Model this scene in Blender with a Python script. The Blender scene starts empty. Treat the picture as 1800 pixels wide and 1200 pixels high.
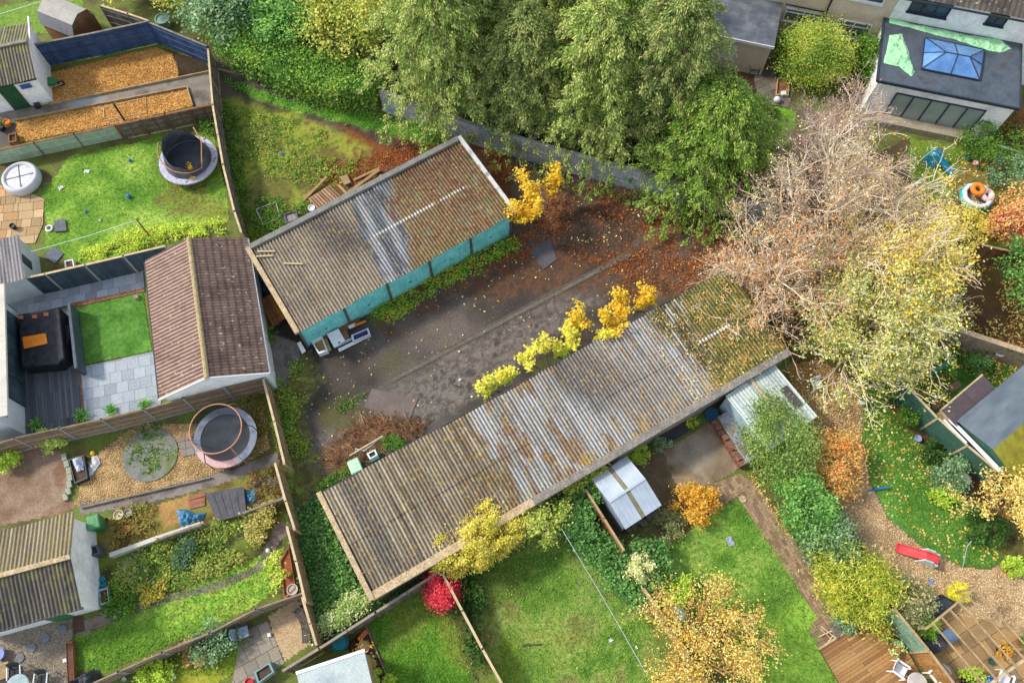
import bpy, math, random
import numpy as np
from mathutils import Vector
random.seed(7); RNG = np.random.default_rng(11)
S = bpy.context.scene; COL = S.collection

# ------------------------------------------------------------------ camera, sky, sun, exposure
CAM_H, FPX, NADIR = 40.0, 1450.0, 1213.0          # camera height (m), focal length and plumb point of the 1800x1200 photo
TILT = math.atan2(FPX, NADIR - 600.0)              # camera pitch below the horizon
cd = bpy.data.cameras.new('camera'); cam = bpy.data.objects.new('camera', cd); COL.objects.link(cam)
cam.location = (0, 0, CAM_H); cam.rotation_euler = (math.pi / 2 - TILT, 0, 0)
cd.sensor_width = 36; cd.lens = 36 * FPX / 1800; cd.clip_end = 2000; S.camera = cam
SUN_EL = math.radians(42); SUND = Vector((-0.90, 0.25, 0)).normalized() * math.cos(SUN_EL) + Vector((0, 0, math.sin(SUN_EL)))
w = bpy.data.worlds.new('World'); S.world = w; w.use_nodes = True
sky = w.node_tree.nodes.new('ShaderNodeTexSky'); sky.sky_type = 'NISHITA'; sky.sun_disc = False
sky.sun_elevation = SUN_EL; sky.sun_rotation = math.atan2(SUND.x, SUND.y); sky.dust_density = 1.0
bg = w.node_tree.nodes['Background']; bg.inputs[1].default_value = 0.15
hs = w.node_tree.nodes.new('ShaderNodeHueSaturation'); hs.inputs['Saturation'].default_value = .55    # thin high cloud takes the blue out of the sky
w.node_tree.links.new(sky.outputs[0], hs.inputs['Color']); w.node_tree.links.new(hs.outputs[0], bg.inputs[0])
sl = bpy.data.lights.new('sun', 'SUN'); sl.energy = 1.8; sl.angle = math.radians(7); sl.color = (1, .94, .85)
so = bpy.data.objects.new('sun', sl); COL.objects.link(so); so.rotation_euler = SUND.to_track_quat('Z', 'Y').to_euler()
S.view_settings.view_transform = 'Standard'; S.view_settings.look = 'None'; S.view_settings.exposure = 1.06
S.cycles.max_bounces = 6; S.cycles.transparent_max_bounces = 8

# ------------------------------------------------------------------ photo pixel -> point of the place
_F = np.array([0, math.cos(TILT), -math.sin(TILT)]); _U = np.array([0, math.sin(TILT), math.cos(TILT)])
def ray(u, v): return np.array([1., 0, 0]) * (u - 900) + _U * (600 - v) + _F * FPX
def P(u, v, z=0.0):
    d = ray(u, v); k = (z - CAM_H) / d[2]
    return Vector((d[0] * k, d[1] * k, z))
def PX(pts, z=0.0): return [P(p[0], p[1], p[2] if len(p) > 2 else z) for p in pts]
def on_wall(A, B, u, v):                             # where the sight line meets the upright plane through A and B
    d = ray(u, v); n = np.array([-(B.y - A.y), B.x - A.x, 0])
    k = np.dot(n, np.array([A.x, A.y, 0])) / np.dot(n, d)
    return Vector((d[0] * k, d[1] * k, CAM_H + d[2] * k))
def yaw(a, b, z=0.0):
    p, q = P(*a, z), P(*b, z); return math.atan2(q.y - p.y, q.x - p.x)

# ------------------------------------------------------------------ numpy noise and polygons
def _hash(ix, iy, s):
    n = (ix * 374761393 + iy * 668265263 + s * 982451653) & 0x7fffffff
    n = ((n ^ (n >> 13)) * 1274126177) & 0x7fffffff
    return ((n ^ (n >> 16)) & 0xffff) / 65535.0
def vnoise(x, y, s=0):
    xi = np.floor(x).astype(np.int64); yi = np.floor(y).astype(np.int64); fx = x - xi; fy = y - yi
    fx = fx * fx * (3 - 2 * fx); fy = fy * fy * (3 - 2 * fy)
    a, b, c, d = _hash(xi, yi, s), _hash(xi + 1, yi, s), _hash(xi, yi + 1, s), _hash(xi + 1, yi + 1, s)
    return (a * (1 - fx) + b * fx) * (1 - fy) + (c * (1 - fx) + d * fx) * fy
def fbm(x, y, s=0, o=4):
    t = 0; a = .5; n = 0
    for i in range(o):
        t = t + a * vnoise(x * 2 ** i + 37.1 * i, y * 2 ** i + 11.7 * i, s + i); n += a; a *= .55
    return t / n
def sstep(a, b, x):
    t = np.clip((x - a) / (b - a), 0, 1); return t * t * (3 - 2 * t)
def sdf(poly, X, Y):                                 # > 0 inside
    X = np.asarray(X, float); Y = np.asarray(Y, float); dmin = np.full(X.shape, 1e9); ins = np.zeros(X.shape, bool); n = len(poly)
    for i in range(n):
        ax, ay = poly[i][0], poly[i][1]; bx, by = poly[(i + 1) % n][0], poly[(i + 1) % n][1]
        ex, ey = bx - ax, by - ay; wx, wy = X - ax, Y - ay
        t = np.clip((wx * ex + wy * ey) / (ex * ex + ey * ey + 1e-12), 0, 1)
        dmin = np.minimum(dmin, (wx - ex * t) ** 2 + (wy - ey * t) ** 2)
        c = ((ay <= Y) & (by > Y)) | ((by <= Y) & (ay > Y))
        with np.errstate(divide='ignore', invalid='ignore'):
            xi = ax + (Y - ay) / (by - ay if by != ay else 1e-12) * ex
        ins ^= c & (X < xi)
    d = np.sqrt(dmin); return np.where(ins, d, -d)
def hx(s):
    r = [int(s[i:i + 2], 16) / 255 for i in (0, 2, 4)]
    return tuple(c / 12.92 if c <= .04045 else ((c + .055) / 1.055) ** 2.4 for c in r)
def C(c): return hx(c) if isinstance(c, str) else tuple(c)
def npramp(t, cols):
    cols = np.array([C(c) for c in cols]); x = np.linspace(0, 1, len(cols))
    return np.stack([np.interp(t, x, cols[:, k]) for k in range(3)], -1)

# ------------------------------------------------------------------ materials
class G:
    def __init__(s, name, rough=.85, spec=.25, metal=0.):
        s.m = bpy.data.materials.new(name); s.m.use_nodes = True; s.t = s.m.node_tree; s.b = s.t.nodes['Principled BSDF']
        s.b.inputs['Roughness'].default_value = rough; s.b.inputs['Specular IOR Level'].default_value = spec; s.b.inputs['Metallic'].default_value = metal
    def n(s, typ, ins=None, **pr):
        k = s.t.nodes.new('ShaderNode' + typ)
        for a, v in pr.items(): setattr(k, a, v)
        for a, v in (ins or {}).items():
            if hasattr(v, 'is_output'): s.t.links.new(v, k.inputs[a])
            else: k.inputs[a].default_value = v
        return k
    def obj(s): return s.n('TexCoord').outputs['Object']
    def noise(s, scale, detail=4, vec=None, rough=.6):
        return s.n('TexNoise', {'Vector': vec or s.obj(), 'Scale': scale, 'Detail': detail, 'Roughness': rough}).outputs['Fac']
    def ramp(s, fac, cols, lo=0., hi=1.):
        k = s.n('ValToRGB', {'Fac': fac}); e = k.color_ramp.elements; n = len(cols)
        while len(e) < n: e.new(.5)
        for i, c in enumerate(cols):
            e[i].position = lo + (hi - lo) * i / max(1, n - 1); e[i].color = (*C(c), 1)
        return k.outputs['Color']
    def mix(s, f, a, b, mode='MIX'):
        k = s.n('MixRGB', blend_type=mode)
        for i, v in ((0, f), (1, a), (2, b)):
            if hasattr(v, 'is_output'): s.t.links.new(v, k.inputs[i])
            else: k.inputs[i].default_value = v if i == 0 else (*C(v), 1)
        return k.outputs[0]
    def math(s, op, a, b=0.):
        k = s.n('Math', operation=op)
        for i, v in ((0, a), (1, b)):
            if hasattr(v, 'is_output'): s.t.links.new(v, k.inputs[i])
            else: k.inputs[i].default_value = v
        return k.outputs[0]
    def grain(s, c, f, amt):                          # lighter and darker grain that keeps the hue
        k = s.n('MapRange', {0: f, 1: .32, 2: .68, 3: 1 - amt, 4: 1 + amt}, clamp=False).outputs[0]; v = s.n('VectorMath', {0: c}, operation='SCALE'); s.t.links.new(k, v.inputs['Scale']); return v.outputs[0]
    def island(s): return s.n('NewGeometry').outputs['Random Per Island']
    def attr(s): return s.n('VertexColor', layer_name='Col').outputs['Color']
    def bump(s, h, st=.3, d=.02):
        s.t.links.new(s.n('Bump', {'Height': h, 'Strength': st, 'Distance': d}).outputs[0], s.b.inputs['Normal'])
    def out(s, c): s.t.links.new(c, s.b.inputs['Base Color']); return s.m
def M(name, cols, scale=2.5, rough=.85, bump=.25, bs=25, isl=0., metal=0., spec=.25, lo=.3, hi=.7, fine=.25):
    g = G(name, rough, spec, metal); cols = [cols] if isinstance(cols, str) else list(cols)
    if len(cols) == 1: cols = cols * 2
    c = g.ramp(g.noise(scale), cols, lo, hi); f = g.noise(bs, 5)
    c = g.grain(c, f, fine)
    if isl: c = g.grain(c, g.math('ADD', g.math('MULTIPLY', g.island(), .36), .32), isl * .8)
    if bump: g.bump(f, bump)
    return g.out(c)
def VM(name, rough=.95, fine=.4, bs=9, bump=.5, d=.03, spec=.15):   # colour laid out on the mesh + fine grain
    g = G(name, rough, spec); f = g.noise(bs, 9, rough=.78)
    c = g.grain(g.attr(), f, fine); g.bump(f, bump, d); return g.out(c)
def LM(name, cols, nscale=1.6, transl=.3, k=1.0, rnd=.55):             # leaves: one tint per leaf, drifting through the crown
    g = G(name, .6, .2)
    f = g.math('ADD', g.math('MULTIPLY', g.island(), rnd), g.math('MULTIPLY', g.ramp(g.noise(nscale, 3), ['000000', 'ffffff'], .3, .7), 1 - rnd))
    c = g.ramp(f, [tuple(min(.9, x * k * 1.6) for x in C(q)) for q in cols], .08, .92); g.out(c)
    tr = g.n('BsdfTranslucent', {'Color': c}); mx = g.n('MixShader', {0: transl, 1: g.b.outputs[0], 2: tr.outputs[0]})
    g.t.links.new(mx.outputs[0], g.t.nodes['Material Output'].inputs['Surface']); return g.m

# ------------------------------------------------------------------ mesh building
def link(name, me, parent=None):
    o = bpy.data.objects.new(name, me); COL.objects.link(o)
    if parent is not None: o.parent = parent
    return o
def tag(o, label=None, cat=None, group=None, kind=None):
    for k, v in (('label', label), ('category', cat), ('group', group), ('kind', kind)):
        if v: o[k] = v
    return o
def thing(name, label, cat, loc=(0, 0, 0), yw=0., group=None):
    o = bpy.data.objects.new(name, None); COL.objects.link(o); o.empty_display_size = .2
    o.location = loc; o.rotation_euler = (0, 0, yw); return tag(o, label, cat, group)
def dup(root, loc, yw=0., label=None, scale=None):
    r = root.copy(); COL.objects.link(r); r.location = loc; r.rotation_euler = (0, 0, yw)
    if label: r['label'] = label
    if scale: r.scale = (scale,) * 3
    for ch in list(root.children):
        c = ch.copy(); COL.objects.link(c); c.parent = r
        for g in list(ch.children):
            d = g.copy(); COL.objects.link(d); d.parent = c
    return r
def np_mesh(name, V, F, mat, col=None, smooth=False):
    V = np.asarray(V, np.float32); F = np.asarray(F, np.int32); me = bpy.data.meshes.new(name); k = F.shape[1]
    me.vertices.add(len(V)); me.vertices.foreach_set('co', V.ravel())
    me.loops.add(F.size); me.loops.foreach_set('vertex_index', F.ravel())
    me.polygons.add(len(F)); me.polygons.foreach_set('loop_start', np.arange(0, F.size, k, dtype=np.int32))
    me.polygons.foreach_set('loop_total', np.full(len(F), k, np.int32))
    if smooth: me.polygons.foreach_set('use_smooth', np.ones(len(F), bool))
    me.update(calc_edges=True)
    if col is not None:
        a = me.color_attributes.new('Col', 'FLOAT_COLOR', 'POINT')
        a.data.foreach_set('color', np.concatenate([col, np.ones((len(V), 1))], 1).astype(np.float32).ravel())
    me.materials.append(mat); return me
class MB:
    def __init__(s): s.v = []; s.f = []
    def add(s, vs, fs):
        b = len(s.v); s.v += [tuple(p) for p in vs]; s.f += [tuple(i + b for i in f) for f in fs]; return s
    def hexa(s, a, b):                               # bottom ring a, top ring b
        n = len(a)
        return s.add(list(a) + list(b), [tuple(range(n - 1, -1, -1)), tuple(range(n, 2 * n))] + [(i, (i + 1) % n, n + (i + 1) % n, n + i) for i in range(n)])
    def box(s, c, d, yw=0., tilt=0., ax='y'):        # centre, full sizes, yaw, tilt
        X = np.array([[x, y, z] for z in (-.5, .5) for x, y in ((-.5, -.5), (.5, -.5), (.5, .5), (-.5, .5))]) * np.array(d)
        if tilt:
            k, q = math.cos(tilt), math.sin(tilt)
            R = np.array([[k, 0, q], [0, 1, 0], [-q, 0, k]]) if ax == 'y' else np.array([[1, 0, 0], [0, k, -q], [0, q, k]])
            X = X @ R.T
        k, q = math.cos(yw), math.sin(yw); X = X @ np.array([[k, -q, 0], [q, k, 0], [0, 0, 1]]).T + np.array(c)
        return s.hexa(X[:4], X[4:])
    def prism(s, poly, z0, z1):
        pl = [(p[0], p[1]) for p in poly]
        if sum(pl[i][0] * pl[(i + 1) % len(pl)][1] - pl[(i + 1) % len(pl)][0] * pl[i][1] for i in range(len(pl))) < 0: pl.reverse()
        return s.hexa([(*p, z0) for p in pl], [(*p, z1) for p in pl])
    def bar(s, p, q, wd, h):                         # rectangular bar from p to q
        p, q = Vector(p), Vector(q); d = (q - p).normalized(); sd = d.cross(Vector((0, 0, 1)))
        if sd.length < 1e-3: sd = Vector((1, 0, 0))
        sd.normalize(); up = sd.cross(d); a, b = sd * wd / 2, up * h / 2
        return s.hexa([p - a - b, p + a - b, p + a + b, p - a + b], [q - a - b, q + a - b, q + a + b, q - a + b])
    def tube(s, pts, r, n=6, r1=None):
        pts = [Vector(p) for p in pts]; m = len(pts); vs = []; fs = []; r1 = r if r1 is None else r1
        for i, p in enumerate(pts):
            d = (pts[min(i + 1, m - 1)] - pts[max(i - 1, 0)]).normalized(); a = d.cross(Vector((0, 0, 1)))
            if a.length < 1e-3: a = Vector((1, 0, 0))
            a.normalize(); b = d.cross(a); rr = r + (r1 - r) * i / (m - 1)
            vs += [p + (a * math.cos(t) + b * math.sin(t)) * rr for t in (2 * math.pi * j / n for j in range(n))]
        for i in range(m - 1):
            fs += [(i * n + j, i * n + (j + 1) % n, (i + 1) * n + (j + 1) % n, (i + 1) * n + j) for j in range(n)]
        return s.add(vs, fs + [tuple(range(n - 1, -1, -1)), tuple(range((m - 1) * n, m * n))])
    def lathe(s, prof, c=(0, 0, 0), n=24, sx=1., sy=1.):
        vs = []; fs = []; m = len(prof)
        for r, z in prof: vs += [(c[0] + sx * r * math.cos(2 * math.pi * j / n), c[1] + sy * r * math.sin(2 * math.pi * j / n), c[2] + z) for j in range(n)]
        for i in range(m - 1): fs += [(i * n + j, i * n + (j + 1) % n, (i + 1) * n + (j + 1) % n, (i + 1) * n + j) for j in range(n)]
        if prof[0][0] > 1e-4: fs.append(tuple(range(n - 1, -1, -1)))
        if prof[-1][0] > 1e-4: fs.append(tuple(range((m - 1) * n, m * n)))
        return s.add(vs, fs)
    def torus(s, c, R, r, n=32, k=8, sy=1., sz=1.):
        vs = [(c[0] + (R + r * math.cos(b)) * math.cos(a), c[1] + sy * (R + r * math.cos(b)) * math.sin(a), c[2] + sz * r * math.sin(b)) for a in (2 * math.pi * i / n for i in range(n)) for b in (2 * math.pi * j / k for j in range(k))]
        return s.add(vs, [(i * k + j, ((i + 1) % n) * k + j, ((i + 1) % n) * k + (j + 1) % k, i * k + (j + 1) % k) for i in range(n) for j in range(k)])
    def build(s, name, mat, parent=None, org=None, bev=0., smooth=False):
        me = bpy.data.meshes.new(name); v = s.v
        if org is not None: v = [(p[0] - org[0], p[1] - org[1], p[2] - org[2]) for p in v]
        me.from_pydata(v, [], s.f); me.update(); me.materials.append(mat)
        if smooth: me.polygons.foreach_set('use_smooth', [True] * len(me.polygons))
        o = link(name, me, parent)
        if bev: b = o.modifiers.new('bevel', 'BEVEL'); b.width = bev; b.segments = 2; b.limit_method = 'ANGLE'
        return o
def jit_grid(poly, cell, edge, seed):
    x0, x1 = min(p[0] for p in poly) - edge, max(p[0] for p in poly) + edge; y0, y1 = min(p[1] for p in poly) - edge, max(p[1] for p in poly) + edge
    nx, ny = int((x1 - x0) / cell) + 2, int((y1 - y0) / cell) + 2
    X, Y = np.meshgrid(x0 + np.arange(nx) * cell, y0 + np.arange(ny) * cell, indexing='ij'); d = sdf(poly, X, Y)
    if edge: d = d + (fbm(X * 1.3, Y * 1.3, seed) - .5) * 2 * edge
    return X, Y, d, nx, ny
def patch(name, poly, z, mat, cols, ns=.5, spots=(), edge=.1, cell=.1, seed=1, con=2.2, kind='structure', warp=0., label=None, cat=None):
    """ground sheet over a photo-traced outline; soft, uneven edge; colours laid out by noise and by spots (outline px | (u,v,r), colour, softness, strength)"""
    W = [(p.x, p.y) for p in PX(poly)]; X, Y, d, nx, ny = jit_grid(W, cell, edge, seed)
    ok = d > -cell * .2; fm = ok[:-1, :-1] & ok[1:, :-1] & ok[1:, 1:] & ok[:-1, 1:]; idx = np.arange(nx * ny).reshape(nx, ny)
    F = np.stack([idx[:-1, :-1][fm], idx[1:, :-1][fm], idx[1:, 1:][fm], idx[:-1, 1:][fm]], -1); used = np.unique(F)
    remap = np.full(nx * ny, -1); remap[used] = np.arange(len(used)); x, y = X.ravel()[used], Y.ravel()[used]
    t = np.clip((fbm(x * ns, y * ns, seed + 5, 5) - .5) * con + .5, 0, 1); c = npramp(t, cols)
    for i, sp in enumerate(spots):
        shp, sc, soft, st = sp[:4]; nz = (fbm(x * 1.1, y * 1.1, seed + 31 + i, 4) - .5)
        if isinstance(shp[0], (int, float)):
            p = P(shp[0], shp[1]); dd = shp[2] - np.hypot(x - p.x, y - p.y)
        else: dd = sdf([(q.x, q.y) for q in PX(shp)], x, y)
        wgt = (sstep(-soft, soft, dd + nz * 3.2 * soft) * st)[:, None]
        cc = npramp(np.clip((fbm(x * 2.3, y * 2.3, seed + 71 + i, 4) - .5) * 2.4 + .5, 0, 1), sc if isinstance(sc, (list, tuple)) and isinstance(sc[0], (str, tuple)) else [sc])
        c = c * (1 - wgt) + cc * wgt
    hz = (fbm(x * 2.2, y * 2.2, seed + 3, 3) - .5) * warp
    o = link(name, np_mesh(name, np.stack([x, y, np.full_like(x, z) + hz], -1), remap[F], mat, c)); tag(o, label, cat, None, kind); return o
def sheet(name, poly, z, mat, kind='structure', th=0., zpx=None):
    w3 = PX(poly, z if zpx is None else zpx); m = MB(); m.prism(w3, z - max(th, .002), z); return tag(m.build(name, mat), kind=kind)
# ------------------------------------------------------------------ foliage, branches
def unit(a): return a / (np.linalg.norm(a, axis=-1, keepdims=True) + 1e-9)
def leafq(pts, size, up=.6, asp=.6, ax=None, rs=.35, axj=.3):
    pts = np.asarray(pts, float); n = len(pts); nr = RNG.normal(size=(n, 3)); nr[:, 2] = np.abs(nr[:, 2]) + up; nr = unit(nr)
    t = RNG.normal(size=(n, 3)) if ax is None else np.asarray(ax) + RNG.normal(size=(n, 3)) * axj
    t = unit(t); b = unit(np.cross(nr, t)); L = (size * (1 + rs * RNG.uniform(-1, 1, n)))[:, None] / 2; W = L * asp
    if ax is None: t = unit(np.cross(b, nr))
    V = np.stack([pts - t * L, pts + b * W, pts + t * L, pts - b * W], 1).reshape(-1, 3)
    return V, np.arange(4 * n).reshape(-1, 4)
def leaf_obj(name, pts, size, mat, parent=None, org=None, **k):
    pts = np.asarray(pts, float)
    if org is not None: pts = pts - np.array(org)
    V, F = leafq(pts, size, **k); return link(name, np_mesh(name, V, F, mat), parent)
def clumps(c, r, n, K=60, tight=.22, low=-.35, shell=.6, rot=0.):
    d = unit(RNG.normal(size=(K * 3, 3))); d = d[d[:, 2] > low][:K]; K = len(d)
    cc = d * (shell + (1.14 - shell) * RNG.random((K, 1)))
    q = cc[RNG.integers(0, K, n)] + RNG.normal(size=(n, 3)) * tight * RNG.uniform(.6, 1.25, (K, 1))[RNG.integers(0, K, n)]
    q = q * np.array(r); k, s = math.cos(rot), math.sin(rot)
    q = np.stack([q[:, 0] * k - q[:, 1] * s, q[:, 0] * s + q[:, 1] * k, q[:, 2]], -1) + np.array(c); q[:, 2] = np.maximum(q[:, 2], .03); return q
def grow(m, p, d, L, r, lv, tips, nb=(5, 4, 4), spread=.7, up=.15, curl=.25, shr=.62, minr=.006, sides=5, flat=0.):
    """recursive limb: tapered tube with side shoots"""
    n = 5; pts = [Vector(p)]; dd = Vector(d).normalized()
    for i in range(n):
        dd = (dd + Vector(RNG.normal(size=3)) * curl * .35 + Vector((0, 0, up * .3))).normalized(); pts.append(pts[-1] + dd * L / n)
    m.tube(pts, r, max(3, sides), max(minr, r * .5)); tips.append((pts[-1], dd.copy(), lv))
    if lv >= len(nb): 
        for q in pts[2:]: tips.append((q, dd.copy(), lv))
        return
    for k in range(nb[lv]):
        t = .3 + .7 * (k + RNG.random()) / nb[lv]; i = min(n - 1, int(t * n)); q = pts[i].lerp(pts[i + 1], t * n - i)
        a = (pts[i + 1] - pts[i]).normalized(); s = Vector(RNG.normal(size=3)); s = (s - a * s.dot(a)).normalized(); s.z *= 1 - flat
        nd = (a * (1 - spread * .5) + s * spread * RNG.uniform(.7, 1.2) + Vector((0, 0, up))).normalized()
        grow(m, q, nd, L * shr * RNG.uniform(.75, 1.2), max(minr, r * .55), lv + 1, tips, nb, spread, up, curl, shr, minr, sides - 1, flat)
def bush(name, label, cat, u, v, rx, ry, h, mat, n, size, rot=0., z0=0., K=None, group=None, up=1., asp=.6, tight=.2, stem=None, low=-.5):
    c = P(u, v, z0 + h * .5); K = K or max(14, int(n / 90)); b = Vector((c.x, c.y, z0)); r = thing(name, label, cat, b, 0, group)
    pts = clumps((0, 0, h * .52), (rx, ry, h * .5), int(n * 1.25), K, tight, low, .78, rot)
    core = clumps((0, 0, h * .42), (rx * .75, ry * .75, h * .38), n // 3, K, .3, -1, .2, rot)
    leaf_obj('foliage', np.concatenate([pts, core]), size, mat, r, up=up, asp=asp)
    m = MB()
    for i in range(7):
        a = i * 2.4; m.tube([(0, 0, 0), (rx * .25 * math.cos(a), ry * .25 * math.sin(a), h * .3), (rx * .55 * math.cos(a), ry * .55 * math.sin(a), h * .62)], .025, 5, .01)
    m.build('stem', stem or bark, r); return r
def cover(name, poly, h, n, size, mat, label=None, cat=None, kind=None, group=None, K=None, tight=.25, up=.7, hvar=.6, asp=.65, edge=0., z0=0., density_noise=0., hscale=.7, dome=0., org=None):
    """clumped leaves over a traced outline, up to height h"""
    W = [(p.x, p.y) for p in PX(poly, z0)]; xs, ys = [p[0] for p in W], [p[1] for p in W]; m = 0; out = []
    K = K or max(20, n // 40); cx = RNG.uniform(min(xs), max(xs), K * 12); cy = RNG.uniform(min(ys), max(ys), K * 12); d = sdf(W, cx, cy); ok = d > edge
    if density_noise: ok &= fbm(cx * .8, cy * .8, 77) > density_noise
    cx, cy, d = cx[ok][:K], cy[ok][:K], d[ok][:K]; K = len(cx)
    top = h * (1 - hvar + hvar * fbm(cx * hscale, cy * hscale, 5))
    if dome: top = top * (1 - dome + dome * np.clip(d / dome_w(W), 0, 1) ** .5)
    i = RNG.integers(0, K, n); px, py = cx[i] + RNG.normal(size=n) * tight, cy[i] + RNG.normal(size=n) * tight
    pz = z0 + np.maximum(.02, top[i] * (1 - np.abs(RNG.normal(size=n)) * (.22 if h > .5 else .5)) + RNG.normal(size=n) * min(tight * .5, h * .3)); pts = np.stack([px, py, pz], -1)
    if h > 1.0:                                       # flanks of a tall hedge
        nb = n // 2; bx = RNG.uniform(min(xs), max(xs), nb * 8); by = RNG.uniform(min(ys), max(ys), nb * 8); db = sdf(W, bx, by); kk = (db > -.05) & (db < .35); bx, by = bx[kk][:nb], by[kk][:nb]
        pts = np.concatenate([pts, np.stack([bx, by, z0 + h * .9 * RNG.random(len(bx))], -1)])
    pts[:, 2] = np.maximum(pts[:, 2], z0 + .02)
    if kind: o = leaf_obj(name, pts, size, mat, up=up, asp=asp); return tag(o, label, cat, group, kind)
    b = (float(np.mean(xs)), float(np.mean(ys)), z0); r = thing(name, label, cat, b, 0, group); leaf_obj('foliage', pts, size, mat, r, b, up=up, asp=asp)
    m = MB()
    for j in range(0, min(K, 40), 2): m.tube([(0, 0, .02), ((cx[j] - b[0]) * .9, (cy[j] - b[1]) * .9, .03), (cx[j] - b[0] + .05, cy[j] - b[1], top[j] * .85)], .02, 4, .008)
    m.build('stem', bark, r); return r
def dome_w(W): return max(.3, min(max(p[0] for p in W) - min(p[0] for p in W), max(p[1] for p in W) - min(p[1] for p in W)) * .3)
def scatter(poly, n, z=.03, dn=0., seed=3, z0=0.):
    W = [(p.x, p.y) for p in PX(poly, z0)]; xs, ys = [p[0] for p in W], [p[1] for p in W]; x = RNG.uniform(min(xs), max(xs), n * 6); y = RNG.uniform(min(ys), max(ys), n * 6)
    ok = sdf(W, x, y) > 0
    if dn: ok &= fbm(x * .7, y * .7, seed) > dn
    x, y = x[ok][:n], y[ok][:n]; return np.stack([x, y, np.full_like(x, z) + RNG.random(len(x)) * .03], -1)

# ------------------------------------------------------------------ fences
def fence(name, label, line, h, mat, post, style='vert', pl=1.83, side=1, cap=None, base_px=False, board=.145, pw=.1, ptop=.06, cat='fence', gravel=None, bow=0.):
    W = [P(p[0], p[1], 0 if base_px else (p[2] if len(p) > 2 else h)) for p in line]; W = [Vector((p.x, p.y, 0)) for p in W]; r = thing(name, label, cat, W[0])
    for a, b in zip(W[:-1], W[1:]):
        d = b - a; L = d.length; n = max(1, round(L / pl)); d.normalize(); sd = Vector((-d.y, d.x, 0)) * side; yw = math.atan2(d.y, d.x)
        for i in range(n):
            p = a + d * (L * i / n) - W[0]; q = a + d * (L * (i + 1) / n) - W[0]; l = (q - p).length; m = MB(); z0 = .04
            hh = h * (1 + random.uniform(-.015, .015))
            if gravel: MBg = MB().box(((p + q) / 2 + Vector((0, 0, .1))), (l - pw, .05, .2), yw); MBg.build('gravel_board', gravel, r); z0 = .21
            if style == 'vert':
                k = max(3, int((l - pw) / board)); s = (l - pw) / k
                for j in range(k): m.box(p + d * (pw / 2 + s * (j + .5)) + sd * random.uniform(-.006, .006) + Vector((0, 0, (z0 + hh) / 2)), (s * .93, .022, hh - z0 + random.uniform(-.02, .01)), yw)
                for z in (.25, .6, .9): m.box((p + q) / 2 + sd * .04 + Vector((0, 0, z0 + (hh - z0) * z - .06)), (l - pw, .05, .07), yw)
            elif style == 'lap':
                k = int((hh - z0) / .13)
                for j in range(k): m.box((p + q) / 2 + Vector((0, 0, z0 + .13 * (j + .5))) + sd * (.012 if j % 2 else -.012), (l - pw, .02, .15), yw + random.uniform(-.004, .004))
                for t in (.03, .35, .65, .97): m.box(p.lerp(q, t) + sd * .035 + Vector((0, 0, (z0 + hh) / 2)), (.05, .03, hh - z0), yw)
                m.box((p + q) / 2 + Vector((0, 0, hh + .012)), (l - pw, .07, .025), yw)
            else:
                m.box((p + q) / 2 + Vector((0, 0, (z0 + hh) / 2)), (l - pw, .045, hh - z0), yw)
                for z in (.08, .5, .93): m.box((p + q) / 2 + sd * .045 + Vector((0, 0, z0 + (hh - z0) * z)), (l - pw, .045, .07), yw)
            m.build('panel', mat, r)
            if cap: MB().box((p + q) / 2 + Vector((0, 0, hh + .035)), (l, .11, .03), yw).build('cap_rail', cap, r)
        for i in range(n + 1):
            p = a + d * (L * i / n) - W[0]; MB().box(p + Vector((0, 0, (h + ptop) / 2)), (pw, pw, h + ptop), yw).build('post', post, r, bev=.008)
    return r

# ------------------------------------------------------------------ corrugated sheet roofing
def corr(name, mat, parent, L, W, zf, zb, colfn, pitch=.177, amp=.034, res=8, dy=.07, lap=.5, seed=1, sheet_w=1.06, x0=0., y0=0.):
    x = np.arange(0, L + 1e-6, pitch / res); Vs, Fs, Cs = [], [], []; b = 0
    segs = [(0, W)] if not lap else ([(0, W * lap + .1), (W * lap - .1, W)] if zb > zf else [(0, W * lap + .1), (W * lap - .1, W)])
    up = 1 if zb > zf else 0                           # the higher row laps over the lower
    for si, (a, c) in enumerate(segs):
        ny = max(2, int((c - a) / dy)); sh = np.floor(x / sheet_w).astype(int); jz = _hash(sh, sh * 0 + si, seed) * .016 - .008; je = (_hash(sh, sh * 0 + si + 9, seed) - .5) * .09
        T = np.linspace(0, 1, ny)[None, :]; Y = (a - .12 * (si == 0)) + je[:, None] + (c - a + .12 * (si == 0)) * T; X = np.repeat(x[:, None], ny, 1)
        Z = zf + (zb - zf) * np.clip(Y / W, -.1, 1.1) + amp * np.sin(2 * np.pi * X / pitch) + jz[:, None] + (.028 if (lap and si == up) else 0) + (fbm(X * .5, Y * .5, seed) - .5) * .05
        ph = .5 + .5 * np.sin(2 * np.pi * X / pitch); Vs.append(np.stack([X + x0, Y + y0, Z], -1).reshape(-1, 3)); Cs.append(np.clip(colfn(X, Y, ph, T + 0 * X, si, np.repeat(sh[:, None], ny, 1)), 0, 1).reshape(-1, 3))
        id = np.arange(X.size).reshape(X.shape) + b; b += X.size; Fs.append(np.stack([id[:-1, :-1], id[1:, :-1], id[1:, 1:], id[:-1, 1:]], -1).reshape(-1, 4))
    return link(name, np_mesh(name, np.concatenate(Vs), np.concatenate(Fs), mat, np.concatenate(Cs), True), parent)
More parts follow.
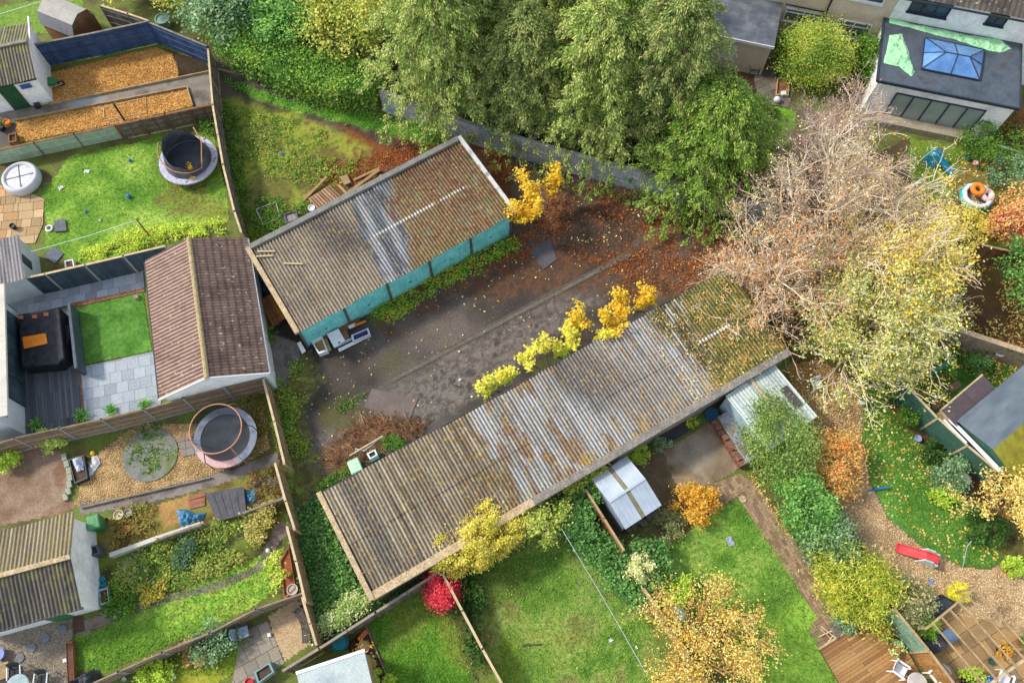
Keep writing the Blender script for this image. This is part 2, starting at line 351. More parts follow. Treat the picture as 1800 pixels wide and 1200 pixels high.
def tiles(name, mat, parent, O, ex, ey, L, W, zt, zb, cols, roll=.3, course=.34, seed=1, step=.03, ramp_amp=.03, valley=.5):
    """pantiles: O eave corner, ex along the eave, ey towards the ridge (horizontal), heights zb at eave, zt at ridge"""
    nx, ny = int(L / (roll / 8)), int(W / (course / 6)); s, t = np.meshgrid(np.linspace(0, L, nx), np.linspace(0, W, ny), indexing='ij')
    fr = (t / course) % 1; z = zb + (zt - zb) * t / W + step * (1 - fr) + ramp_amp * np.abs(np.sin(np.pi * s / roll)) ** .8
    r_ = _hash(np.floor(s / roll).astype(int), np.floor(t / course).astype(int), seed); z += (r_ - .5) * .012
    X = O[0] + ex[0] * s + ey[0] * t; Y = O[1] + ex[1] * s + ey[1] * t; f = np.clip((fbm(s * 1.1, t * 1.1, seed) - .5) * 1.6 + .5 + (r_ - .5) * .5, 0, 1); c = npramp(f, cols)
    vl = np.clip((1 - np.abs(np.sin(np.pi * s / roll))) ** 1.2 * valley * 1.25, 0, .95)[..., None]; c = c * (1 - vl) + np.array(C('3a2c26')) * vl; lich = (fbm(s * 9, t * 9, seed + 8, 3) > .79)[..., None]; c = np.where(lich, np.array(C('b0a590')), c)  # roll valleys painted darker, standing in for the shade between rolls
    id = np.arange(nx * ny).reshape(nx, ny); F = np.stack([id[:-1, :-1], id[1:, :-1], id[1:, 1:], id[:-1, 1:]], -1).reshape(-1, 4)
    if ex[0] * ey[1] - ex[1] * ey[0] < 0: F = F[:, ::-1]
    return link(name, np_mesh(name, np.stack([X, Y, z], -1).reshape(-1, 3), F, mat, c.reshape(-1, 3), False), parent)

# ------------------------------------------------------------------ shared materials
vm = VM('ground_patchwork'); vm_lawn = VM('lawn_turf', fine=.5, bs=4.5, bump=.9, d=.06); vm_stone = VM('stone_patchwork', rough=.8, fine=.2, bs=10, bump=.25); vm_roof = VM('weathered_sheet', rough=.75, fine=.35, bs=9, bump=.3, spec=.3)
vm_gravel = VM('gravel_stones', fine=.55, bs=13, bump=1., d=.05)
bark = M('bark', ['4a4038', '6e6255'], 6); twig_pale = M('pale_twig', ['b8a48a', 'dccab0'], 4, isl=.5); twig_pink = M('pink_twig', ['b89c8c', 'dac2b2'], 4, isl=.5); twig_tan = M('tan_twig', ['a08050', 'c89c5c'], 4, isl=.5)
wood_grey = M('weathered_wood', ['6a6257', '8d8374'], 3, isl=.4, bs=40); wood_tan = M('tan_wood', ['8f7757', 'b29870'], 3, isl=.35, bs=40); wood_brown = M('brown_wood', ['6d4a30', '8e6543'], 3, isl=.35, bs=40); wood_lt = M('pale_wood', ['ab9572', 'c9b48e'], 3, isl=.3, bs=40); wood_dark = M('dark_wood', ['3f3a38', '544e4b'], 3, isl=.35)
wood_green = M('faded_green_wood', ['86967e', 'a2ae94'], 3, isl=.3); wood_dgreen = M('dark_green_wood', ['2f4f42', '3f6252'], 3, isl=.3); navy = M('navy_paint', ['30425f', '3e5272'], 2, isl=.3, fine=.15); navy_grey = M('slate_blue_paint', ['37444f', '44525e'], 2, isl=.25, fine=.15)
concrete = M('concrete', ['8f887c', 'aaa396'], 3, bs=18, fine=.35); concrete_tan = M('sandy_concrete', ['a08a68', 'bfa885'], 2.5, bs=14, fine=.45); concrete_dk = M('dirty_concrete', ['6b655c', '8c857a'], 2, bs=14, fine=.5); conc_post = M('concrete_post', ['8b8a86', '9d9c98'], 4)
render_white = M('white_render', ['d2d0c8', 'ecebe6', 'e6e4de'], .9, bs=4, fine=.1, bump=.1); render_grey = M('pale_grey_render', ['b9c0c2', 'c8cfd0'], 1.5, fine=.12, bump=.1); render_cream = M('cream_pebbledash', ['c4b098', 'd8c6ae'], 1.5, bs=60, fine=.35)
white_pl = M('white_plastic', ['d6d6d4', 'e4e4e2'], 3, rough=.45, fine=.06, bump=.05, spec=.4); black_pl = M('black_plastic', ['1d1e20', '2a2b2e'], 3, rough=.5, fine=.1, spec=.4); grey_pl = M('grey_plastic', ['4a4d52', '5c6066'], 3, rough=.55, fine=.1); green_pl = M('green_plastic', ['2f6b3c', '3f7d49'], 3, rough=.5, fine=.1); teal_pl = M('teal_plastic', ['15727c', '1f8a93'], 3, rough=.45, fine=.08); blue_pl = M('blue_plastic', ['1f5fae', '2d78c6'], 3, rough=.45, fine=.06); red_pl = M('red_plastic', ['c03a40', 'd24c50'], 3, rough=.45, fine=.08); orange_pl = M('orange_plastic', ['d8761e', 'ea8c2c'], 3, rough=.45, fine=.06)
terracotta = M('terracotta', ['a8603c', 'c07a52'], 4); brick = M('red_brick', ['6f4a3a', '8c6450'], 6, bs=12, fine=.4); metal_grey = M('galvanised_metal', ['aab4bc', 'c4ccd2'], 1.5, rough=.4, metal=.35, fine=.1, bump=.05); metal_dk = M('dark_metal', ['33373d', '474c52'], 2, rough=.45, metal=.3, fine=.1); copper = M('copper_foam', ['b07a58', 'c89472'], 3)
soil = M('soil', ['3f3127', '5b4838'], 4, bs=20, fine=.5); slate = M('roof_felt', ['54585c', '686c70'], 1.5, bs=40); glass_dk = M('window_glass', ['27343a', '46565c'], .8, rough=.06, fine=.0, bump=0, spec=.8); frame_dk = M('anthracite_frame', ['2b3540', '35404c'], 2, rough=.4, fine=.05, bump=0); upvc = M('white_frame', ['d8d8d6', 'e2e2e0'], 2, rough=.35, fine=.03, bump=0)
lf_green = LM('green_leaf', ['2f4a1a', '4f7326', '7d9a3a'], k=.9); lf_dark = LM('dark_leaf', ['1f3316', '35521f', '577a33'], k=.9); lf_ivy = LM('ivy_leaf', ['34522a', '50763a', '7aa054'], k=1.05); lf_gold = LM('golden_leaf', ['7f8426', 'b8ac3a', 'd4c45a', 'e0d480'], k=.82); lf_yel = LM('yellow_leaf', ['c08a1c', 'dcae2c', 'e8c84a'], k=.85); lf_org = LM('orange_leaf', ['b8642e', 'd68a4c', 'e0a86a'], k=.85); lf_lime = LM('lime_leaf', ['6f8a26', '9db63c', 'c2cf5c'], k=.9); lf_red = LM('red_leaf', ['9c2834', 'c83c48', 'e05a60'], k=1.); lf_var = LM('variegated_leaf', ['6f8a44', 'a8b870', 'd8d8a8'], k=.9); lf_hedge = LM('hedge_leaf', ['33491f', '5c7434', '8fa050', 'b8b868'], k=.9, nscale=.5)
lf_mix = LM('autumn_mixed_leaf', ['4f6a2a', '8a9440', 'c4b04c', 'd8c878', 'd0a040'], k=.85, nscale=.35, rnd=.5)
# ------------------------------------------------------------------ the setting: ground, yard, lawns, paths
g = G('soil_and_grass'); nz = g.noise(.5, 8); g.bump(g.noise(12), .5, .05)
gm = g.out(g.grain(g.ramp(nz, ['4a3c2c', '5d5a30', '66752f', '5a4a34'], .3, .7), g.noise(14, 6), .4))
tag(MB().add([(-300, -300, 0), (300, -300, 0), (300, 300, 0), (-300, 300, 0)], [(0, 1, 2, 3)]).build('ground', gm), kind='structure')
DK = ['37322e', '48413b', '564e47', '665c53']; LIT = ['503a2a', '6c4930', '845c3c', '55402f', '5c5048']; MOSS = ['5c6a28', '7d8a30', '9a9c3a', '6f6236']; GRS = ['4f7a28', '6f9a34', '8fae44']
patch('yard', [(372, 80), (470, 150), (560, 190), (660, 205), (760, 205), (860, 245), (1000, 290), (1130, 330), (1330, 370), (1360, 480), (1300, 560), (1400, 620), (1240, 720), (700, 1040), (560, 1110), (535, 1060), (500, 880), (475, 700), (470, 560), (440, 480), (420, 405), (395, 250)], .006, vm, DK, ns=.35, cell=.085, seed=21, spots=[
    ([(500, 800), (700, 672), (900, 560), (1150, 436), (1240, 400), (1240, 425), (1150, 470), (960, 580), (860, 660), (760, 740), (620, 820), (520, 830)], ['766c64', '6a6059', '4f4842', '7d736a'], .5, .75),
    ([(700, 690), (900, 570), (1000, 560), (960, 620), (840, 700), (740, 760)], ['776d65', '4f4741', '7a7068', '443e39'], .25, .85),
    ([(960, 330), (1000, 330), (1160, 340), (1300, 370), (1330, 500), (1240, 540), (1120, 520), (1050, 440), (1000, 440), (930, 460), (860, 480), (830, 470), (900, 410)], LIT, .6, .8),
    ([(1000, 330), (1060, 335), (1155, 362), (1110, 430), (1060, 455), (1000, 430), (985, 380)], ['46392f', '52443a', '3d322a'], .15, .95),
    ([(860, 450), (1000, 440), (1120, 430), (1180, 470), (1100, 520), (960, 520), (800, 520), (700, 580), (660, 590), (760, 520)], ['5a3a24', '4a3a30', '6f4728', '423832'], .5, .75),
    ([(600, 215), (700, 230), (860, 250), (900, 280), (900, 380), (860, 300), (820, 240), (640, 320), (560, 340), (590, 270)], ['6a3d20', '8a5028', '5a3520', '7a6a30'], .5, .95),
    ([(395, 170), (470, 190), (560, 215), (640, 260), (600, 330), (560, 345), (480, 410), (440, 430), (400, 330)], MOSS, .45, .9),
    ((560, 300, 1.6), ['51452f', '5d5030'], .5, .7), ((455, 245, 1.3), ['6a6a3c', '50482f'], .5, .6), ((470, 345, 1.5), ['4e4030', '5f5a32'], .4, .7),
    ([(390, 135), (430, 180), (520, 200), (600, 225), (700, 262), (760, 275), (720, 250), (640, 215), (560, 190), (430, 140)], ['3a322b', '4a4038', '564a40'], .25, .95),
    ([(395, 140), (480, 170), (560, 195), (660, 205), (760, 225), (800, 245), (780, 255), (700, 240), (600, 215), (500, 190), (420, 160)], GRS, .25, .95),
    ([(640, 540), (760, 480), (850, 450), (900, 425), (905, 440), (830, 480), (740, 530), (660, 580)], ['6f8a34', '5c5a2c', '6a4a2a'], .3, .9),
    ([(480, 650), (530, 620), (560, 660), (530, 740), (560, 800), (560, 860), (520, 900), (500, 840), (480, 740)], ['57502c', '6f7630', '5a4632', '7a8a3a'], .4, .9),
    ([(475, 585), (528, 605), (525, 640), (500, 680), (474, 682)], ['6a6660', '7a766f', '5e5a55'], .05, 1.),
    ((600, 730, 1.1), ['4a5024', '5d5a2e'], .5, .6), ((690, 640, .8), ['54522c'], .5, .4), ((960, 650, .9), ['4f5226', '5a5430'], .4, .7), ((1000, 690, .8), ['4f5226', '50482e'], .4, .6),
    ([(560, 790), (660, 740), (740, 745), (640, 800), (570, 850)], ['57402c', '6a4a30', '4f4a38'], .4, .8)])
def drain():
    a, b = P(690, 672), P(1110, 449); c, e = P(520, 775), a
    for nm, p, q, of, wd in (('drain_kerb', a, b, 0, .06), ('drain_kerb', a, b, .27, .07)):
        d = (q - p).normalized(); s = Vector((-d.y, d.x, 0)) * of; m = MB(); n = 18
        for i in range(n):
            u0, u1 = i / n, (i + .97) / n; z = .012 + random.random() * .012; m.bar(p.lerp(q, u0) + s + Vector((0, 0, z)), p.lerp(q, u1) + s + Vector((0, 0, z)), wd, .03)
        tag(m.build(nm, M('drain_concrete', ['4c463d', '6a6356'], 2, fine=.5)), kind='structure')
    p, q = a, b; d = (q - p).normalized(); s = Vector((-d.y, d.x, 0)) * .14; tag(MB().bar(p + s + Vector((0, 0, .009)), q + s + Vector((0, 0, .009)), .18, .006).build('drain_channel', M('drain_floor', ['5c5449', '70675a'], 3, fine=.5)), kind='structure')
drain()
# --- lawns
L1 = ['557c28', '688e30', '7ea03c', '94b04c']; L2 = ['5a8a28', '74a036', '8fae40', 'a8b850']
patch('lawn', [(70, 345), (120, 275), (215, 255), (300, 235), (375, 230), (392, 300), (405, 390), (300, 415), (250, 440), (150, 465), (80, 440), (80, 400)], .006, vm_lawn, L1, seed=31, edge=.15, spots=[((325, 350, 1.3), ['6a5436', '7a7a36'], .5, .8), ((370, 370, 1.0), ['7a6a3c', '8a8a40'], .5, .7), ([(150, 440), (260, 400), (400, 385), (410, 405), (300, 425), (160, 465)], ['93b43c', 'b4c44c', '9aa040'], .4, .8), ((330, 285, 1.7), ['5a6a2c', '6a5a38'], .4, .7)])  # the bright yellow green strip by the fence is sunlight painted into the turf
patch('artificial_lawn', [(131, 540), (252, 513), (268, 617), (141, 643)], .03, vm_lawn, ['48742a', '558234', '628e3c'], ns=1.2, seed=32, edge=0, cell=.06)
patch('lawn', [(132, 1115), (190, 1090), (285, 1050), (370, 1015), (470, 970), (500, 960), (495, 1035), (455, 1062), (365, 1108), (285, 1138), (190, 1180), (130, 1180)], .006, vm_lawn, L1, seed=33, edge=.15, spots=[([(290, 1050), (400, 1000), (490, 970), (490, 1030), (400, 1080), (300, 1110)], ['7aa63a', 'a3bf4c', '8a9a44'], .4, .8)])  # the brighter spot paints in the sunlit stretch of this lawn
patch('lawn', [(235, 1185), (300, 1160), (400, 1110), (440, 1120), (440, 1150), (405, 1190), (360, 1215), (240, 1215)], .006, vm_lawn, ['6a7a26', '848a2c', '9a9a36'], seed=34, edge=.12)
patch('lawn', [(648, 1092), (765, 1015), (790, 1040), (850, 1215), (690, 1215)], .006, vm_lawn, ['3f6a1c', '4f7a22', '5f8a2a', '7a7a34'], seed=35, edge=.08, spots=[([(790, 1040), (825, 1100), (860, 1200), (835, 1205), (800, 1110), (775, 1060)], ['5a4a34', '6a5a40'], .15, .9), ((715, 1085, 1.0), ['7a7a34', '857a3c'], .6, .6)])
patch('lawn', [(800, 1010), (880, 985), (985, 925), (1060, 960), (1140, 1070), (1180, 1215), (880, 1215), (840, 1110)], .006, vm_lawn, ['4f6f2a', '638230', '769040', '8a9450', '7a7440'], ns=.9, con=2.8, seed=36, edge=.2, spots=[((885, 1020, 1.3), ['5a5a2c', '4f6426'], .6, .7), ((1020, 990, 1.0), ['7a9a3c'], .6, .5), ((960, 1130, 1.4), ['87a046', '9aa04c'], .7, .5), ((1055, 1060, 1.2), ['8a9c48', '4a7a2c'], .6, .5), ((880, 1180, 1.0), ['7a8a30'], .5, .6)])
patch('lawn', [(1170, 965), (1225, 920), (1295, 872), (1330, 905), (1380, 975), (1440, 1080), (1435, 1110), (1480, 1215), (1330, 1215), (1250, 1060), (1180, 1020)], .006, vm_lawn, ['4c7028', '5e8430', '72963c', '86a048'], ns=.9, con=2.6, seed=37, edge=.06, spots=[([(1340, 1090), (1420, 1060), (1480, 1215), (1360, 1215)], ['86b23c', 'a0c04c'], .5, .8)])
patch('lawn', [(1515, 700), (1530, 690), (1560, 720), (1640, 800), (1700, 880), (1750, 960), (1765, 985), (1740, 1000), (1690, 995), (1620, 960), (1560, 910), (1530, 850), (1512, 770)], .014, vm_lawn, ['44702a', '528032', '60903c'], seed=38, edge=.04)
patch('lawn', [(1590, 640), (1650, 600), (1800, 650), (1830, 700), (1700, 740), (1640, 740), (1580, 680)], .006, vm_lawn, ['36601c', '45702a', '5a7a2c'], seed=39, edge=.15)
patch('lawn', [(1600, 240), (1700, 260), (1800, 265), (1830, 330), (1720, 330), (1640, 360), (1590, 300)], .006, vm_lawn, ['4f7226', '62822c', '728834'], seed=40, edge=.2, spots=[((1730, 330, 2.), ['6a5a30', '8a6a3c'], .6, .8)])
patch('lawn', [(1330, 165), (1345, 180), (1400, 195), (1390, 260), (1320, 260)], .006, vm_lawn, ['5a8420', '6f9a2c', '84a836'], seed=41, edge=.15)
patch('lawn', [(-60, 20), (70, 0), (90, -20), (150, -30), (140, 60), (60, 60), (-60, 90)], .006, vm_lawn, ['5a7a2c', '74903c'], seed=42, edge=.1)
patch('soil_border', [(1700, 430), (1830, 440), (1830, 650), (1640, 590), (1600, 560)], .006, vm, ['4a3624', '5f4428', '4a4a26', '6a5a2c'], seed=43, edge=.3)
patch('soil_border', [(1800, 260), (1830, 440), (1700, 440), (1580, 360)], .003, vm, ['5a4a2c', '6a6a2c', '7a5a34'], seed=44, edge=.3)
patch('soil_border', [(1330, 345), (1600, 240), (1720, 420), (1700, 600), (1560, 680), (1390, 640), (1330, 520)], .004, vm, ['4a4030', '5a4a34', '53502c', '6a5236'], seed=45, edge=.3)
patch('soil_border', [(660, 60), (1330, 60), (1345, 370), (1130, 320), (840, 235), (690, 180)], .003, vm, ['2f261e', '3f3226', '4a3a2a'], seed=46, edge=.3)
# --- gravel and bark beds
BK = ['a87438', 'c08a48', 'd4a05a', 'e0b672']
patch('bark_bed', [(84, 130), (130, 118), (275, 84), (303, 95), (313, 118), (315, 137), (200, 165), (90, 184)], .03, vm_gravel, BK, ns=3, seed=51, edge=.1, cell=.08, con=.9)
patch('bark_bed', [(28, 216), (120, 197), (330, 157), (340, 187), (210, 218), (30, 252)], .03, vm_gravel, BK, ns=3, seed=52, edge=.03, cell=.08, con=.9)
patch('soil_border', [(275, 80), (365, 110), (372, 128), (310, 140), (300, 96)], .02, vm, ['33291f', '443628', '57523a'], seed=53, edge=.1)
patch('garden_path', [(-30, 195), (60, 188), (90, 184), (372, 124), (380, 180), (345, 190), (330, 156), (30, 212), (-30, 222)], .014, vm_stone, ['6f675e', '857c70', '5f574f'], ns=1., seed=54, edge=.03, spots=[((150, 183, 1.0), ['9aa0a0'], .3, .6)])
patch('garden_path', [(-30, 215), (30, 212), (30, 255), (-30, 265)], .010, vm_stone, ['5a524a', '6a6055'], seed=55, edge=.05)
patch('gravel_bed', [(150, 815), (200, 775), (240, 745), (340, 745), (460, 700), (475, 790), (430, 815), (370, 835), (220, 880), (130, 890)], .010, vm_gravel, ['a5855a', 'c0a070', '8a7048', 'b5945e'], ns=2.4, con=1., seed=56, edge=.12, spots=[((250, 765, 1.2), ['6a7a34', '7a6a40'], .5, .8), ((440, 770, 1.0), ['7a6a44', '6a7234'], .5, .7), ((445, 720, 1.0), ['6a6238', '5a5a30'], .4, .8)])
patch('bare_soil', [(-30, 800), (60, 785), (110, 790), (125, 830), (115, 870), (135, 890), (110, 905), (-30, 930)], .008, vm, ['6f5a47', '836c58', '927c68', '7a5f4a'], ns=.9, seed=57, edge=.1)
patch('garden_path', [(135, 882), (220, 872), (370, 832), (490, 793), (492, 815), (370, 858), (220, 895), (140, 905)], .012, vm_stone, ['726a62', '867d74', '625a52'], ns=1.2, seed=58, edge=.05)
patch('soil_border', [(165, 915), (280, 885), (490, 815), (500, 880), (415, 900), (350, 920), (190, 972), (160, 940)], .008, vm, ['5a4a2c', '6f6030', '7a7a38', '8a7048'], ns=1.2, seed=59, edge=.08, spots=[([(275, 885), (330, 865), (330, 910), (290, 930)], ['b08a54', '9a7848'], .15, .85)])
patch('soil_border', [(160, 985), (350, 925), (500, 885), (512, 930), (500, 960), (285, 1050), (190, 1085), (170, 1040)], .008, vm, ['4a4428', '5f6a2c', '6f8034', '6a5a3c'], ns=1., seed=60, edge=.1, spots=[((245, 1005, .75), ['a89484', '8a6a58', 'b8a898'], .3, .9)])
patch('garden_path', [(130, 1110), (140, 1090), (230, 1060), (330, 1035), (400, 1015), (450, 990), (465, 960), (480, 925), (498, 910), (512, 935), (490, 955), (480, 990), (450, 1010), (380, 1038), (300, 1058), (220, 1085), (150, 1120)], .012, vm_stone, ['6f6358', '82756a', '5f544a'], ns=1.2, seed=61, edge=.05)
patch('gravel_patio', [(-30, 1105), (60, 1095), (128, 1085), (130, 1215), (-30, 1215)], .008, vm_gravel, ['857a6a', '9a8e7c', '74695a'], ns=2.5, con=1., seed=62, edge=.05)
patch('gravel_patio', [(470, 1080), (522, 1050), (535, 1060), (552, 1130), (500, 1165), (478, 1120)], .010, vm_gravel, ['b0946e', 'c0a680', '9c825e'], ns=2.5, con=1., seed=63, edge=.03)
patch('gravel_path', [(1380, 640), (1440, 630), (1530, 690), (1512, 770), (1530, 850), (1560, 910), (1620, 960), (1690, 995), (1740, 1000), (1770, 980), (1800, 990), (1830, 1040), (1800, 1120), (1640, 1080), (1540, 1010), (1470, 880), (1430, 780), (1400, 700)], .008, vm_gravel, ['b0926a', 'c8aa80', '9a7c54', 'd4bc94'], ns=2.2, con=1., seed=64, edge=.08, spots=[([(1380, 640), (1440, 630), (1530, 690), (1512, 780), (1500, 830), (1430, 780), (1400, 700)], ['7a5f40', '8f7048', '9a6a34'], .5, .85)])
patch('soil_border', [(1540, 690), (1580, 670), (1680, 790), (1760, 850), (1800, 900), (1800, 990), (1765, 975), (1700, 880), (1630, 790)], .010, vm, ['4a3426', '5f4030', '5a5a2c', '3f3024'], ns=1., seed=65, edge=.1)
# --- hard paving
def flags(name, poly, z, cols, a=.6, b=.6, gap=.012, yw=0., seed=1, off=.5, mat=None, th=.03, grout=None, sub=None):
    """paving slabs: each slab its own tint, clipped to the traced outline; one sheet of paving"""
    W = [(p.x, p.y) for p in PX(poly)]; k, s = math.cos(yw), math.sin(yw); cx = sum(p[0] for p in W) / len(W); cy = sum(p[1] for p in W) / len(W)
    T = [((p[0] - cx) * k + (p[1] - cy) * s, -(p[0] - cx) * s + (p[1] - cy) * k) for p in W]; rn = random.Random(seed); V, F, Cc = [], [], []
    x0, x1, y0, y1 = min(p[0] for p in T), max(p[0] for p in T), min(p[1] for p in T), max(p[1] for p in T); j = 0; y = y0
    def clip(pl):
        n = len(T); ar = sum(T[i][0] * T[(i + 1) % n][1] - T[(i + 1) % n][0] * T[i][1] for i in range(n)); sg = 1 if ar > 0 else -1
        for i in range(n):
            ax, ay = T[i]; bx, by = T[(i + 1) % n]; o = []
            f = lambda p: sg * ((bx - ax) * (p[1] - ay) - (by - ay) * (p[0] - ax))
            for q in range(len(pl)):
                p, r = pl[q], pl[(q + 1) % len(pl)]; fp, fr = f(p), f(r)
                if fp >= 0: o.append(p)
                if fp * fr < 0: t = fp / (fp - fr); o.append((p[0] + (r[0] - p[0]) * t, p[1] + (r[1] - p[1]) * t))
            pl = o
            if len(pl) < 3: return []
        return pl
    while y < y1:
        x = x0 - (a * off if j % 2 else 0); 
        while x < x1:
            ww = a * (rn.choice((1, 1, .5, 1.5)) if off == .37 else 1); pl = clip([(x + gap, y + gap), (x + ww - gap, y + gap), (x + ww - gap, y + b - gap), (x + gap, y + b - gap)])
            if pl:
                zz = z + rn.uniform(-.003, .003); q = len(V); c = npramp(np.array([rn.random()]), cols)[0]
                V += [(cx + p[0] * k - p[1] * s, cy + p[0] * s + p[1] * k, zz) for p in pl]; Cc += [c] * len(pl); F.append(tuple(range(q, q + len(pl))))
            x += ww
        y += b; j += 1
    me = bpy.data.meshes.new(name); me.from_pydata(V, [], F); at = me.color_attributes.new('Col', 'FLOAT_COLOR', 'POINT'); at.data.foreach_set('color', np.concatenate([np.array(Cc), np.ones((len(Cc), 1))], 1).astype(np.float32).ravel()); me.materials.append(mat or vm_stone)
    o = link(name, me); o.modifiers.new('th', 'SOLIDIFY').thickness = th; tag(o, kind='structure')
    MB().prism(W, z - th - .02, z - .012).build('mortar_bed', grout or soil)
    return o
Y1 = yaw((141, 643), (268, 617))
GT = ['8d959b', '9aa2a8', 'a6adb2', '858c92']
def fl(*a, **k):
    n0 = set(COL.objects); o = flags(*a, **k)
    for q in COL.objects:
        if q not in n0: tag(q, kind='structure')
    return o
fl('patio', [(141, 646), (269, 619), (285, 702), (282, 712), (150, 742)], .04, GT, .6, .6, .006, Y1, 1, .5)
fl('patio', [(10, 530), (252, 478), (254, 506), (40, 555)], .04, GT, .6, .6, .006, Y1, 2, .5)
fl('patio', [(-30, 322), (30, 330), (78, 350), (76, 395), (62, 428), (-30, 430)], .04, ['a5835c', 'b8946a', '8f7450', 'c4a47a', '96805f'], .55, .55, .012, Y1 - .1, 3, .37)
fl('patio', [(425, 1112), (470, 1090), (500, 1165), (440, 1215), (405, 1215)], .03, ['8a8070', '9c9280', '7a7468'], .6, .6, .01, yaw((415, 1110), (470, 1080)), 4, .5)
fl('slab_path', [(312, 772), (338, 765), (348, 798), (322, 803)], .075, ['7d766e', '8a837a'], .4, .4, .01, Y1, 5, 0)
BP = ['7d664f', '927a5e', 'a3886a', '745f4a']; YB = yaw((1330, 905), (1440, 1085))
fl('brick_path', [(1296, 873), (1328, 850), (1500, 1100), (1437, 1086)], .03, BP, .3, .15, .005, YB, 6, .5)
fl('brick_path', [(1428, 1095), (1438, 1086), (1501, 1100), (1500, 1108), (1442, 1142), (1420, 1108)], .026, BP, .45, .45, .01, YB, 10, .5)
fl('brick_path', [(1196, 872), (1300, 832), (1327, 851), (1226, 919)], .026, BP, .3, .15, .005, YB, 9, .5)
fl('patio', [(1610, 1110), (1680, 1065), (1830, 1135), (1830, 1290), (1690, 1215)], .03, ['a07c50', 'b08c5c', '8f7450', 'b8925c', '857058'], .7, .7, .012, yaw((1610, 1110), (1680, 1065)), 7, .37)
fl('patio', [(1345, 80), (1368, 90), (1395, 160), (1385, 190), (1335, 180), (1325, 140)], .03, ['6f665c', '7d746a', '5f574f'], .5, .5, .01, .5, 8, .5)
patch('concrete_pad', [(1165, 790), (1250, 740), (1262, 730), (1305, 822), (1225, 868), (1200, 868), (1180, 840)], .015, vm_stone, ['6f5f4a', '82705a', '948068', '5f5240'], ns=.8, seed=71, edge=.05, spots=[((1225, 800, .9), ['8f8574', '9a907e'], .4, .7)])
patch('bare_soil', [(1100, 815), (1165, 785), (1205, 868), (1240, 870), (1180, 960), (1140, 940), (1160, 890)], .008, vm, ['5a4c38', '6f604a', '4f4a30'], ns=1., seed=72, edge=.15)
sheet('brick_edging', [(125, 533), (252, 506), (254, 512), (130, 540)], .07, brick); sheet('brick_edging', [(126, 540), (131, 539), (150, 741), (143, 742)], .07, brick)
# ------------------------------------------------------------------ large structures
def rect(p00, p10, p01, z):                          # near-left, near-right, far-left corners in the photo at height z
    a, b, c = P(*p00, z), P(*p10, z), P(*p01, z); d = b - a; yw = math.atan2(d.y, d.x); n = Vector((-math.sin(yw), math.cos(yw), 0)); return a, yw, d.length, abs((c - a).dot(n))
def nz(x, y, s, sc=1., o=4): return fbm(x * sc, y * sc, s, o)
def L3(a, b, t): return a * (1 - t[..., None]) + np.array(C(b)) * t[..., None]
def full(X, c): return np.repeat(np.array(C(c))[None, :], X.size, 0).reshape(*X.shape, 3)
def streak(X, Y, s): return fbm(X * 5.6, Y * .45, s, 3)
# --- the two rows of lock-up garages
def roof_upper(X, Y, ph, T, si, sh):
    u = X / 12.9; v = Y / 5.3; n = nz(X, Y, 3, .6); f = nz(X, Y, 9, 3.); st = streak(X, Y, 4)
    c = npramp(np.clip(st * 1.5 - .25, 0, 1), ['7d7263', '988c7a', '877b6c']); c = L3(c, '5a5046', sstep(.45, .75, n) * .5)
    c = L3(c, '4a4744', sstep(.1, .0, np.abs(u - .33 + (v - .7) * .12) - .05 * n) * sstep(.25, .6, v) * .75)
    ub = u - .08 * (v - .5); b = sstep(.395, .43, ub + (n - .5) * .05) * (1 - sstep(.565, .6, ub + (n - .5) * .12)); bl = npramp(np.clip(st * 2 - .5, 0, 1), ['4a525a', '5e6871', '727c83']); bar = np.clip(sstep(.03, .01, np.abs(ub - .455)) + sstep(.022, .01, np.abs(ub - .535)) * .9, 0, 1); bl = L3(bl, '989ca0', bar * sstep(.3, .55, st + .2 * f)); c = c * (1 - b[..., None]) + bl * b[..., None]
    r = sstep(.56, .62, ub + (n - .5) * .14); rl = npramp(np.clip(f * 1.8 - .4, 0, 1), ['5a4430', '74563a', '8a6a48', '6a6240', '8a7f68']); rl = L3(rl, '6f6a34', sstep(.5, .7, nz(X, Y, 21, .9)) * .5 * sstep(.7, .3, v)); rl = L3(rl, '5a3a26', sstep(.6, .95, v) * .5); c = c * (1 - r[..., None]) + rl * r[..., None]
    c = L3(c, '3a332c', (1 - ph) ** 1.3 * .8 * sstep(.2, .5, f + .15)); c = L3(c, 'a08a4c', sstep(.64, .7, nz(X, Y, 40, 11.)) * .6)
    w = sstep(.018, .006, np.abs(v - .512 - .01 * (u - .6))) * sstep(.44, .46, u) * sstep(.9, .87, u) * (ph > .35); return L3(c, 'c8c6c2', w * sstep(.3, .45, st + .25 * (u < .72)))
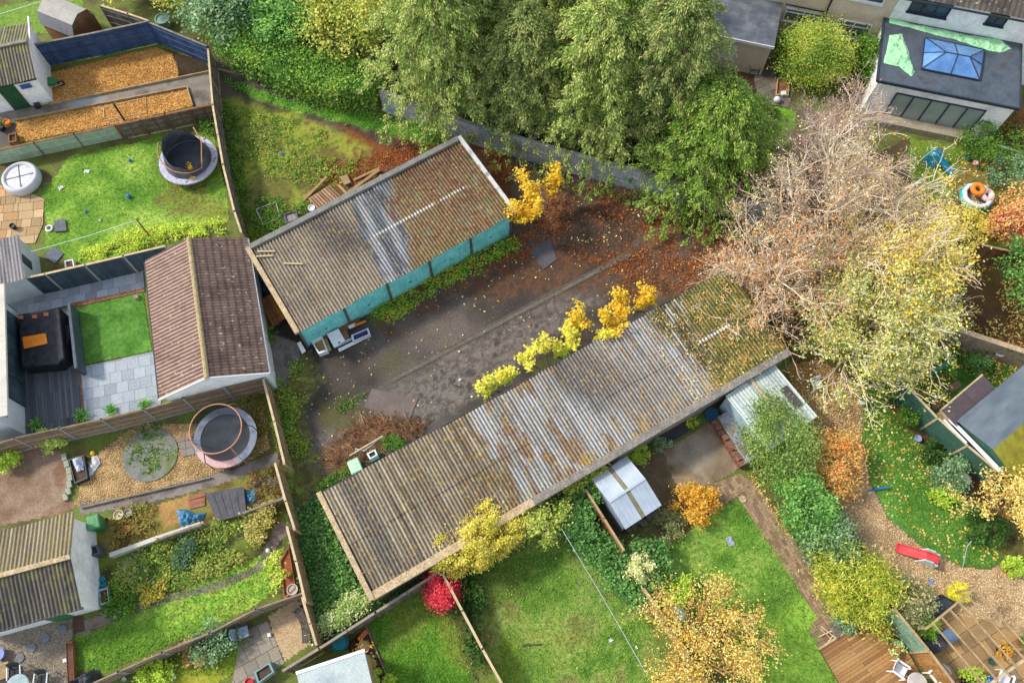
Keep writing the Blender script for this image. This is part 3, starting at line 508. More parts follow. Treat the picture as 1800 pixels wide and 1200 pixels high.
def roof_lower(X, Y, ph, T, si, sh):
    u = X / 23.3; v = Y / 5.4; n = nz(X, Y, 13, .5); f = nz(X, Y, 19, 3.); st = streak(X, Y, 14); k = (_hash(np.floor(X / .177).astype(int), (X * 0).astype(int), 5))
    c = npramp(np.clip(st * 1.2 + k * .5 - .35, 0, 1), ['5f564a', '8a7d68', 'a3967e', 'b3a68c']); c = L3(c, '6f6248', sstep(.4, .7, n) * .5); c = L3(c, '7d6034', sstep(.52, .62, f) * sstep(.1, .3, u) * .55)
    c = L3(c, '6e675d', sstep(.02, .0, np.abs(u - .06 - .0 * v) - .012) * .9)
    lim = .352 - .03 * (1 - v) + .03 * (v < .5) - .015; b = sstep(-.004, .004, u - lim + (k - .5) * .012); pl = npramp(np.clip(st * 1.6 + .6 * k - .6, 0, 1), ['857f76', '98968f', 'a7a7a3', 'b1b3b1']); rust = sstep(.55, .62, nz(X * 1., Y * .35, 33, 2.2)) * sstep(.95, .5, u); pl = L3(pl, '86623a', rust * .75); c = c * (1 - b[..., None]) + pl * b[..., None]
    c = L3(c, '4a4846', sstep(.05, .0, np.abs(u - .57 - .06 * (1 - v) + .06 * (n - .5)) - .02) * sstep(.2, .6, v + .5 * (n - .5)) * .8); c = L3(c, '8a7f74', sstep(.06, .0, np.abs(u - .6 - .1 * (1 - v)) - .03) * .5)
    d = sstep(-.01, .01, u - .765 - .05 * (1 - v) + .015 * (n - .5)); ol = npramp(np.clip(f * 1.5 + k * .6 - .5, 0, 1), ['3f3c2a', '565034', '6b6440', '8d8a70']); c = c * (1 - d[..., None]) + ol * d[..., None]; c = L3(c, 'c0c2be', d * sstep(.6, .66, nz(X * 2.5, Y * .6, 50, 1.4)) * (ph > .5) * .8)
    e = sstep(.84, .9, u + .1 * (n - .5) + .05 * (1 - v)); ms = npramp(np.clip(f * 1.8 - .4, 0, 1), ['57521f', '6f7028', '85803a', '8a5f30']); c = c * (1 - e[..., None] * .9) + ms * e[..., None] * .9
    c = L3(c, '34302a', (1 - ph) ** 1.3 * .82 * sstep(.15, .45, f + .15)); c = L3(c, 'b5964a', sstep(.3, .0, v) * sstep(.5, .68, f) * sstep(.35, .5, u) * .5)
    c = L3(c, 'b99a4e', sstep(.64, .7, nz(X, Y, 41, 11.)) * .5); w = sstep(.016, .006, np.abs(v - .5)) * sstep(.83, .838, u) * sstep(.92, .91, u) * (ph > .4); return L3(c, 'd2d2cf', w)
vm_block = M('dirty_blockwork', ['7d766a', '968d7e'], 2, bs=10, fine=.45); turq = M('turquoise_paint', ['5cb2ae', '7ccac4', '92dad4'], 1.6, rough=.6, fine=.3, bs=9, isl=.0, lo=.25, hi=.75)
fascia_w = M('peeling_white_paint', ['b8b8b4', 'c8c8c4', '55504a'], 2.2, lo=.35, hi=.75)
def garages():
    a, yw, Ln, W = rect((522, 582), (903, 372), (441, 434), 2.4); t = thing('garage_block', 'row of five lock-up garages with turquoise doors and a half rusty half grey corrugated roof', 'garage', (a.x, a.y, 0), yw)
    m = MB(); m.box((Ln / 2, W - .1, 1.08), (Ln - .1, .2, 2.16)); m.box((.1, W / 2, 1.08), (.2, W - .5, 2.16)); m.box((Ln - .1, W / 2, 1.08), (.2, W - .5, 2.16)); m.box((Ln / 2, .24, 2.16), (Ln - .1, .16, .2)); m.build('wall', vm_block, t)
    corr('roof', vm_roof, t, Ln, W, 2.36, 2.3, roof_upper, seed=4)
    MB().box((-.02, W / 2 - .05, 2.4), (.26, W + .1, .2)).build('fascia', concrete_tan, t, bev=.01); MB().box((Ln / 2 - .1, W + .02, 2.37), (Ln + .1, .3, .2)).build('fascia', M('grey_mortar', ['6d6a64', '85827b'], 2, fine=.5), t, bev=.01); MB().box((Ln + .06, W / 2, 2.38), (.2, W + .2, .2)).build('fascia', fascia_w, t, bev=.01)
    MB().box((Ln / 2, .03, 2.27), (Ln, .05, .1)).build('gutter_board', wood_dark, t)
    for i in range(5):
        x0 = .12 + i * (Ln - .2) / 5; w_ = (Ln - .2) / 5 - .12; m = MB(); k = 16
        for j in range(k): m.box((x0 + w_ * (j + .5) / k, .12 + (.012 if j % 2 else 0), 1.06), (w_ / k * .97, .03, 2.08))
        d = m.build('garage_door', turq, t); MB().tube([(x0 + w_ / 2 - .08, .06, .95), (x0 + w_ / 2 + .08, .06, .95)], .018).build('handle', metal_dk, d)
    for i in range(6): MB().box((.06 + i * (Ln - .2) / 5, .1, 1.08), (.12, .16, 2.16)).build('post', M('door_post', ['4a4540', '6a635a']) if i == 0 else bpy.data.materials['door_post'], t)
    for x, y, l, r in ((.7, 4.9, .9, -.55), (.5, 4.7, .85, -.5), (1.55, 3.5, 1.0, -.6)): tag(MB().box((0, 0, 0), (l, .07, .05)).build('timber_offcut', wood_lt), {4.9: 'pale batten lying on the far left corner of the turquoise garage roof', 4.7: 'shorter pale batten beside another on the turquoise garage roof corner', 3.5: 'single pale stick lying alone on the grey part of the turquoise garage roof'}[y], 'timber', 'timber lying on the garage roof'); o = COL.objects[-1]; q = Vector((x * math.cos(yw) - y * math.sin(yw) + a.x, x * math.sin(yw) + y * math.cos(yw) + a.y, 2.43)); o.location = q; o.rotation_euler = (0, 0, yw + r)
    a, yw, Ln, W = rect((653, 1050), (1390, 618), (558, 870), 2.4); t = thing('garage_block', 'longest row of lock-up garages with a patched grey, white and mossy corrugated roof', 'garage', (a.x, a.y, 0), yw)
    m = MB(); m.box((Ln / 2, .12, 1.05), (Ln - .1, .2, 2.1)); m.box((.1, W / 2, 1.05), (.2, W - .5, 2.1)); m.box((Ln - .1, W / 2, 1.05), (.2, W - .5, 2.1)); m.box((Ln / 2, W - .2, 2.2), (Ln, .1, .12)); m.build('wall', vm_block, t)
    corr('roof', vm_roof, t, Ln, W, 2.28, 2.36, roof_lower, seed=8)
    MB().box((Ln * .68, .05, 2.3), (Ln * .64, .38, .22)).build('parapet', concrete_dk, t, bev=.02); MB().box((Ln * .18, .05, 2.3), (Ln * .36, .38, .22)).build('parapet', concrete_tan, t, bev=.02)
    MB().box((-.02, W / 2, 2.36), (.24, W + .2, .2)).build('fascia', concrete_tan, t, bev=.01); MB().box((Ln / 2, W + .03, 2.31), (Ln, .05, .14)).build('gutter_board', wood_dark, t)
    for i in range(9):
        x0 = .15 + i * (Ln - .3) / 9; w_ = (Ln - .3) / 9 - .12; m = MB()
        for j in range(16): m.box((x0 + w_ * (j + .5) / 16, W - .14 + (.012 if j % 2 else 0), 1.06), (w_ / 16 * .97, .03, 2.08))
        m.build('garage_door', turq, t)
garages()
# --- gabled and lean-to outbuildings
def gshed(name, label, cat, p00, p10, p01, ze, zr, wall, roofer, ov=.15, W=None, ridge=None, ends=.12):
    a, yw, Ln, W0 = rect(p00, p10, p01, ze); W = W or W0; t = thing(name, label, cat, (a.x, a.y, 0), yw); i = ov
    pr = [(i, 0), (W - i, 0), (W - i, ze - .06), (W / 2, zr - .1), (i, ze - .06)]
    MB().hexa([(Ln - ends, y, z) for y, z in pr], [(ends, y, z) for y, z in pr]).build('wall', wall, t); roofer(t, Ln, W, ze, zr)
    if ridge: MB().bar((-.02, W / 2, zr + .05), (Ln + .02, W / 2, zr + .05), .22, .09).build('ridge', ridge, t, bev=.02)
    return t, a, yw, Ln, W
def corr_gable(c1, c2):
    def f(t, Ln, W, ze, zr):
        corr('roof_slope', vm_roof, t, Ln, W / 2, ze, zr, c1, lap=0, seed=3)
        o = corr('roof_slope', vm_roof, t, Ln, W / 2, ze, zr, c2, lap=0, seed=5); me = o.data; co = np.empty(len(me.vertices) * 3, np.float32); me.vertices.foreach_get('co', co); co = co.reshape(-1, 3); co[:, 1] = W - co[:, 1]; me.vertices.foreach_set('co', co.ravel()); me.flip_normals(); me.update()
    return f
def cf(cols, moss=None, mt=.6, seed=2, dark=.5, sc=.7):
    def f(X, Y, ph, T, si, sh):
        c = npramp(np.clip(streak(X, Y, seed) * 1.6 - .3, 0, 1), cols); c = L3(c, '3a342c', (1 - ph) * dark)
        if moss: c = L3(c, moss, sstep(mt - .04, mt + .14, nz(X, Y, seed + 4, sc * 3.5)) * .5)
        return c
    return f
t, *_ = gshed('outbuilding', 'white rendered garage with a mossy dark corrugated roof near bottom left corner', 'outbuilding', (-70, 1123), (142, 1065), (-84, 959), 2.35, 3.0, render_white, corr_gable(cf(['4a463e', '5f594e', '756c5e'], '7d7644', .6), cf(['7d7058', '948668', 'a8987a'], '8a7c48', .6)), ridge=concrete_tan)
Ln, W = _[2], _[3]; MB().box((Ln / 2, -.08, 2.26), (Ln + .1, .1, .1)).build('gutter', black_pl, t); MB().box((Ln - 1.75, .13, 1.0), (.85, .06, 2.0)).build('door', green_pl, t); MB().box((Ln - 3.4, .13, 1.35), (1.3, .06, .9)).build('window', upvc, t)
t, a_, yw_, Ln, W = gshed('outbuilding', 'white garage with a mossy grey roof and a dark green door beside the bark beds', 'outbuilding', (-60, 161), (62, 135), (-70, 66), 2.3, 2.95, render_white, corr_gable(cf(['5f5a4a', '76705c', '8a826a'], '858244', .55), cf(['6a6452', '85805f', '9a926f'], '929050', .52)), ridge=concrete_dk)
MB().box((Ln - 1.9, .12, .98), (.95, .07, 1.96)).build('door', M('forest_green_paint', ['23452c', '2f5538'], 3), t); f_ = MB().box((Ln - .85, .12, 1.65), (.75, .07, .5)).build('window', upvc, t); MB().box((Ln - .85, .07, 1.68), (.6, .04, .34)).build('pane', M('blue_pane', ['2c4a8a', '3a5a9a'], 3, rough=.1), f_); MB().box((Ln / 2, -.06, 2.2), (Ln, .09, .09)).build('gutter', black_pl, t); MB().box((Ln + .03, W * .75, 2.66), (.08, W * .55, .1), 0, 0).build('barge_board', upvc, t)
def metal_slopes(t, Ln, W, ze, zr):
    for s in (0, 1):
        m = MB(); k = 9
        for i in range(k):
            if i == 4: continue
            x0, x1 = Ln * i / k, Ln * (i + .96) / k; y0, y1 = (-.08, W / 2) if s == 0 else (W / 2, W + .08); za, zb = (ze - .04, zr) if s == 0 else (zr, ze - .04)
            m.hexa([(x0, y0, za), (x1, y0, za), (x1, y1, zb), (x0, y1, zb)], [(x0, y0, za + .03), (x1, y0, za + .03), (x1, y1, zb + .03), (x0, y1, zb + .03)]); m.bar((x1, y0, za + .03), (x1, y1, zb + .03), .03, .03)
        m.build('roof_slope', metal_grey, t); i = 4; x0, x1 = Ln * i / k, Ln * (i + .96) / k; MB().hexa([(x0, y0, za - .01), (x1, y0, za - .01), (x1, y1, zb - .01), (x0, y1, zb - .01)], [(x0, y0, za + .01), (x1, y0, za + .01), (x1, y1, zb + .01), (x0, y1, zb + .01)]).build('rooflight', M('dirty_clear_sheet', ['6f6a4c', '8a8468'], 5, rough=.4) if s == 0 else bpy.data.materials['dirty_clear_sheet'], t)
t, a_, yw_, Ln, W = gshed('metal_shed', 'small galvanised metal shed with a ridged roof and two dingy rooflights', 'shed', (1098, 927), (1161, 885), (1042, 843), 1.75, 2.08, M('grey_blue_sheet', ['7f8b96', '95a1ab'], 2, rough=.5), metal_slopes, ov=.06, ends=.06)
MB().bar((0, W / 2, 2.13), (Ln, W / 2, 2.13), .12, .03).build('ridge', metal_grey, t); MB().box((Ln / 2, -.02, 1.66), (Ln, .05, .1)).build('door_track', metal_grey, t); MB().box((Ln / 2, .04, .85), (Ln * .55, .03, 1.6)).build('door', metal_dk, t)
def felt_slopes(t, Ln, W, ze, zr):
    fm = VM('felt_roof', bs=25, fine=.3)
    for s in (0, 1):
        n = 50; s_, q = np.meshgrid(np.linspace(-.1, Ln + .1, 60), np.linspace(-.12, W / 2, 40), indexing='ij'); z = ze + (zr - ze) * q / (W / 2) + .03; y = q if s == 0 else W - q
        g_ = npramp(np.clip(fbm(s_ * .9, q * 3, 4) * 1.4 - .2, 0, 1), ['545e66', '606a72', '6c767c']); ms = npramp(fbm(s_ * 3, q * 3, 9), ['4f4a26', '7d7426', '8f8a30', '5f5c4a'])
        c = g_ if s == 1 else g_ * (1 - sstep(.35, .5, fbm(s_ * .8, q * .8, 12) + .25)[..., None]) + ms * sstep(.35, .5, fbm(s_ * .8, q * .8, 12) + .25)[..., None]
        id = np.arange(s_.size).reshape(s_.shape); F = np.stack([id[:-1, :-1], id[1:, :-1], id[1:, 1:], id[:-1, 1:]], -1).reshape(-1, 4); F = F if s == 0 else F[:, ::-1]
        link('roof_slope', np_mesh('roof_slope', np.stack([s_, y, z], -1).reshape(-1, 3), F, fm, c.reshape(-1, 3)), t)
t, a_, yw_, Ln, W = gshed('garden_shed', 'green shed under a grey felt roof, one slope yellow with moss', 'shed', (1791, 846), (1905, 746), (1681, 746), 2.15, 2.6, wood_dgreen, felt_slopes, ov=.12)
def lean(name, label, cat, p00, p10, p01, z0, z1, wall, roofm, colf=None, th=.05, ov=.08, seed=2, felt=None, hbase=0):
    a, yw, Ln, W = rect(p00, p10, p01, (z0 + z1) / 2); t = thing(name, label, cat, (a.x, a.y, 0), yw)
    MB().hexa([(ov, ov, 0), (Ln - ov, ov, 0), (Ln - ov, W - ov, 0), (ov, W - ov, 0)], [(ov, ov, z0 - .06), (Ln - ov, ov, z0 - .06), (Ln - ov, W - ov, z1 - .06), (ov, W - ov, z1 - .06)]).build('wall', wall, t)
    if colf: corr('roof', vm_roof, t, Ln, W, z0, z1, colf, lap=0, seed=seed, amp=.02)
    else: MB().hexa([(0, 0, z0 - .05), (Ln, 0, z0 - .05), (Ln, W, z1 - .05), (0, W, z1 - .05)], [(0, 0, z0 + th), (Ln, 0, z0 + th), (Ln, W, z1 + th), (0, W, z1 + th)]).build('roof', roofm, t, bev=.015)
    return t, a, yw, Ln, W
t, a_, yw_, Ln, W = lean('garden_shed', 'white shed with a ribbed grey roof backing on to the dark fence', 'shed', (-75, 519), (42, 486), (-88, 446), 2.15, 2.2, render_grey, None, cf(['6f6a68', '858080', '96928f'], None, dark=.35, seed=6)); MB().box((Ln - .06, W * .5, 1.5), (.05, .5, .9)).build('slit_window', frame_dk, t)
t, a_, yw_, Ln, W = lean('garden_shed', 'pale corrugated shed with streaky white green roof behind the longest garages', 'shed', (1350, 788), (1435, 727), (1278, 693), 2.0, 2.1, M('pale_blue_board', ['8fa4ac', 'a5b6bc'], 2), None, cf(['8e9a94', 'b4bdb6', 'c2cac2'], '5a5240', .74, dark=.12, seed=9)); MB().box((Ln * .5, W * .5, 2.16), (.12, W, .05), 0).build('roof_batten', wood_lt, t); MB().box((Ln * .86, W * .42, 2.09), (.42, W * .36, .05)).build('roof_patch', wood_dark, t)
t, a_, yw_, Ln, W = lean('garden_shed', 'dark brown flat shed roof with a cream front board among fallen leaves', 'shed', (1680, 746), (1752, 684), (1654, 722), 2.0, 2.1, wood_lt, M('brown_felt', ['4d4244', '5c5052'], 2)); MB().box((Ln / 2, W + .04, 2.05), (Ln, .07, .2)).build('front_board', wood_lt, t); MB().bar((Ln / 2, 0, 2.115), (Ln / 2, W, 2.165), .03, .02).build('roof_seam', wood_dark, t)
t, a_, yw_, Ln, W = lean('garden_shed', 'flat roofed shed with a pale green roof and white edge beside teal water butt', 'shed', (546, 1300), (668, 1258), (485, 1196), 2.05, 2.15, wood_tan, M('pale_green_sheet', ['a2aca8', 'b0b9b4', '8f9a9c'], .6, rough=.5)); MB().box((Ln / 2, W + .03, 2.17), (Ln + .05, .14, .12)).build('white_fascia', upvc, t, bev=.01)
def gambrel():
    a, b = P(72, 44, 1.2), P(130, 68, 1.2); d = b - a; yw = math.atan2(d.y, d.x); Ln = d.length; t = thing('garden_shed', 'barn roofed grey shed with a brown boarded end beyond the navy fence', 'shed', (a.x, a.y, 0), yw); W = 2.1
    pr = [(0, 1.25), (.35, 1.95), (W / 2, 2.2), (W - .35, 1.95), (W, 1.25)]; q = [(.06, 0), (W - .06, 0)] + [(W - .06, 1.2), (W - .38, 1.9), (W / 2, 2.14), (.38, 1.9), (.06, 1.2)]
    MB().hexa([(Ln - .05, y, z) for y, z in q], [(.05, y, z) for y, z in q]).build('wall', wood_brown, t)
    for i in range(4):
        (y0, z0), (y1, z1) = pr[i], pr[i + 1]; MB().hexa([(-.05, y0, z0 - .01), (Ln + .05, y0, z0 - .01), (Ln + .05, y1, z1 - .01), (-.05, y1, z1 - .01)], [(-.05, y0, z0 + .03), (Ln + .05, y0, z0 + .03), (Ln + .05, y1, z1 + .03), (-.05, y1, z1 + .03)]).build('roof_slope', M('grey_felt', ['6d6c6e', '7d7c7e'], 2) if i == 0 else bpy.data.materials['grey_felt'] if i == 3 else M('pale_felt', ['9a958c', 'aaa59b'], 2), t)
gambrel()
# --- the tiled garden building on the left
def tiled():
    a, yw, Ln, W = rect((283, 700), (470, 655), (252, 460), 2.4); t = thing('garden_building', 'brown pantiled white rendered garden building beside the artificial lawn', 'building', (a.x, a.y, 0), yw); zr = 3.5; W, Ln = Ln, W
    # local x across the ridge (0..W), y along it (0..Ln)
    pr = [(.12, 0), (W - .12, 0), (W - .12, 2.34), (W / 2, zr - .1), (.12, 2.34)]; MB().hexa([(x, .1, z) for x, z in pr], [(x, Ln - .1, z) for x, z in pr]).build('wall', render_white, t)
    v2 = VM('roof_tile', fine=.3, bs=18, bump=.3, rough=.8)
    tiles('roof_slope', v2, t, (-.08, -.06), (0, 1), (1, 0), Ln + .12, W / 2 + .08, zr, 2.34, ['8a6e60', '9a7e70', 'a68a7a', '927668'], .2, .34, 3, .01, .065, .95)  # sunward slope: sunlight put into its lighter tile colours
    tiles('roof_slope', v2, t, (W + .08, -.06), (0, 1), (-1, 0), Ln + .12, W / 2 + .08, zr, 2.34, ['5a4840', '68554c', '745f56', '7a6654'], .16, .33, 5, .055, .028, .45)  # same tile on the slope away from the sun, shade put into its colours
    m = MB(); n = 16
    for i in range(n): m.tube([(W / 2, -.06 + (Ln + .12) * i / n, zr + .0), (W / 2, -.06 + (Ln + .12) * (i + .98) / n, zr + .0)], .13, 10)
    m.build('ridge', M('mossy_ridge_tile', ['8f7d58', 'a8966c', '7d6a50'], 5, fine=.5), t)
    MB().box((-.12, Ln / 2, 2.3), (.1, Ln, .09)).build('gutter', black_pl, t); MB().box((W + .1, Ln / 2, 2.3), (.06, Ln, .14)).build('fascia', upvc, t)
    for s in (0, 1): MB().bar((-.1 if s == 0 else W + .1, -.04, 2.36), (W / 2, -.04, zr + .02), .06, .12).build('barge_board', upvc, t)
tiled()
# --- house at the left edge
def left_house():
    c0, c1 = P(47, 765, 0), P(40, 556, 0); d = (c1 - c0).normalized(); yw = math.atan2(d.y, d.x) - math.pi / 2; Ln = (c1 - c0).length; t = thing('house', 'pale grey flat roofed house extension with tall dark framed glass doors onto the decking', 'house', c0, yw)
    MB().box((-1.6, Ln / 2, 1.35), (3.2, Ln, 2.7)).build('wall', render_grey, t); qx = (P(13, 721, 2.85) - c0).dot(Vector((math.cos(yw), math.sin(yw), 0))); MB().box((qx - 1.8, Ln / 2 + .2, 2.78), (3.6, Ln + .4, .14)).build('roof', M('cream_roof_edge', ['b9b2a4', 'c9c2b2'], 2), t, bev=.02)
    d_ = MB().box((.03, Ln * .58, 1.12), (.08, Ln * .72, 2.2)).build('patio_door', frame_dk, t)
    for i in range(4): MB().box((.075, Ln * (.26 + .18 * i + .045), 1.12), (.02, Ln * .16, 2.0)).build('pane', glass_dk, d_)
    MB().lathe([(.0, 0), (.07, .02), (.06, .1), (0, .12)], (.1, .4, 1.9), 10).build('wall_lamp', black_pl, t)
left_house()
# --- terrace at the top right
A0, B0 = P(1562, 32, 3), P(1797, 77, 3); A0.z = B0.z = 0; DW = (B0 - A0).normalized(); NW = Vector((DW.y, -DW.x, 0))
def window(par, org, A, B, px, fm, gm, bars=(), tops=None, name='window'):
    q = [on_wall(A, B, *p) for p in px]; d = (B - A).normalized(); n = Vector((d.y, -d.x, 0)); s = [(p - A).dot(d) for p in q]; s0, s1 = (s[0] + s[3]) / 2, (s[1] + s[2]) / 2; z1, z0 = (q[0].z + q[1].z) / 2, (q[2].z + q[3].z) / 2; m = MB(); at = lambda s_, z, o: A + d * s_ + n * o + Vector((0, 0, z)) - org; yw = math.atan2(d.y, d.x); f = .07
    m.box(at((s0 + s1) / 2, z1 - f / 2, .03), (s1 - s0, .08, f), yw); m.box(at((s0 + s1) / 2, z0 + f / 2, .03), (s1 - s0, .08, f), yw)
    for s_ in (s0 + f / 2, s1 - f / 2): m.box(at(s_, (z0 + z1) / 2, .03), (f, .08, z1 - z0 - 2 * f), yw)
    for b in bars: m.box(at(s0 + (s1 - s0) * b, (z0 + z1) / 2, .032), (f, .08, z1 - z0 - 2 * f), yw)
    if tops: m.box(at((s0 + s1) / 2, z0 + (z1 - z0) * tops, .028), (s1 - s0 - 2 * f, .07, f * .8), yw)
    o = m.build(name, fm, par); MB().box(at((s0 + s1) / 2, (z0 + z1) / 2, .012), (s1 - s0 - f, .02, z1 - z0 - f), yw).build('pane', gm, o); MB().box(at((s0 + s1) / 2, z0 - .03, .07), (s1 - s0 + .1, .16, .05), yw).build('sill', fm, o); return o
def terrace():
    xs = lambda s: A0 + DW * s; pr = lambda s0, s1, dep, z0, z1, o=0: [tuple((xs(s0) + NW * o)[:2]), tuple((xs(s1) + NW * o)[:2]), tuple((xs(s1) - NW * dep)[:2]), tuple((xs(s0) - NW * dep)[:2])]
    t = thing('terraced_house', 'cream pebbledashed house with white framed windows behind the rounded evergreen', 'house', xs(-8)); og = Vector(t.location)
    MB().prism(pr(-9, -.02, 8, 0, 5.2), 0, 5.1).build('wall', render_cream, t, og)
    grey_blind = M('grey_blind_glass', ['6a6b62', '77786e'], .8, rough=.15, fine=0, bump=0)
    window(t, og, A0, B0, [(1386, 12), (1447, 26), (1441, 42), (1371, 38)], upvc, grey_blind, (.5,), .7); window(t, og, A0, B0, [(1474, 31), (1534, 45), (1519, 72), (1463, 56)], upvc, grey_blind, (.5,), .7); window(t, og, A0, B0, [(1505, -30), (1565, -16), (1550, 9), (1498, -4)], upvc, glass_dk, (.5,), .7)
    p = on_wall(A0, B0, 1462, 0); m = MB(); m.tube([Vector((p.x, p.y, 5)) + NW * .1 - og, Vector((p.x, p.y, .1)) + NW * .1 - og], .055, 8); a_, b_ = on_wall(A0, B0, 1382, 6), on_wall(A0, B0, 1452, 20); m.tube([a_ + NW * .1 - og, b_ + NW * .1 - og], .04, 6); m.build('downpipe', black_pl, t)
    rf = lambda s0, s1, nm, par, og: tiles(nm, VM('dark_pantile', fine=.3, bs=18) if 'dark_pantile' not in bpy.data.materials else bpy.data.materials['dark_pantile'], par, tuple((xs(s0) + NW * .35 - og)[:2]), (DW.x, DW.y), (-NW.x, -NW.y), s1 - s0, 4.4, 8., 4.95, ['4a4540', '5c554e', '6a635a'], .3, .34, 7)
    rf(-9, -.02, 'roof', t, og)
    t2 = thing('terraced_house', 'white rendered house with dark windows above a flat roofed extension with a glass lantern', 'house', xs(2)); og = Vector(t2.location)
    MB().prism(pr(0, 12, 8, 0, 5.1), 0, 4.85).build('wall', render_white, t2, og); rf(0, 12, 'roof', t2, og); m = MB(); m.tube([xs(0) + NW * .42 + Vector((0, 0, 4.88)) - og, xs(12) + NW * .42 + Vector((0, 0, 4.88)) - og], .06, 8); m.build('gutter', black_pl, t2)
    window(t2, og, A0, B0, [(1607, -8), (1680, 7), (1660, 33), (1598, 18)], frame_dk, glass_dk, (.33, .66)); window(t2, og, A0, B0, [(1743, 21), (1778, 29), (1760, 47), (1731, 40)], frame_dk, glass_dk, (.5,))
    # extension
    F0, F1 = P(1545, 140, 3), P(1790, 195, 3); dF = F1 - F0; dF.z = 0; F0 = (A0 + NW * (A0 - Vector((F0.x, F0.y, 0))).dot(-NW)) if 0 else Vector((F0.x, F0.y, 0)); dep = abs((Vector((F0.x, F0.y, 0)) - A0).dot(NW)); s0 = (F0 - A0).dot(DW); s1 = (Vector((F1.x, F1.y, 0)) - A0).dot(DW)
    e = lambda s, o: A0 + DW * s + NW * o; t3 = tag(thing('house_extension', 'flat roofed white extension with folding glass doors and a blue glass roof lantern', 'house', e(s0, dep)), None); og = Vector(t3.location); pl = lambda a0, a1, o0, o1: [tuple((e(a0, o0) - og)[:2]), tuple((e(a1, o0) - og)[:2]), tuple((e(a1, o1) - og)[:2]), tuple((e(a0, o1) - og)[:2])]
    MB().prism(pl(s0 + .05, s1 - .05, .02, dep - .05), 0, 2.88).build('wall', render_white, t3); rmat = M('wet_grey_membrane', ['434a52', '525a62', '463c34'], .9, rough=.45, lo=.35, hi=.78, bs=5, fine=.1); MB().prism(pl(s0 - .05, s1 + .05, .0, dep + .05), 2.9, 3.0).build('roof', rmat, t3)
    for a0, a1, o0, o1 in ((s0 - .08, s1 + .08, dep + .06, dep + .13), (s0 - .12, s0 - .05, .05, dep + .06), (s1 + .05, s1 + .12, .05, dep + .06)): MB().prism(pl(a0, a1, o0, o1), 2.86, 3.05).build('roof_edge', frame_dk, t3)
    Fa, Fb = e(s0, dep - .05), e(s1, dep - .05); window(t3, og, Fa, Fb, [(1585, 160), (1735, 198), (1695, 238), (1548, 196)], frame_dk, M('door_glass', ['7a8a84', '98a49e'], .5, rough=.08, fine=0, bump=0, spec=.6), (.2, .4, .6, .8), None, 'folding_door')
    q0, q1 = on_wall(Fa, Fb, 1540, 200), on_wall(Fa, Fb, 1705, 242); MB().prism([tuple((q - og)[:2]) for q in (q0 + NW * .05, q1 + NW * .05, q1 + NW * .7, q0 + NW * .7)], 0, .45).build('terrace_step', M('beige_block', ['8f8470', 'a39882'], 3), t3)
    # lantern
    c = PX([(1620, 121), (1722, 141), (1730, 88), (1626, 66)], 3.1); rg = PX([(1663, 92), (1705, 100)], 3.75); lt = MB(); lt.hexa([p - og - Vector((0, 0, .1)) for p in c], [p - og for p in c]); la = lt.build('lantern_kerb', frame_dk, t3)
    cc = [p - og + Vector((0, 0, .01)) for p in c]; r0, r1 = [p - og for p in rg]; gb = M('blue_solar_glass', ['3f6a9c', '5480b4', '6a94c4'], 1.2, rough=.08, fine=0, bump=0, spec=.9); MB().add(cc + [r0, r1], [(0, 1, 5, 4), (1, 2, 5), (2, 3, 4, 5), (3, 0, 4)]).build('lantern_glass', gb, t3)
    for p, q in [(cc[0], r0), (cc[3], r0), (cc[1], r1), (cc[2], r1), (r0, r1), (cc[0].lerp(cc[1], .5), r0.lerp(r1, .5)), (cc[2].lerp(cc[3], .5), r0.lerp(r1, .5)), (cc[0], cc[1]), (cc[1], cc[2]), (cc[2], cc[3]), (cc[3], cc[0]), (cc[0].lerp(cc[3], .5), r0), (cc[1].lerp(cc[2], .5), r1)]: MB().bar(p, q, .045, .06).build('glazing_bar', frame_dk, t3)
    return e, s0, s1, dep
EXT = terrace()
def flat_garage():
    a, yw, Ln, W = rect((1240, 55), (1360, 80), (1270, -60), 2.6); t = thing('garage', 'flat roofed cream garage with a dark grey roof between conifer and rounded evergreen', 'garage', (a.x, a.y, 0), yw)
    MB().box((Ln / 2, W / 2, 1.25), (Ln - .1, W, 2.5)).build('wall', render_cream, t); MB().box((Ln / 2, W / 2 - .05, 2.58), (Ln + .1, W + .1, .1)).build('roof', M('streaked_felt', ['4c4f54', '5c6066', '75777a'], 1.5, rough=.6), t); MB().box((Ln / 2, -.13, 2.52), (Ln + .12, .05, .2)).build('fascia', upvc, t); MB().bar((Ln - 1.1, .03, 2.2), (Ln - 1.3, .03, 1.95), .05, .05).build('bracket', black_pl, t); MB().box((Ln - 2.4, .02, 1.35), (.9, .08, 1.2)).build('window', upvc, t)
    return t
flat_garage()
# --- walls
def wall_line(name, label, line, h, th, mat, cop=None, cat='wall'):
    W = [Vector((p.x, p.y, 0)) for p in [P(p[0], p[1], h) for p in line]]; t = thing(name, label, cat, W[0])
    for a, b in zip(W[:-1], W[1:]):
        d = b - a; yw = math.atan2(d.y, d.x); c = (a + b) / 2 - W[0]; MB().box((c.x, c.y, h / 2), (d.length, th, h), yw).build('wall', mat, t)
        if cop: MB().box((c.x, c.y, h + .03), (d.length, th + .06, .06), yw).build('coping', cop, t, bev=.01)
    return t
g = G('grey_block_wall', .9); br = g.n('TexBrick', {'Vector': g.n('Mapping', {'Vector': g.obj(), 'Rotation': (math.radians(90), 0, 0)}).outputs[0], 'Color1': (*hx('a4a6aa'), 1), 'Color2': (*hx('8d9094'), 1), 'Mortar': (*hx('bdbdba'), 1), 'Scale': 1.0, 'Brick Width': .45, 'Row Height': .225, 'Mortar Size': .014}); br.offset = .5; BW = g.out(g.grain(br.outputs['Color'], g.noise(3, 6), .22))
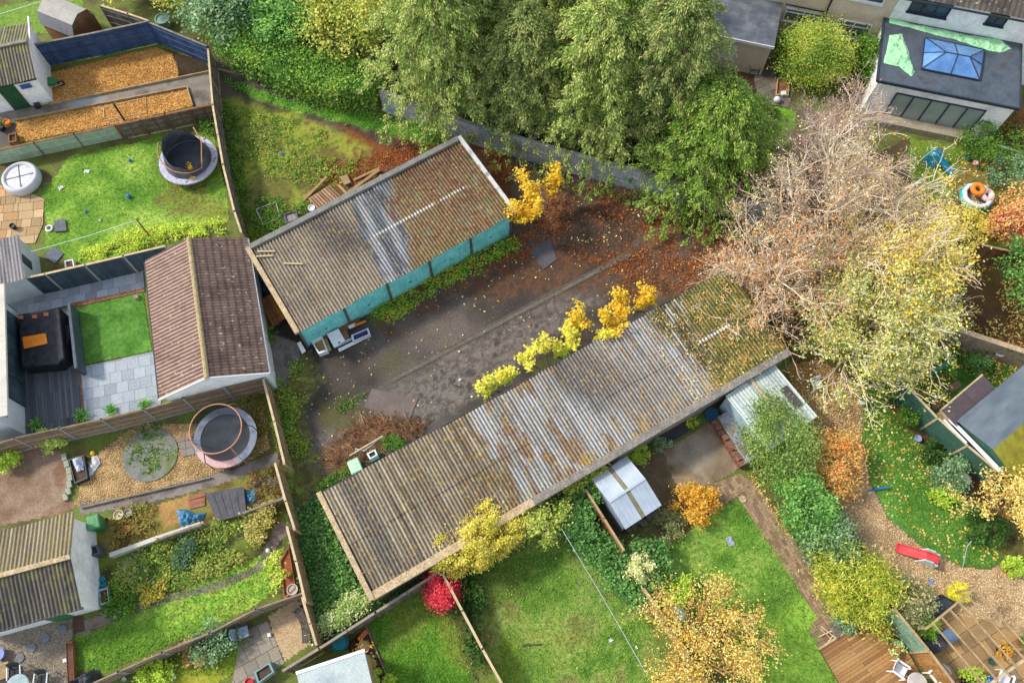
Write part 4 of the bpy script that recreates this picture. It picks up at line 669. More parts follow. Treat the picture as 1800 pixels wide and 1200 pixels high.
def block_wall():
    W = [Vector((p.x, p.y, 0)) for p in [P(u, v, 1.75) for u, v in ((668, 160), (840, 222), (1000, 268), (1130, 303), (1320, 356), (1420, 385))]]; t = thing('garden_wall', 'grey concrete block wall running under the tall conifers', 'wall', W[0])
    for a, b in zip(W[:-1], W[1:]):
        d = b - a; yw = math.atan2(d.y, d.x); o = MB().box((d.length / 2, 0, .875), (d.length, .2, 1.75)).build('wall', BW, t); o.location = a - W[0]; o.rotation_euler = (0, 0, yw); c = MB().box((d.length / 2, 0, 1.78), (d.length, .26, .06)).build('coping', conc_post, t, bev=.01); c.location = a - W[0]; c.rotation_euler = (0, 0, yw)
block_wall()
wall_line('garden_wall', 'tan rendered wall with a dark hole and ivy at the right edge', [(1662, 572), (1755, 603), (1850, 634)], 1.5, .22, M('tan_render', ['8a7a62', 'a3917a', '6f6250'], 1.2, bs=9, fine=.4), concrete_tan)
wall_line('garden_wall', 'low white wall strip between the two vegetable plots at lower left', [(192, 975), (275, 945), (352, 920)], .5, .2, M('white_wall', ['b8b2a4', 'cac4b6'], 3), None)
# --- fences
fence('garden_fence', 'navy blue boarded fence behind the bark bed, two wide panels', [(55, 80), (160, 60), (258, 39)], 1.8, navy, navy, side=-1, cap=wood_grey, pl=3.2)
fence('garden_fence', 'navy blue boarded fence running down to the right of bark bed', [(262, 40), (364, 82)], 1.8, navy, navy, side=-1, cap=wood_grey, pl=3.2)
fence('boundary_fence', 'long grey weathered fence between lawn with broken trampoline and the weedy yard', [(366, 88), (374, 185), (392, 290), (412, 372), (424, 408)], 1.75, wood_grey, wood_lt, side=1, cap=wood_lt)
fence('garden_fence', 'brown close boarded fence below the smaller bark bed', [(202, 220), (290, 202), (374, 184)], 1.3, M('old_brown_board', ['5f5246', '7a6b5c'], 3, isl=.45), wood_brown, side=-1, cap=wood_brown)
fence('garden_fence', 'faded green panel fence with a dark top rail beside the small lawn', [(-20, 268), (60, 251), (130, 236), (202, 221)], 1.15, wood_green, wood_grey, style='flat', side=-1, cap=wood_brown)
fence('garden_fence', 'dark slate blue slatted fence with grey posts behind the patio', [(-30, 504), (80, 482), (149, 466), (217, 450), (290, 433)], 1.85, navy_grey, conc_post, style='vert', board=.09, side=1, cap=wood_lt, pl=1.86)
fence('garden_fence', 'brown lap panel fence with concrete posts along the patio, decking and tiled building', [(-40, 789), (26, 770), (105, 753), (178, 737), (252, 719), (322, 700), (466, 664)], 1.75, M('brown_lap_board', ['7d6a52', '95816a'], 3, isl=.35), conc_post, style='lap', side=1, gravel=conc_post, pl=2.2)
fence('boundary_fence', 'tan fence side of trampoline garden below the tiled building', [(462, 662), (482, 740), (500, 815)], 1.7, wood_tan, wood_lt, side=1, cap=wood_lt)
fence('boundary_fence', 'tan fence at the end of the vegetable plots beside the ivy', [(484, 815), (502, 880), (518, 930)], 1.65, wood_tan, wood_lt, side=1, cap=wood_lt)
fence('boundary_fence', 'tan fence at the end of overgrown garden, alongside ivy covered ground', [(505, 926), (520, 985), (537, 1058)], 1.65, wood_tan, wood_lt, side=1, cap=wood_lt)
fence('boundary_fence', 'narrow tan fence behind the curved wooden bench', [(532, 1050), (545, 1095), (556, 1132)], 1.5, wood_tan, wood_lt, side=1, cap=wood_lt)
fence('garden_fence', 'weathered lap fence with concrete posts below the sunlit strip of rough lawn', [(150, 1206), (208, 1180), (285, 1146), (368, 1112), (450, 1070), (532, 1042)], 1.3, M('weathered_lap_board', ['7f6c58', '9a8873'], 3, isl=.4), conc_post, style='lap', side=1, pl=2.2)
fence('garden_fence', 'low weathered panel fence beside the dark board cover and blue tarpaulin', [(421, 902), (498, 874)], .75, wood_grey, wood_lt, style='flat', side=-1)
fence('garden_fence', 'low broken panel fence at the end of the white wall strip', [(275, 947), (356, 918)], .7, wood_grey, wood_lt, style='flat', side=-1)
fence('garden_fence', 'grey boarded fence with a wide top cap running along the longest garages', [(498, 1178), (560, 1140), (660, 1076), (770, 1006)], 1.5, M('grey_fence_board', ['5f574f', '786f65'], 3, isl=.35), wood_grey, side=1, cap=M('grey_cap', ['857a6a', '9a8e7c'], 3))
fence('garden_fence', 'thin tan fence between the striped lawn and the larger rough lawn', [(778, 1008), (812, 1072), (848, 1140), (890, 1215)], 1.4, wood_tan, conc_post, side=-1, cap=wood_lt, pl=2.)
fence('garden_fence', 'brown fence beside the metal shed, climbers on its left', [(1030, 861), (1062, 912), (1096, 966)], 1.5, wood_brown, wood_tan, side=-1, cap=wood_tan)
fence('garden_fence', 'short tan fence left of the yellow tree and water butt', [(1132, 1035), (1172, 1092), (1250, 1215)], 1.5, wood_tan, wood_tan, side=-1, cap=wood_tan)
fence('garden_fence', 'dark green panel fence in front of the felt roofed shed', [(1580, 664), (1648, 735), (1700, 783), (1758, 832)], 1.75, wood_dgreen, wood_lt, style='flat', side=1, cap=wood_lt, pl=1.8)
fence('garden_fence', 'green slatted fence between bamboo and pergola', [(1572, 1070), (1632, 1143)], 1.8, M('sage_green_slat', ['6a8a70', '86a088'], 3, isl=.25), wood_lt, style='vert', side=-1, cap=wood_tan)
fence('garden_fence', 'golden brown boarded fence between the decking and the pergola', [(1633, 1144), (1692, 1222)], 1.8, M('golden_brown_board', ['8a6238', 'a87c48'], 3, isl=.3), wood_brown, style='vert', side=-1, cap=wood_tan)
fence('garden_fence', 'brown panel fence behind the yellow leaved tree at the right edge', [(1722, 430), (1800, 447), (1840, 456)], 1.6, wood_brown, wood_brown, side=1, cap=wood_tan)
fence('garden_fence', 'pale grey boarded fence beyond the navy fence, by yellow green shrubs', [(176, 10), (225, 25), (262, 38)], 1.7, wood_grey, wood_grey, side=-1, cap=wood_lt)
# ------------------------------------------------------------------ trees
lf_con = LM('conifer_spray', ['364a1a', '546c28', '788c40', '9ea258', 'bcb478'], k=1., nscale=1.1, transl=.2); lf_con2 = LM('bright_conifer_spray', ['405a1c', '5f802c', '86a040', 'acb45c'], k=.78, nscale=1.1, transl=.2); lf_con3 = LM('dull_conifer_spray', ['34461c', '526630', '748442', '949658', 'a89a62'], k=.95, nscale=1.1, transl=.2)
lf_lau = LM('laurel_leaf', ['2a4420', '46682e', '648a40', '8aa85c'], k=1.35, nscale=.5); lf_olive = LM('grey_green_leaf', ['34482a', '557048', '7a946a', '9aae84'], k=1., nscale=.5); lf_yg = LM('yellow_green_leaf', ['4c6224', '728438', '969c48', 'b4ac52', 'a08a3c'], k=1.1, nscale=.5)
lf_tip = LM('pale_conifer_tip', ['727c3c', '9a9c58', 'b8ac70', 'b09068'], k=.95, nscale=.6)
def conifer(label, u, v, h, R, mat, seed, droop=.45, n=150, z0=.07, per=11, leaf=.15):
    rg = np.random.default_rng(seed); b = P(u, v); t = thing('conifer_tree', label, 'tree', b); m = MB(); lean = Vector((rg.uniform(-.03, .03), rg.uniform(-.03, .03), 1)); tr = [Vector((lean.x * h * k / 8, lean.y * h * k / 8, h * k / 8)) for k in range(9)]; m.tube(tr, .24, 9, .03); pts, ax = [], []; m2 = MB()
    for i in range(n):
        f = z0 + (1 - z0) * ((i + rg.random()) / n) ** .92; a = i * 2.39996 + rg.uniform(-.35, .35); L = (R * (1 - f) ** .42 * rg.uniform(.5, 1.2) + .25) * (1 if f > .2 else .75 + f); d = np.array([math.cos(a), math.sin(a), 0]); s = np.linspace(0, 1, 7); q = np.array(tr[0]) + np.array([lean.x, lean.y, 1]) * (h * f) + d * (L * s)[:, None] + np.array([0, 0, 1]) * (.22 * L * s - droop * L * s ** 2)[:, None]
        m2.tube([tuple(p) for p in q[::2]], .035 * (1.2 - f), 4, .008)
        for j in range(per):
            sj = .25 + .78 * (j + rg.random()) / per; p = np.array([np.interp(sj, s, q[:, k]) for k in range(3)]); sd = np.array([-d[1], d[0], 0]); off = rg.normal() * .22 * L * (1.1 - sj) ; p = p + sd * off; k = rg.integers(28, 44); hang = rg.uniform(.2, .6)
            tt = rg.random(k)[:, None]; dirn = unit(d * .75 + sd * np.sign(off) * rg.uniform(.2, .7) + np.array([0, 0, -1.0]) * rg.uniform(.25, .95)); pts.append(p + dirn * hang * tt + rg.normal(size=(k, 3)) * .09); ax.append(np.repeat(dirn[None], k, 0))
    tp = np.array(tr[-1]); NPT = len(pts); pts.append(tp + rg.normal(size=(60, 3)) * np.array([.15, .15, .5])); ax.append(np.repeat(np.array([[0, 0, 1.]]), 60, 0))
    tip = [p[-3:] + rg.normal(size=(3, 3)) * .1 for p in pts[per // 2::per]] + [p[-2:] + rg.normal(size=(2, 3)) * .1 for p in pts[per - 1::per]]; tipa = [a[-3:] for a in ax[per // 2::per]] + [a[-2:] for a in ax[per - 1::per]]
    pts = np.concatenate(pts); pts[:, 2] = np.maximum(pts[:, 2], .15); nt_ = sum(len(q) for q in tip); leaf_obj('pale_tip', np.concatenate(tip), leaf * 1.3, lf_tip, t, ax=np.concatenate([a[:len(q)] for a, q in zip(tipa, tip)]), asp=.3, up=1.)
    m.build('trunk', bark, t); m2.build('limb', M('conifer_limb', ['6a5a50', '8d7d72'], 3) if 'conifer_limb' not in bpy.data.materials else bpy.data.materials['conifer_limb'], t); leaf_obj('crown', pts, leaf, mat, t, ax=np.concatenate(ax), asp=.42, up=.7); return t
conifer('tall drooping conifer at the left end of the grey block wall', 788, 188, 12., 4.8, lf_con, 1, n=240)
conifer('dull darker conifer second along the grey block wall', 925, 212, 8.8, 4.3, lf_con3, 2, n=170)
conifer('pale topped conifer third along the grey block wall', 1040, 240, 10., 4.6, lf_con, 3, n=200)
conifer('tall conifer with bare grey twigs showing, beside the flat roofed garage', 1138, 243, 11., 4.3, lf_con3, 4, n=190)
conifer('brightest green conifer, spreading over the right end of block wall', 1222, 312, 7.4, 4.9, lf_con2, 5, n=210, droop=.4)
conifer('conifer standing behind between the first two at the top', 868, 110, 9.5, 3.6, lf_con3, 7, n=130)
conifer('pale conifer standing behind the third one at the top', 985, 130, 9., 3.4, lf_con, 8, n=120)
conifer('conifer tip at the top edge behind the others', 1090, 60, 8., 3.0, lf_con2, 6, n=110)
def leafy_tree(label, u, v, h, r, mat, n, size, name='broadleaf_tree', base=.3, K=None, sq=1., mats=None, group=None):
    b = P(u, v); t = thing(name, label, 'tree', b, 0, group); m = MB(); tips = []; zc = h * (base + 1) / 2; grow(m, (0, 0, 0), (0, 0, 1), h * .55, .11, 0, tips, (6, 4), .75, .25, .25, .62, .012); m.build('trunk', bark, t); K = K or max(30, n // 70)
    rh = h * (1 - base) / 2; bl = [((0, 0, zc), .72, .4)] + [((r * .5 * math.cos(a), r * .5 * sq * math.sin(a), zc + rh * random.uniform(-.35, .25)), random.uniform(.42, .62), .15) for a in (2 * math.pi * (i + random.random() * .6) / 5 for i in range(5))]; pts = [clumps(c, (r * k, r * k * sq, rh * k), int(n * wt), max(12, int(K * wt)), .2, -.55, .66) for c, k, wt in bl]
    leaf_obj('crown', np.concatenate(pts + [clumps((0, 0, zc), (r * .6, r * sq * .6, rh * .6), n // 6, 20, .3, -1, .3)]), size, mat, t, up=.9); return t
leafy_tree('rounded dark grey green tree beyond the hedge, nearest the navy fence', 425, 55, 5.6, 3.0, lf_olive, 9000, .2, base=.15)
leafy_tree('dark laurel tree in the middle behind the trimmed hedge', 540, 75, 5.4, 3.0, lf_lau, 9000, .2, base=.15)
leafy_tree('yellowing green tree between dark laurel and tall drooping conifer', 632, 95, 6.5, 2.9, lf_yg, 8000, .19, base=.15)
leafy_tree('yellow green shrubby tree behind the pale grey boarded fence', 255, -12, 4.0, 2.4, lf_yg, 5000, .18, base=.1)
leafy_tree('mixed yellow and green tree at the top edge beyond the dark soil', 350, 8, 4.6, 2.6, lf_yg, 5500, .18, base=.1)
leafy_tree('dark tree at the top edge between the conifers', 940, -30, 8, 3.2, lf_lau, 6000, .22, base=.2)
leafy_tree('dark green tree at the right edge below red leaved shrub', 1790, 500, 3.2, 2.0, lf_lau, 3500, .16, base=.05)
cover('hedge', [(384, 112), (450, 148), (500, 170), (600, 202), (664, 200), (668, 160), (600, 150), (500, 118), (420, 78), (390, 84)], 2.9, 15000, .15, LM('hedge_green', ['34501c', '52742c', '70903c', '96983c'], k=1.15, nscale=.5), 'long green hedge with a leafy base behind the weedy end of yard', 'hedge', K=900, tight=.22, hvar=.25)
# bare and half bare trees on the right
def bare_tree(label, u, v, h, mat, seed, stems, L, nb, spread, leaves, r0=.11, up=.25, lean=.5, shr=.62, minr=.011, name='bare_tree', flat=0., tw=0):
    global RNG
    old = RNG; RNG = np.random.default_rng(seed); b = P(u, v); t = thing(name, label, 'tree', b); m = MB(); tips = []; m.tube([(0, 0, 0), (0, 0, h * .08)], r0 * 1.7, 10, r0 * 1.4)
    for i in range(stems):
        a = 2 * math.pi * (i + RNG.uniform(-.25, .25)) / stems; k = lean * RNG.uniform(.35, 1.25); grow(m, (.12 * math.cos(a), .12 * math.sin(a), h * .06), (math.cos(a) * k, math.sin(a) * k, 1), L * RNG.uniform(.75, 1.15), r0 * RNG.uniform(.6, 1.), 0, tips, nb, spread, up, .42, shr, minr, 6, flat)
    m.build('trunk', mat, t); P0 = np.array([tuple(q[0]) for q in tips]); lv = np.array([q[2] for q in tips])
    if tw:
        idx = np.nonzero(lv >= len(nb) - 1)[0]; dd = np.array([tuple(q[1]) for q in tips]); k = RNG.choice(idx, tw); leaf_obj('fine_twigs', P0[k] + RNG.normal(size=(tw, 3)) * .16, .34, mat, t, ax=dd[k], axj=.5, asp=.05, up=.3)
    for mt, n, size, sel in leaves:
        idx = np.nonzero(sel(P0) & (lv >= len(nb) - 1))[0]
        if len(idx): leaf_obj('crown', P0[RNG.choice(idx, n)] + RNG.normal(size=(n, 3)) * .17, size, mt, t, up=.5)
    RNG = old; return t
lf_apr = LM('apricot_leaf', ['a86a38', 'd09050', 'deb070', 'e6c898'], k=.9); lf_pnk = LM('pinkish_leaf', ['9a6a58', 'b88a74', 'd0aa94'], k=.85)
lf_mixg = LM('pale_green_yellow_leaf', ['4a642c', '7a9440', 'a0b068', 'c8cc98', 'd8cc6c', 'd8ac30', '5f8038'], k=.9, nscale=.35, rnd=.8)
bare_tree('large spreading grey stemmed tree losing its apricot and orange leaves', 1432, 462, 8., twig_pale, 31, 14, 4.6, (6, 5, 3), .62, [(LM('pale_apricot_leaf', ['b87848', 'd8a870', 'e8c898', 'ecd4ac'], k=.95), 4200, .1, lambda p: p[:, 0] < 1.5), (lf_yel, 1100, .12, lambda p: p[:, 0] > .5), (LM('rust_leaf', ['b06a34', 'd48a4a', 'e0a864'], k=.9), 1000, .14, lambda p: (p[:, 0] < .0) & (p[:, 1] < 1.5))], .12, .12, 1.5, .62, .013, tw=9000)
bare_tree('low orange leaved tree hanging over the mossy end of the longest garages', 1372, 520, 4.6, twig_pale, 37, 10, 3.3, (5, 4, 3), .65, [(LM('copper_leaf', ['a85c2c', 'd0823c', 'e0a05c', 'e4bc80'], k=.92), 2600, .12, lambda p: p[:, 2] > -1)], .08, .1, 1.25, .62, .012, 'autumn_tree', tw=4000)
bare_tree('pinkish twiggy tree, almost leafless, between rounded evergreen and the extension', 1425, 335, 6., twig_pink, 32, 12, 3.1, (6, 5, 4), .6, [(lf_pnk, 2600, .09, lambda p: p[:, 2] > -1), (lf_yel, 500, .12, lambda p: p[:, 2] > 2)], .09, .06, 1.25, .62, .011, tw=9000)
bare_tree('yellow leaved thinning tree right of the grey stemmed tree', 1555, 520, 6., twig_pale, 33, 8, 3.2, (5, 4, 3), .65, [(LM('butter_leaf', ['a88c2c', 'd0ac38', 'e4c458', 'e8d488', '8a9440'], k=.88), 9000, .14, lambda p: p[:, 2] > -1)], .09, .2, .8, .62, .012, 'autumn_tree')
bare_tree('pale green and cream leaved tree overhanging the mossy end of garages', 1490, 592, 5.4, twig_pale, 38, 12, 3.0, (6, 5, 3), .65, [(lf_mixg, 15000, .13, lambda p: p[:, 2] > -1)], .1, .12, 1.2, .62, .012, 'autumn_tree')
bare_tree('pale green leaved tree beside the dark green panel fence', 1562, 622, 4.2, twig_pale, 39, 9, 2.1, (6, 5, 3), .65, [(lf_mixg, 6500, .12, lambda p: p[:, 2] > -1)], .08, .12, 1.1, .62, .011, 'autumn_tree')
bare_tree('golden twiggy tree standing on the bottom lawn by the short tan fence', 1222, 1150, 4.6, twig_tan, 34, 12, 2.5, (5, 4, 3), .6, [(LM('gold_leaf', ['c4983c', 'dcb44c', 'e8c868', 'f0dc98'], k=.95), 7000, .09, lambda p: p[:, 2] > -1), (lf_apr, 1800, .09, lambda p: p[:, 0] > -5)], .07, .2, 1.05, .6, .015, 'autumn_tree')
bare_tree('yellow leaved small tree at the right edge beyond the round tub', 1765, 905, 3.4, twig_tan, 35, 8, 1.9, (5, 4), .65, [(LM('straw_leaf', ['a8883c', 'd4b050', 'e4cc84', 'b8a860'], k=.88), 5500, .12, lambda p: p[:, 2] > -1)], .06, .25, .9, .6, .011, 'autumn_tree')
bare_tree('orange brown shrub with bare stems at the right edge of the toy garden', 1765, 400, 2.6, twig_tan, 36, 9, 1.6, (5, 4), .6, [(lf_apr, 2600, .13, lambda p: p[:, 2] > -1)], .04, .25, .9, .62, .012, 'bare_tree')
for i, (u, v, mt, h, rx, lab) in enumerate([(938, 360, lf_yel, 3.4, 1.5, 'deep yellow sapling against the right end of turquoise garages'), (985, 610, LM('sapling_leaf', ['8a9a34', 'c8b43c', 'e4cc4c', 'ecdc7c'], k=.9), 2.7, 1.75, 'largest yellow green sapling along the eave of the longest garages'), (1082, 560, lf_yel, 2.9, 1.7, 'bright yellow sapling highest up the eave of the longest garages'), (873, 672, bpy.data.materials['sapling_leaf'], 2.5, .98, 'small yellow green sapling lowest down the longest garages eave')]):
    b = P(u, v, h * .55); b.z = 0; t = thing('sapling', lab, 'tree', b); m = MB(); tips = []
    for q in range(7 if rx > 1 else 4):
        a = math.radians(31 if i else 70) + (math.pi if q % 2 else 0) + random.uniform(-.5, .5); grow(m, (math.cos(a) * rx * .36 * (q // 2), math.sin(a) * rx * .36 * (q // 2), 0), (math.cos(a) * .3, math.sin(a) * .3, 1), h * random.uniform(.5, .8), .025, 0, tips, (6, 3), .6, .45, .3, .5, .007)
    m.build('trunk', bark, t); tp = np.array([tuple(q[0]) for q in tips if q[0].z > h * .22]); ti = RNG.integers(0, len(tp), 2300 if rx > 1 else 1000); pts = tp[ti] + RNG.normal(size=(len(ti), 3)) * .1
    leaf_obj('crown', pts, .15, mt, t, asp=.75, up=1.)
# ------------------------------------------------------------------ bushes, hedges, climbers
bush('rounded_evergreen', 'large rounded evergreen with golden top in front of cream house', 'bush', 1431, 97, 1.9, 1.75, 2.9, LM('cypress_spray', ['3a561e', '648030', 'a4a646', 'd8c870'], k=1.1, nscale=.35, rnd=.4), 17000, .11, asp=.5)
bush('shrub', 'tall narrow green shrub squeezed beside the white extension wall', 'bush', 1527, 112, .8, 1.5, 2.6, lf_green, 2200, .16)
bush('golden_bush', 'dense golden bush leaning over the lower edge of longest garages', 'bush', 848, 938, 2.45, 1.15, 2.7, lf_gold, 30000, .1, rot=math.radians(32), K=120, tight=.085)
bush('shrub', 'green and cream climbing shrub next to the dense golden bush', 'bush', 945, 918, 1.3, .9, 2.2, LM('cream_green_leaf', ['4a6a26', '7d9438', 'b0b058', 'd0c878'], k=.9), 3200, .13, rot=.6)
cover('climber', [(962, 905), (1030, 850), (1060, 838), (1050, 870), (1035, 900), (1040, 955), (1000, 950)], 1.7, 4500, .14, lf_ivy, 'dark leafy climber between the garages edge and metal shed', 'climber', K=160, tight=.2, hvar=.4)
cover('climber', [(985, 860), (1045, 820), (1062, 826), (1055, 845), (1000, 880)], 2.2, 1500, .13, LM('yellowing_climber', ['5c7a2c', '94a03c', 'c4b450'], k=.9), 'yellowing climber along the sandy parapet above the metal shed', 'climber', K=60, tight=.2, hvar=.3)
cover('hedge', [(1005, 965), (1040, 930), (1100, 968), (1160, 955), (1172, 1010), (1135, 1062), (1100, 1060), (1050, 1000)], 1.3, 7500, .14, lf_ivy, 'loose green hedge growing through the brown fence', 'hedge', K=240, tight=.22, hvar=.5)
bush('shrub', 'pale leaved shrub in the loose green hedge', 'bush', 1125, 1000, .7, .6, 1.6, LM('pale_hedge_leaf', ['7d9450', 'b0b878', 'd4cc98', 'd0a060'], k=.9), 1400, .12)
bush('shrub', 'small yellow green bush beside the blue topped water butt', 'bush', 1182, 1036, .75, .7, 1.2, lf_lime, 1400, .11)
bush('red_maple', 'bright red small maple in the corner of two fences', 'bush', 774, 1034, .82, .8, 1.4, lf_red, 2600, .11)
cover('climber', [(790, 1010), (830, 1000), (850, 1060), (830, 1110), (850, 1180), (830, 1150), (812, 1072)], .9, 2200, .13, lf_dark, 'dark leafy growth along the right of the thin tan fence', 'climber', K=80, tight=.2, hvar=.6)
cover('ivy', [(520, 905), (562, 880), (600, 960), (640, 1050), (565, 1118), (545, 1055)], .45, 11000, .14, lf_ivy, 'dense ivy carpet between boundary fence and the end of longest garages', 'ivy', K=600, tight=.2, hvar=.6)
cover('shrub', [(557, 1122), (580, 1085), (630, 1045), (655, 1058), (610, 1098)], 1.0, 2600, .12, lf_var, 'pale variegated shrub along the grey boarded fence', 'bush', K=90, tight=.18, hvar=.4)
cover('ivy', [(640, 1075), (660, 1055), (770, 990), (765, 1000), (690, 1050)], .5, 1200, .12, lf_ivy, 'narrow strip of ivy between longest garages and capped fence', 'ivy', K=60, tight=.15)
bush('shrub', 'yellow leaved shrub between longest garages and metal shed', 'bush', 1122, 797, .55, .45, .9, lf_lime, 700, .15, asp=.35)
bush('shrub', 'orange and yellow shrub by the corner of mid lawn', 'bush', 1224, 886, .95, .8, 1.2, LM('russet_leaf', ['9a5c24', 'c8902c', 'dcb048', '8a7a34'], k=.88), 1800, .12)
bush('shrub', 'low grey green shrub beside the log discs', 'bush', 1180, 925, .7, .6, .7, LM('dull_leaf', ['5c6040', '7d8050', 'a09c58'], k=.9), 900, .1)
bush('hedge', 'big clipped laurel with pale crown beside the brick edged planter', 'hedge', 1368, 775, 1.35, 2.0, 2.8, LM('laurel_pale_leaf', ['36501f', '5e7a36', '90a050', 'b0b468'], k=.9, nscale=.5), 14000, .1, rot=.35, K=150)
bush('hedge', 'dark middle stretch of hedge below the clipped laurel', 'hedge', 1415, 890, 1.05, 1.6, 2.3, lf_lau, 5000, .14, rot=.5)
bush('hedge', 'blue green stretch of hedge along the gravel path', 'hedge', 1452, 945, 1.0, 1.4, 2.0, lf_olive, 4500, .13, rot=.6)
bush('bamboo_clump', 'bright lime bamboo clump at the bottom end of hedge', 'bamboo', 1502, 1020, 1.4, 1.8, 2.2, LM('bamboo_leaf', ['5c7a24', '90a434', 'c4bc4c', 'dcd068'], k=.8), 6000, .2, asp=.22, up=.3, rot=.6)
bush('shrub', 'round blue green shrub at the corner of the decking', 'bush', 1493, 1082, .6, .6, .9, LM('blue_green_leaf', ['4a6a50', '6f9070', '94a888'], k=.9), 1200, .11)
bush('shrub', 'cream flowered green shrub between bamboo and pergola', 'bush', 1590, 1055, 1.1, .9, 1.8, LM('cream_flower_leaf', ['3f5630', '6a7a44', 'a89a70', 'c8b890'], k=.9), 3000, .12, rot=-.6)
bush('shrub', 'small spiky lime shrub against the end of pergola beam', 'bush', 1625, 1103, .5, .5, .8, LM('lime_blade', ['5c8a26', '84ac38', 'b0c050'], k=.92), 900, .2, asp=.2)
bush('ornamental_grass', 'bright yellow tufted grass behind the black raised planter', 'grass', 1680, 1042, .45, .4, .6, LM('yellow_blade', ['a8a42c', 'd0c43c', 'e4dc5c'], k=.92), 800, .22, asp=.16)
bush('shrub', 'orange leaved shrub on the gravel beside the clipped laurel', 'bush', 1470, 812, 1.25, 1.5, 1.7, LM('peach_leaf', ['b8682e', 'd89448', 'dcb470', '94904c', 'c87c44'], k=.8, nscale=.9), 3600, .12)
bush('shrub', 'small golden shrub in a pot at the tip of oval lawn', 'bush', 1782, 996, .45, .4, .6, lf_lime, 600, .11)
for u, v, rx, h, mt, lab in [(1598, 735, .6, .9, lf_green, 'bright green shrub at the foot of dark green panel fence'), (1560, 680, .7, .9, lf_ivy, 'leafy shrub at the top of oval lawn'), (1672, 835, .9, 1.3, lf_olive, 'grey green shrub against the lower dark green fence'), (1640, 795, .6, .7, lf_dark, 'dark shrub below the blue pot'), (1735, 925, .9, 1.0, lf_dark, 'dark green shrub beyond the oval lawn near right edge'), (1660, 868, .6, .6, lf_lime, 'yellow green low plant in the dark border by the tub'), (1718, 640, .55, .9, lf_ivy, 'ivy clump climbing the tan rendered wall'), (1750, 245, 1.6, 1.5, lf_green, 'green shrub bed below the white extension'), (1790, 215, 1.2, 1.6, LM('reddish_shrub', ['7d3428', '8a5a34', '5c6a30'], k=.9), 'red and green shrub at the corner of the white extension'), (1775, 300, 1.2, 1.1, lf_olive, 'straggly shrub among the scattered toys'), (1785, 395, 1.1, 1.6, LM('coral_leaf', ['b84a44', 'd06a60', 'dc9078'], k=.88), 'coral red leaved shrub at the right edge'), (1690, 400, 1.5, 1.2, LM('lemon_leaf', ['a0a040', 'd0bc54', 'e4d080'], k=.88), 'lemon yellow shrub behind the brown panel fence'), (375, 1128, .95, 1.0, lf_olive, 'blue grey rounded bush beside the diagonal lap fence'), (338, 1148, .6, .7, LM('bronze_leaf', ['8a7040', 'b09458', '9aa060'], k=.9), 'bronze green bush left of the blue grey rounded bush'), (272, 1184, .65, .7, lf_lime, 'bright yellow green bush at the bottom of the small garden'), (87, 775, .6, .9, LM('pale_lime_leaf', ['7d9a3c', 'b0c060', 'd0d488'], k=.9), 'pale yellow green bush in front of the concrete posted fence'), (10, 805, .6, 1.0, lf_lime, 'lime bush at the left edge below the house'), (655, 1186, .3, .3, lf_lime, 'small yellow plant by the pots at the bottom edge'), (683, 1195, .25, .3, lf_lime, 'tiny yellow plant right of another at the bottom edge'), (1350, 215, .5, .6, lf_dark, 'dark plant in the tub on small lawn'), (1335, 1000, .01, .01, lf_dark, '')]:
    if lab: bush('shrub', lab, 'bush', u, v, rx, rx * .85, h, mt, int(900 * rx * max(.8, h) + 300), .12)
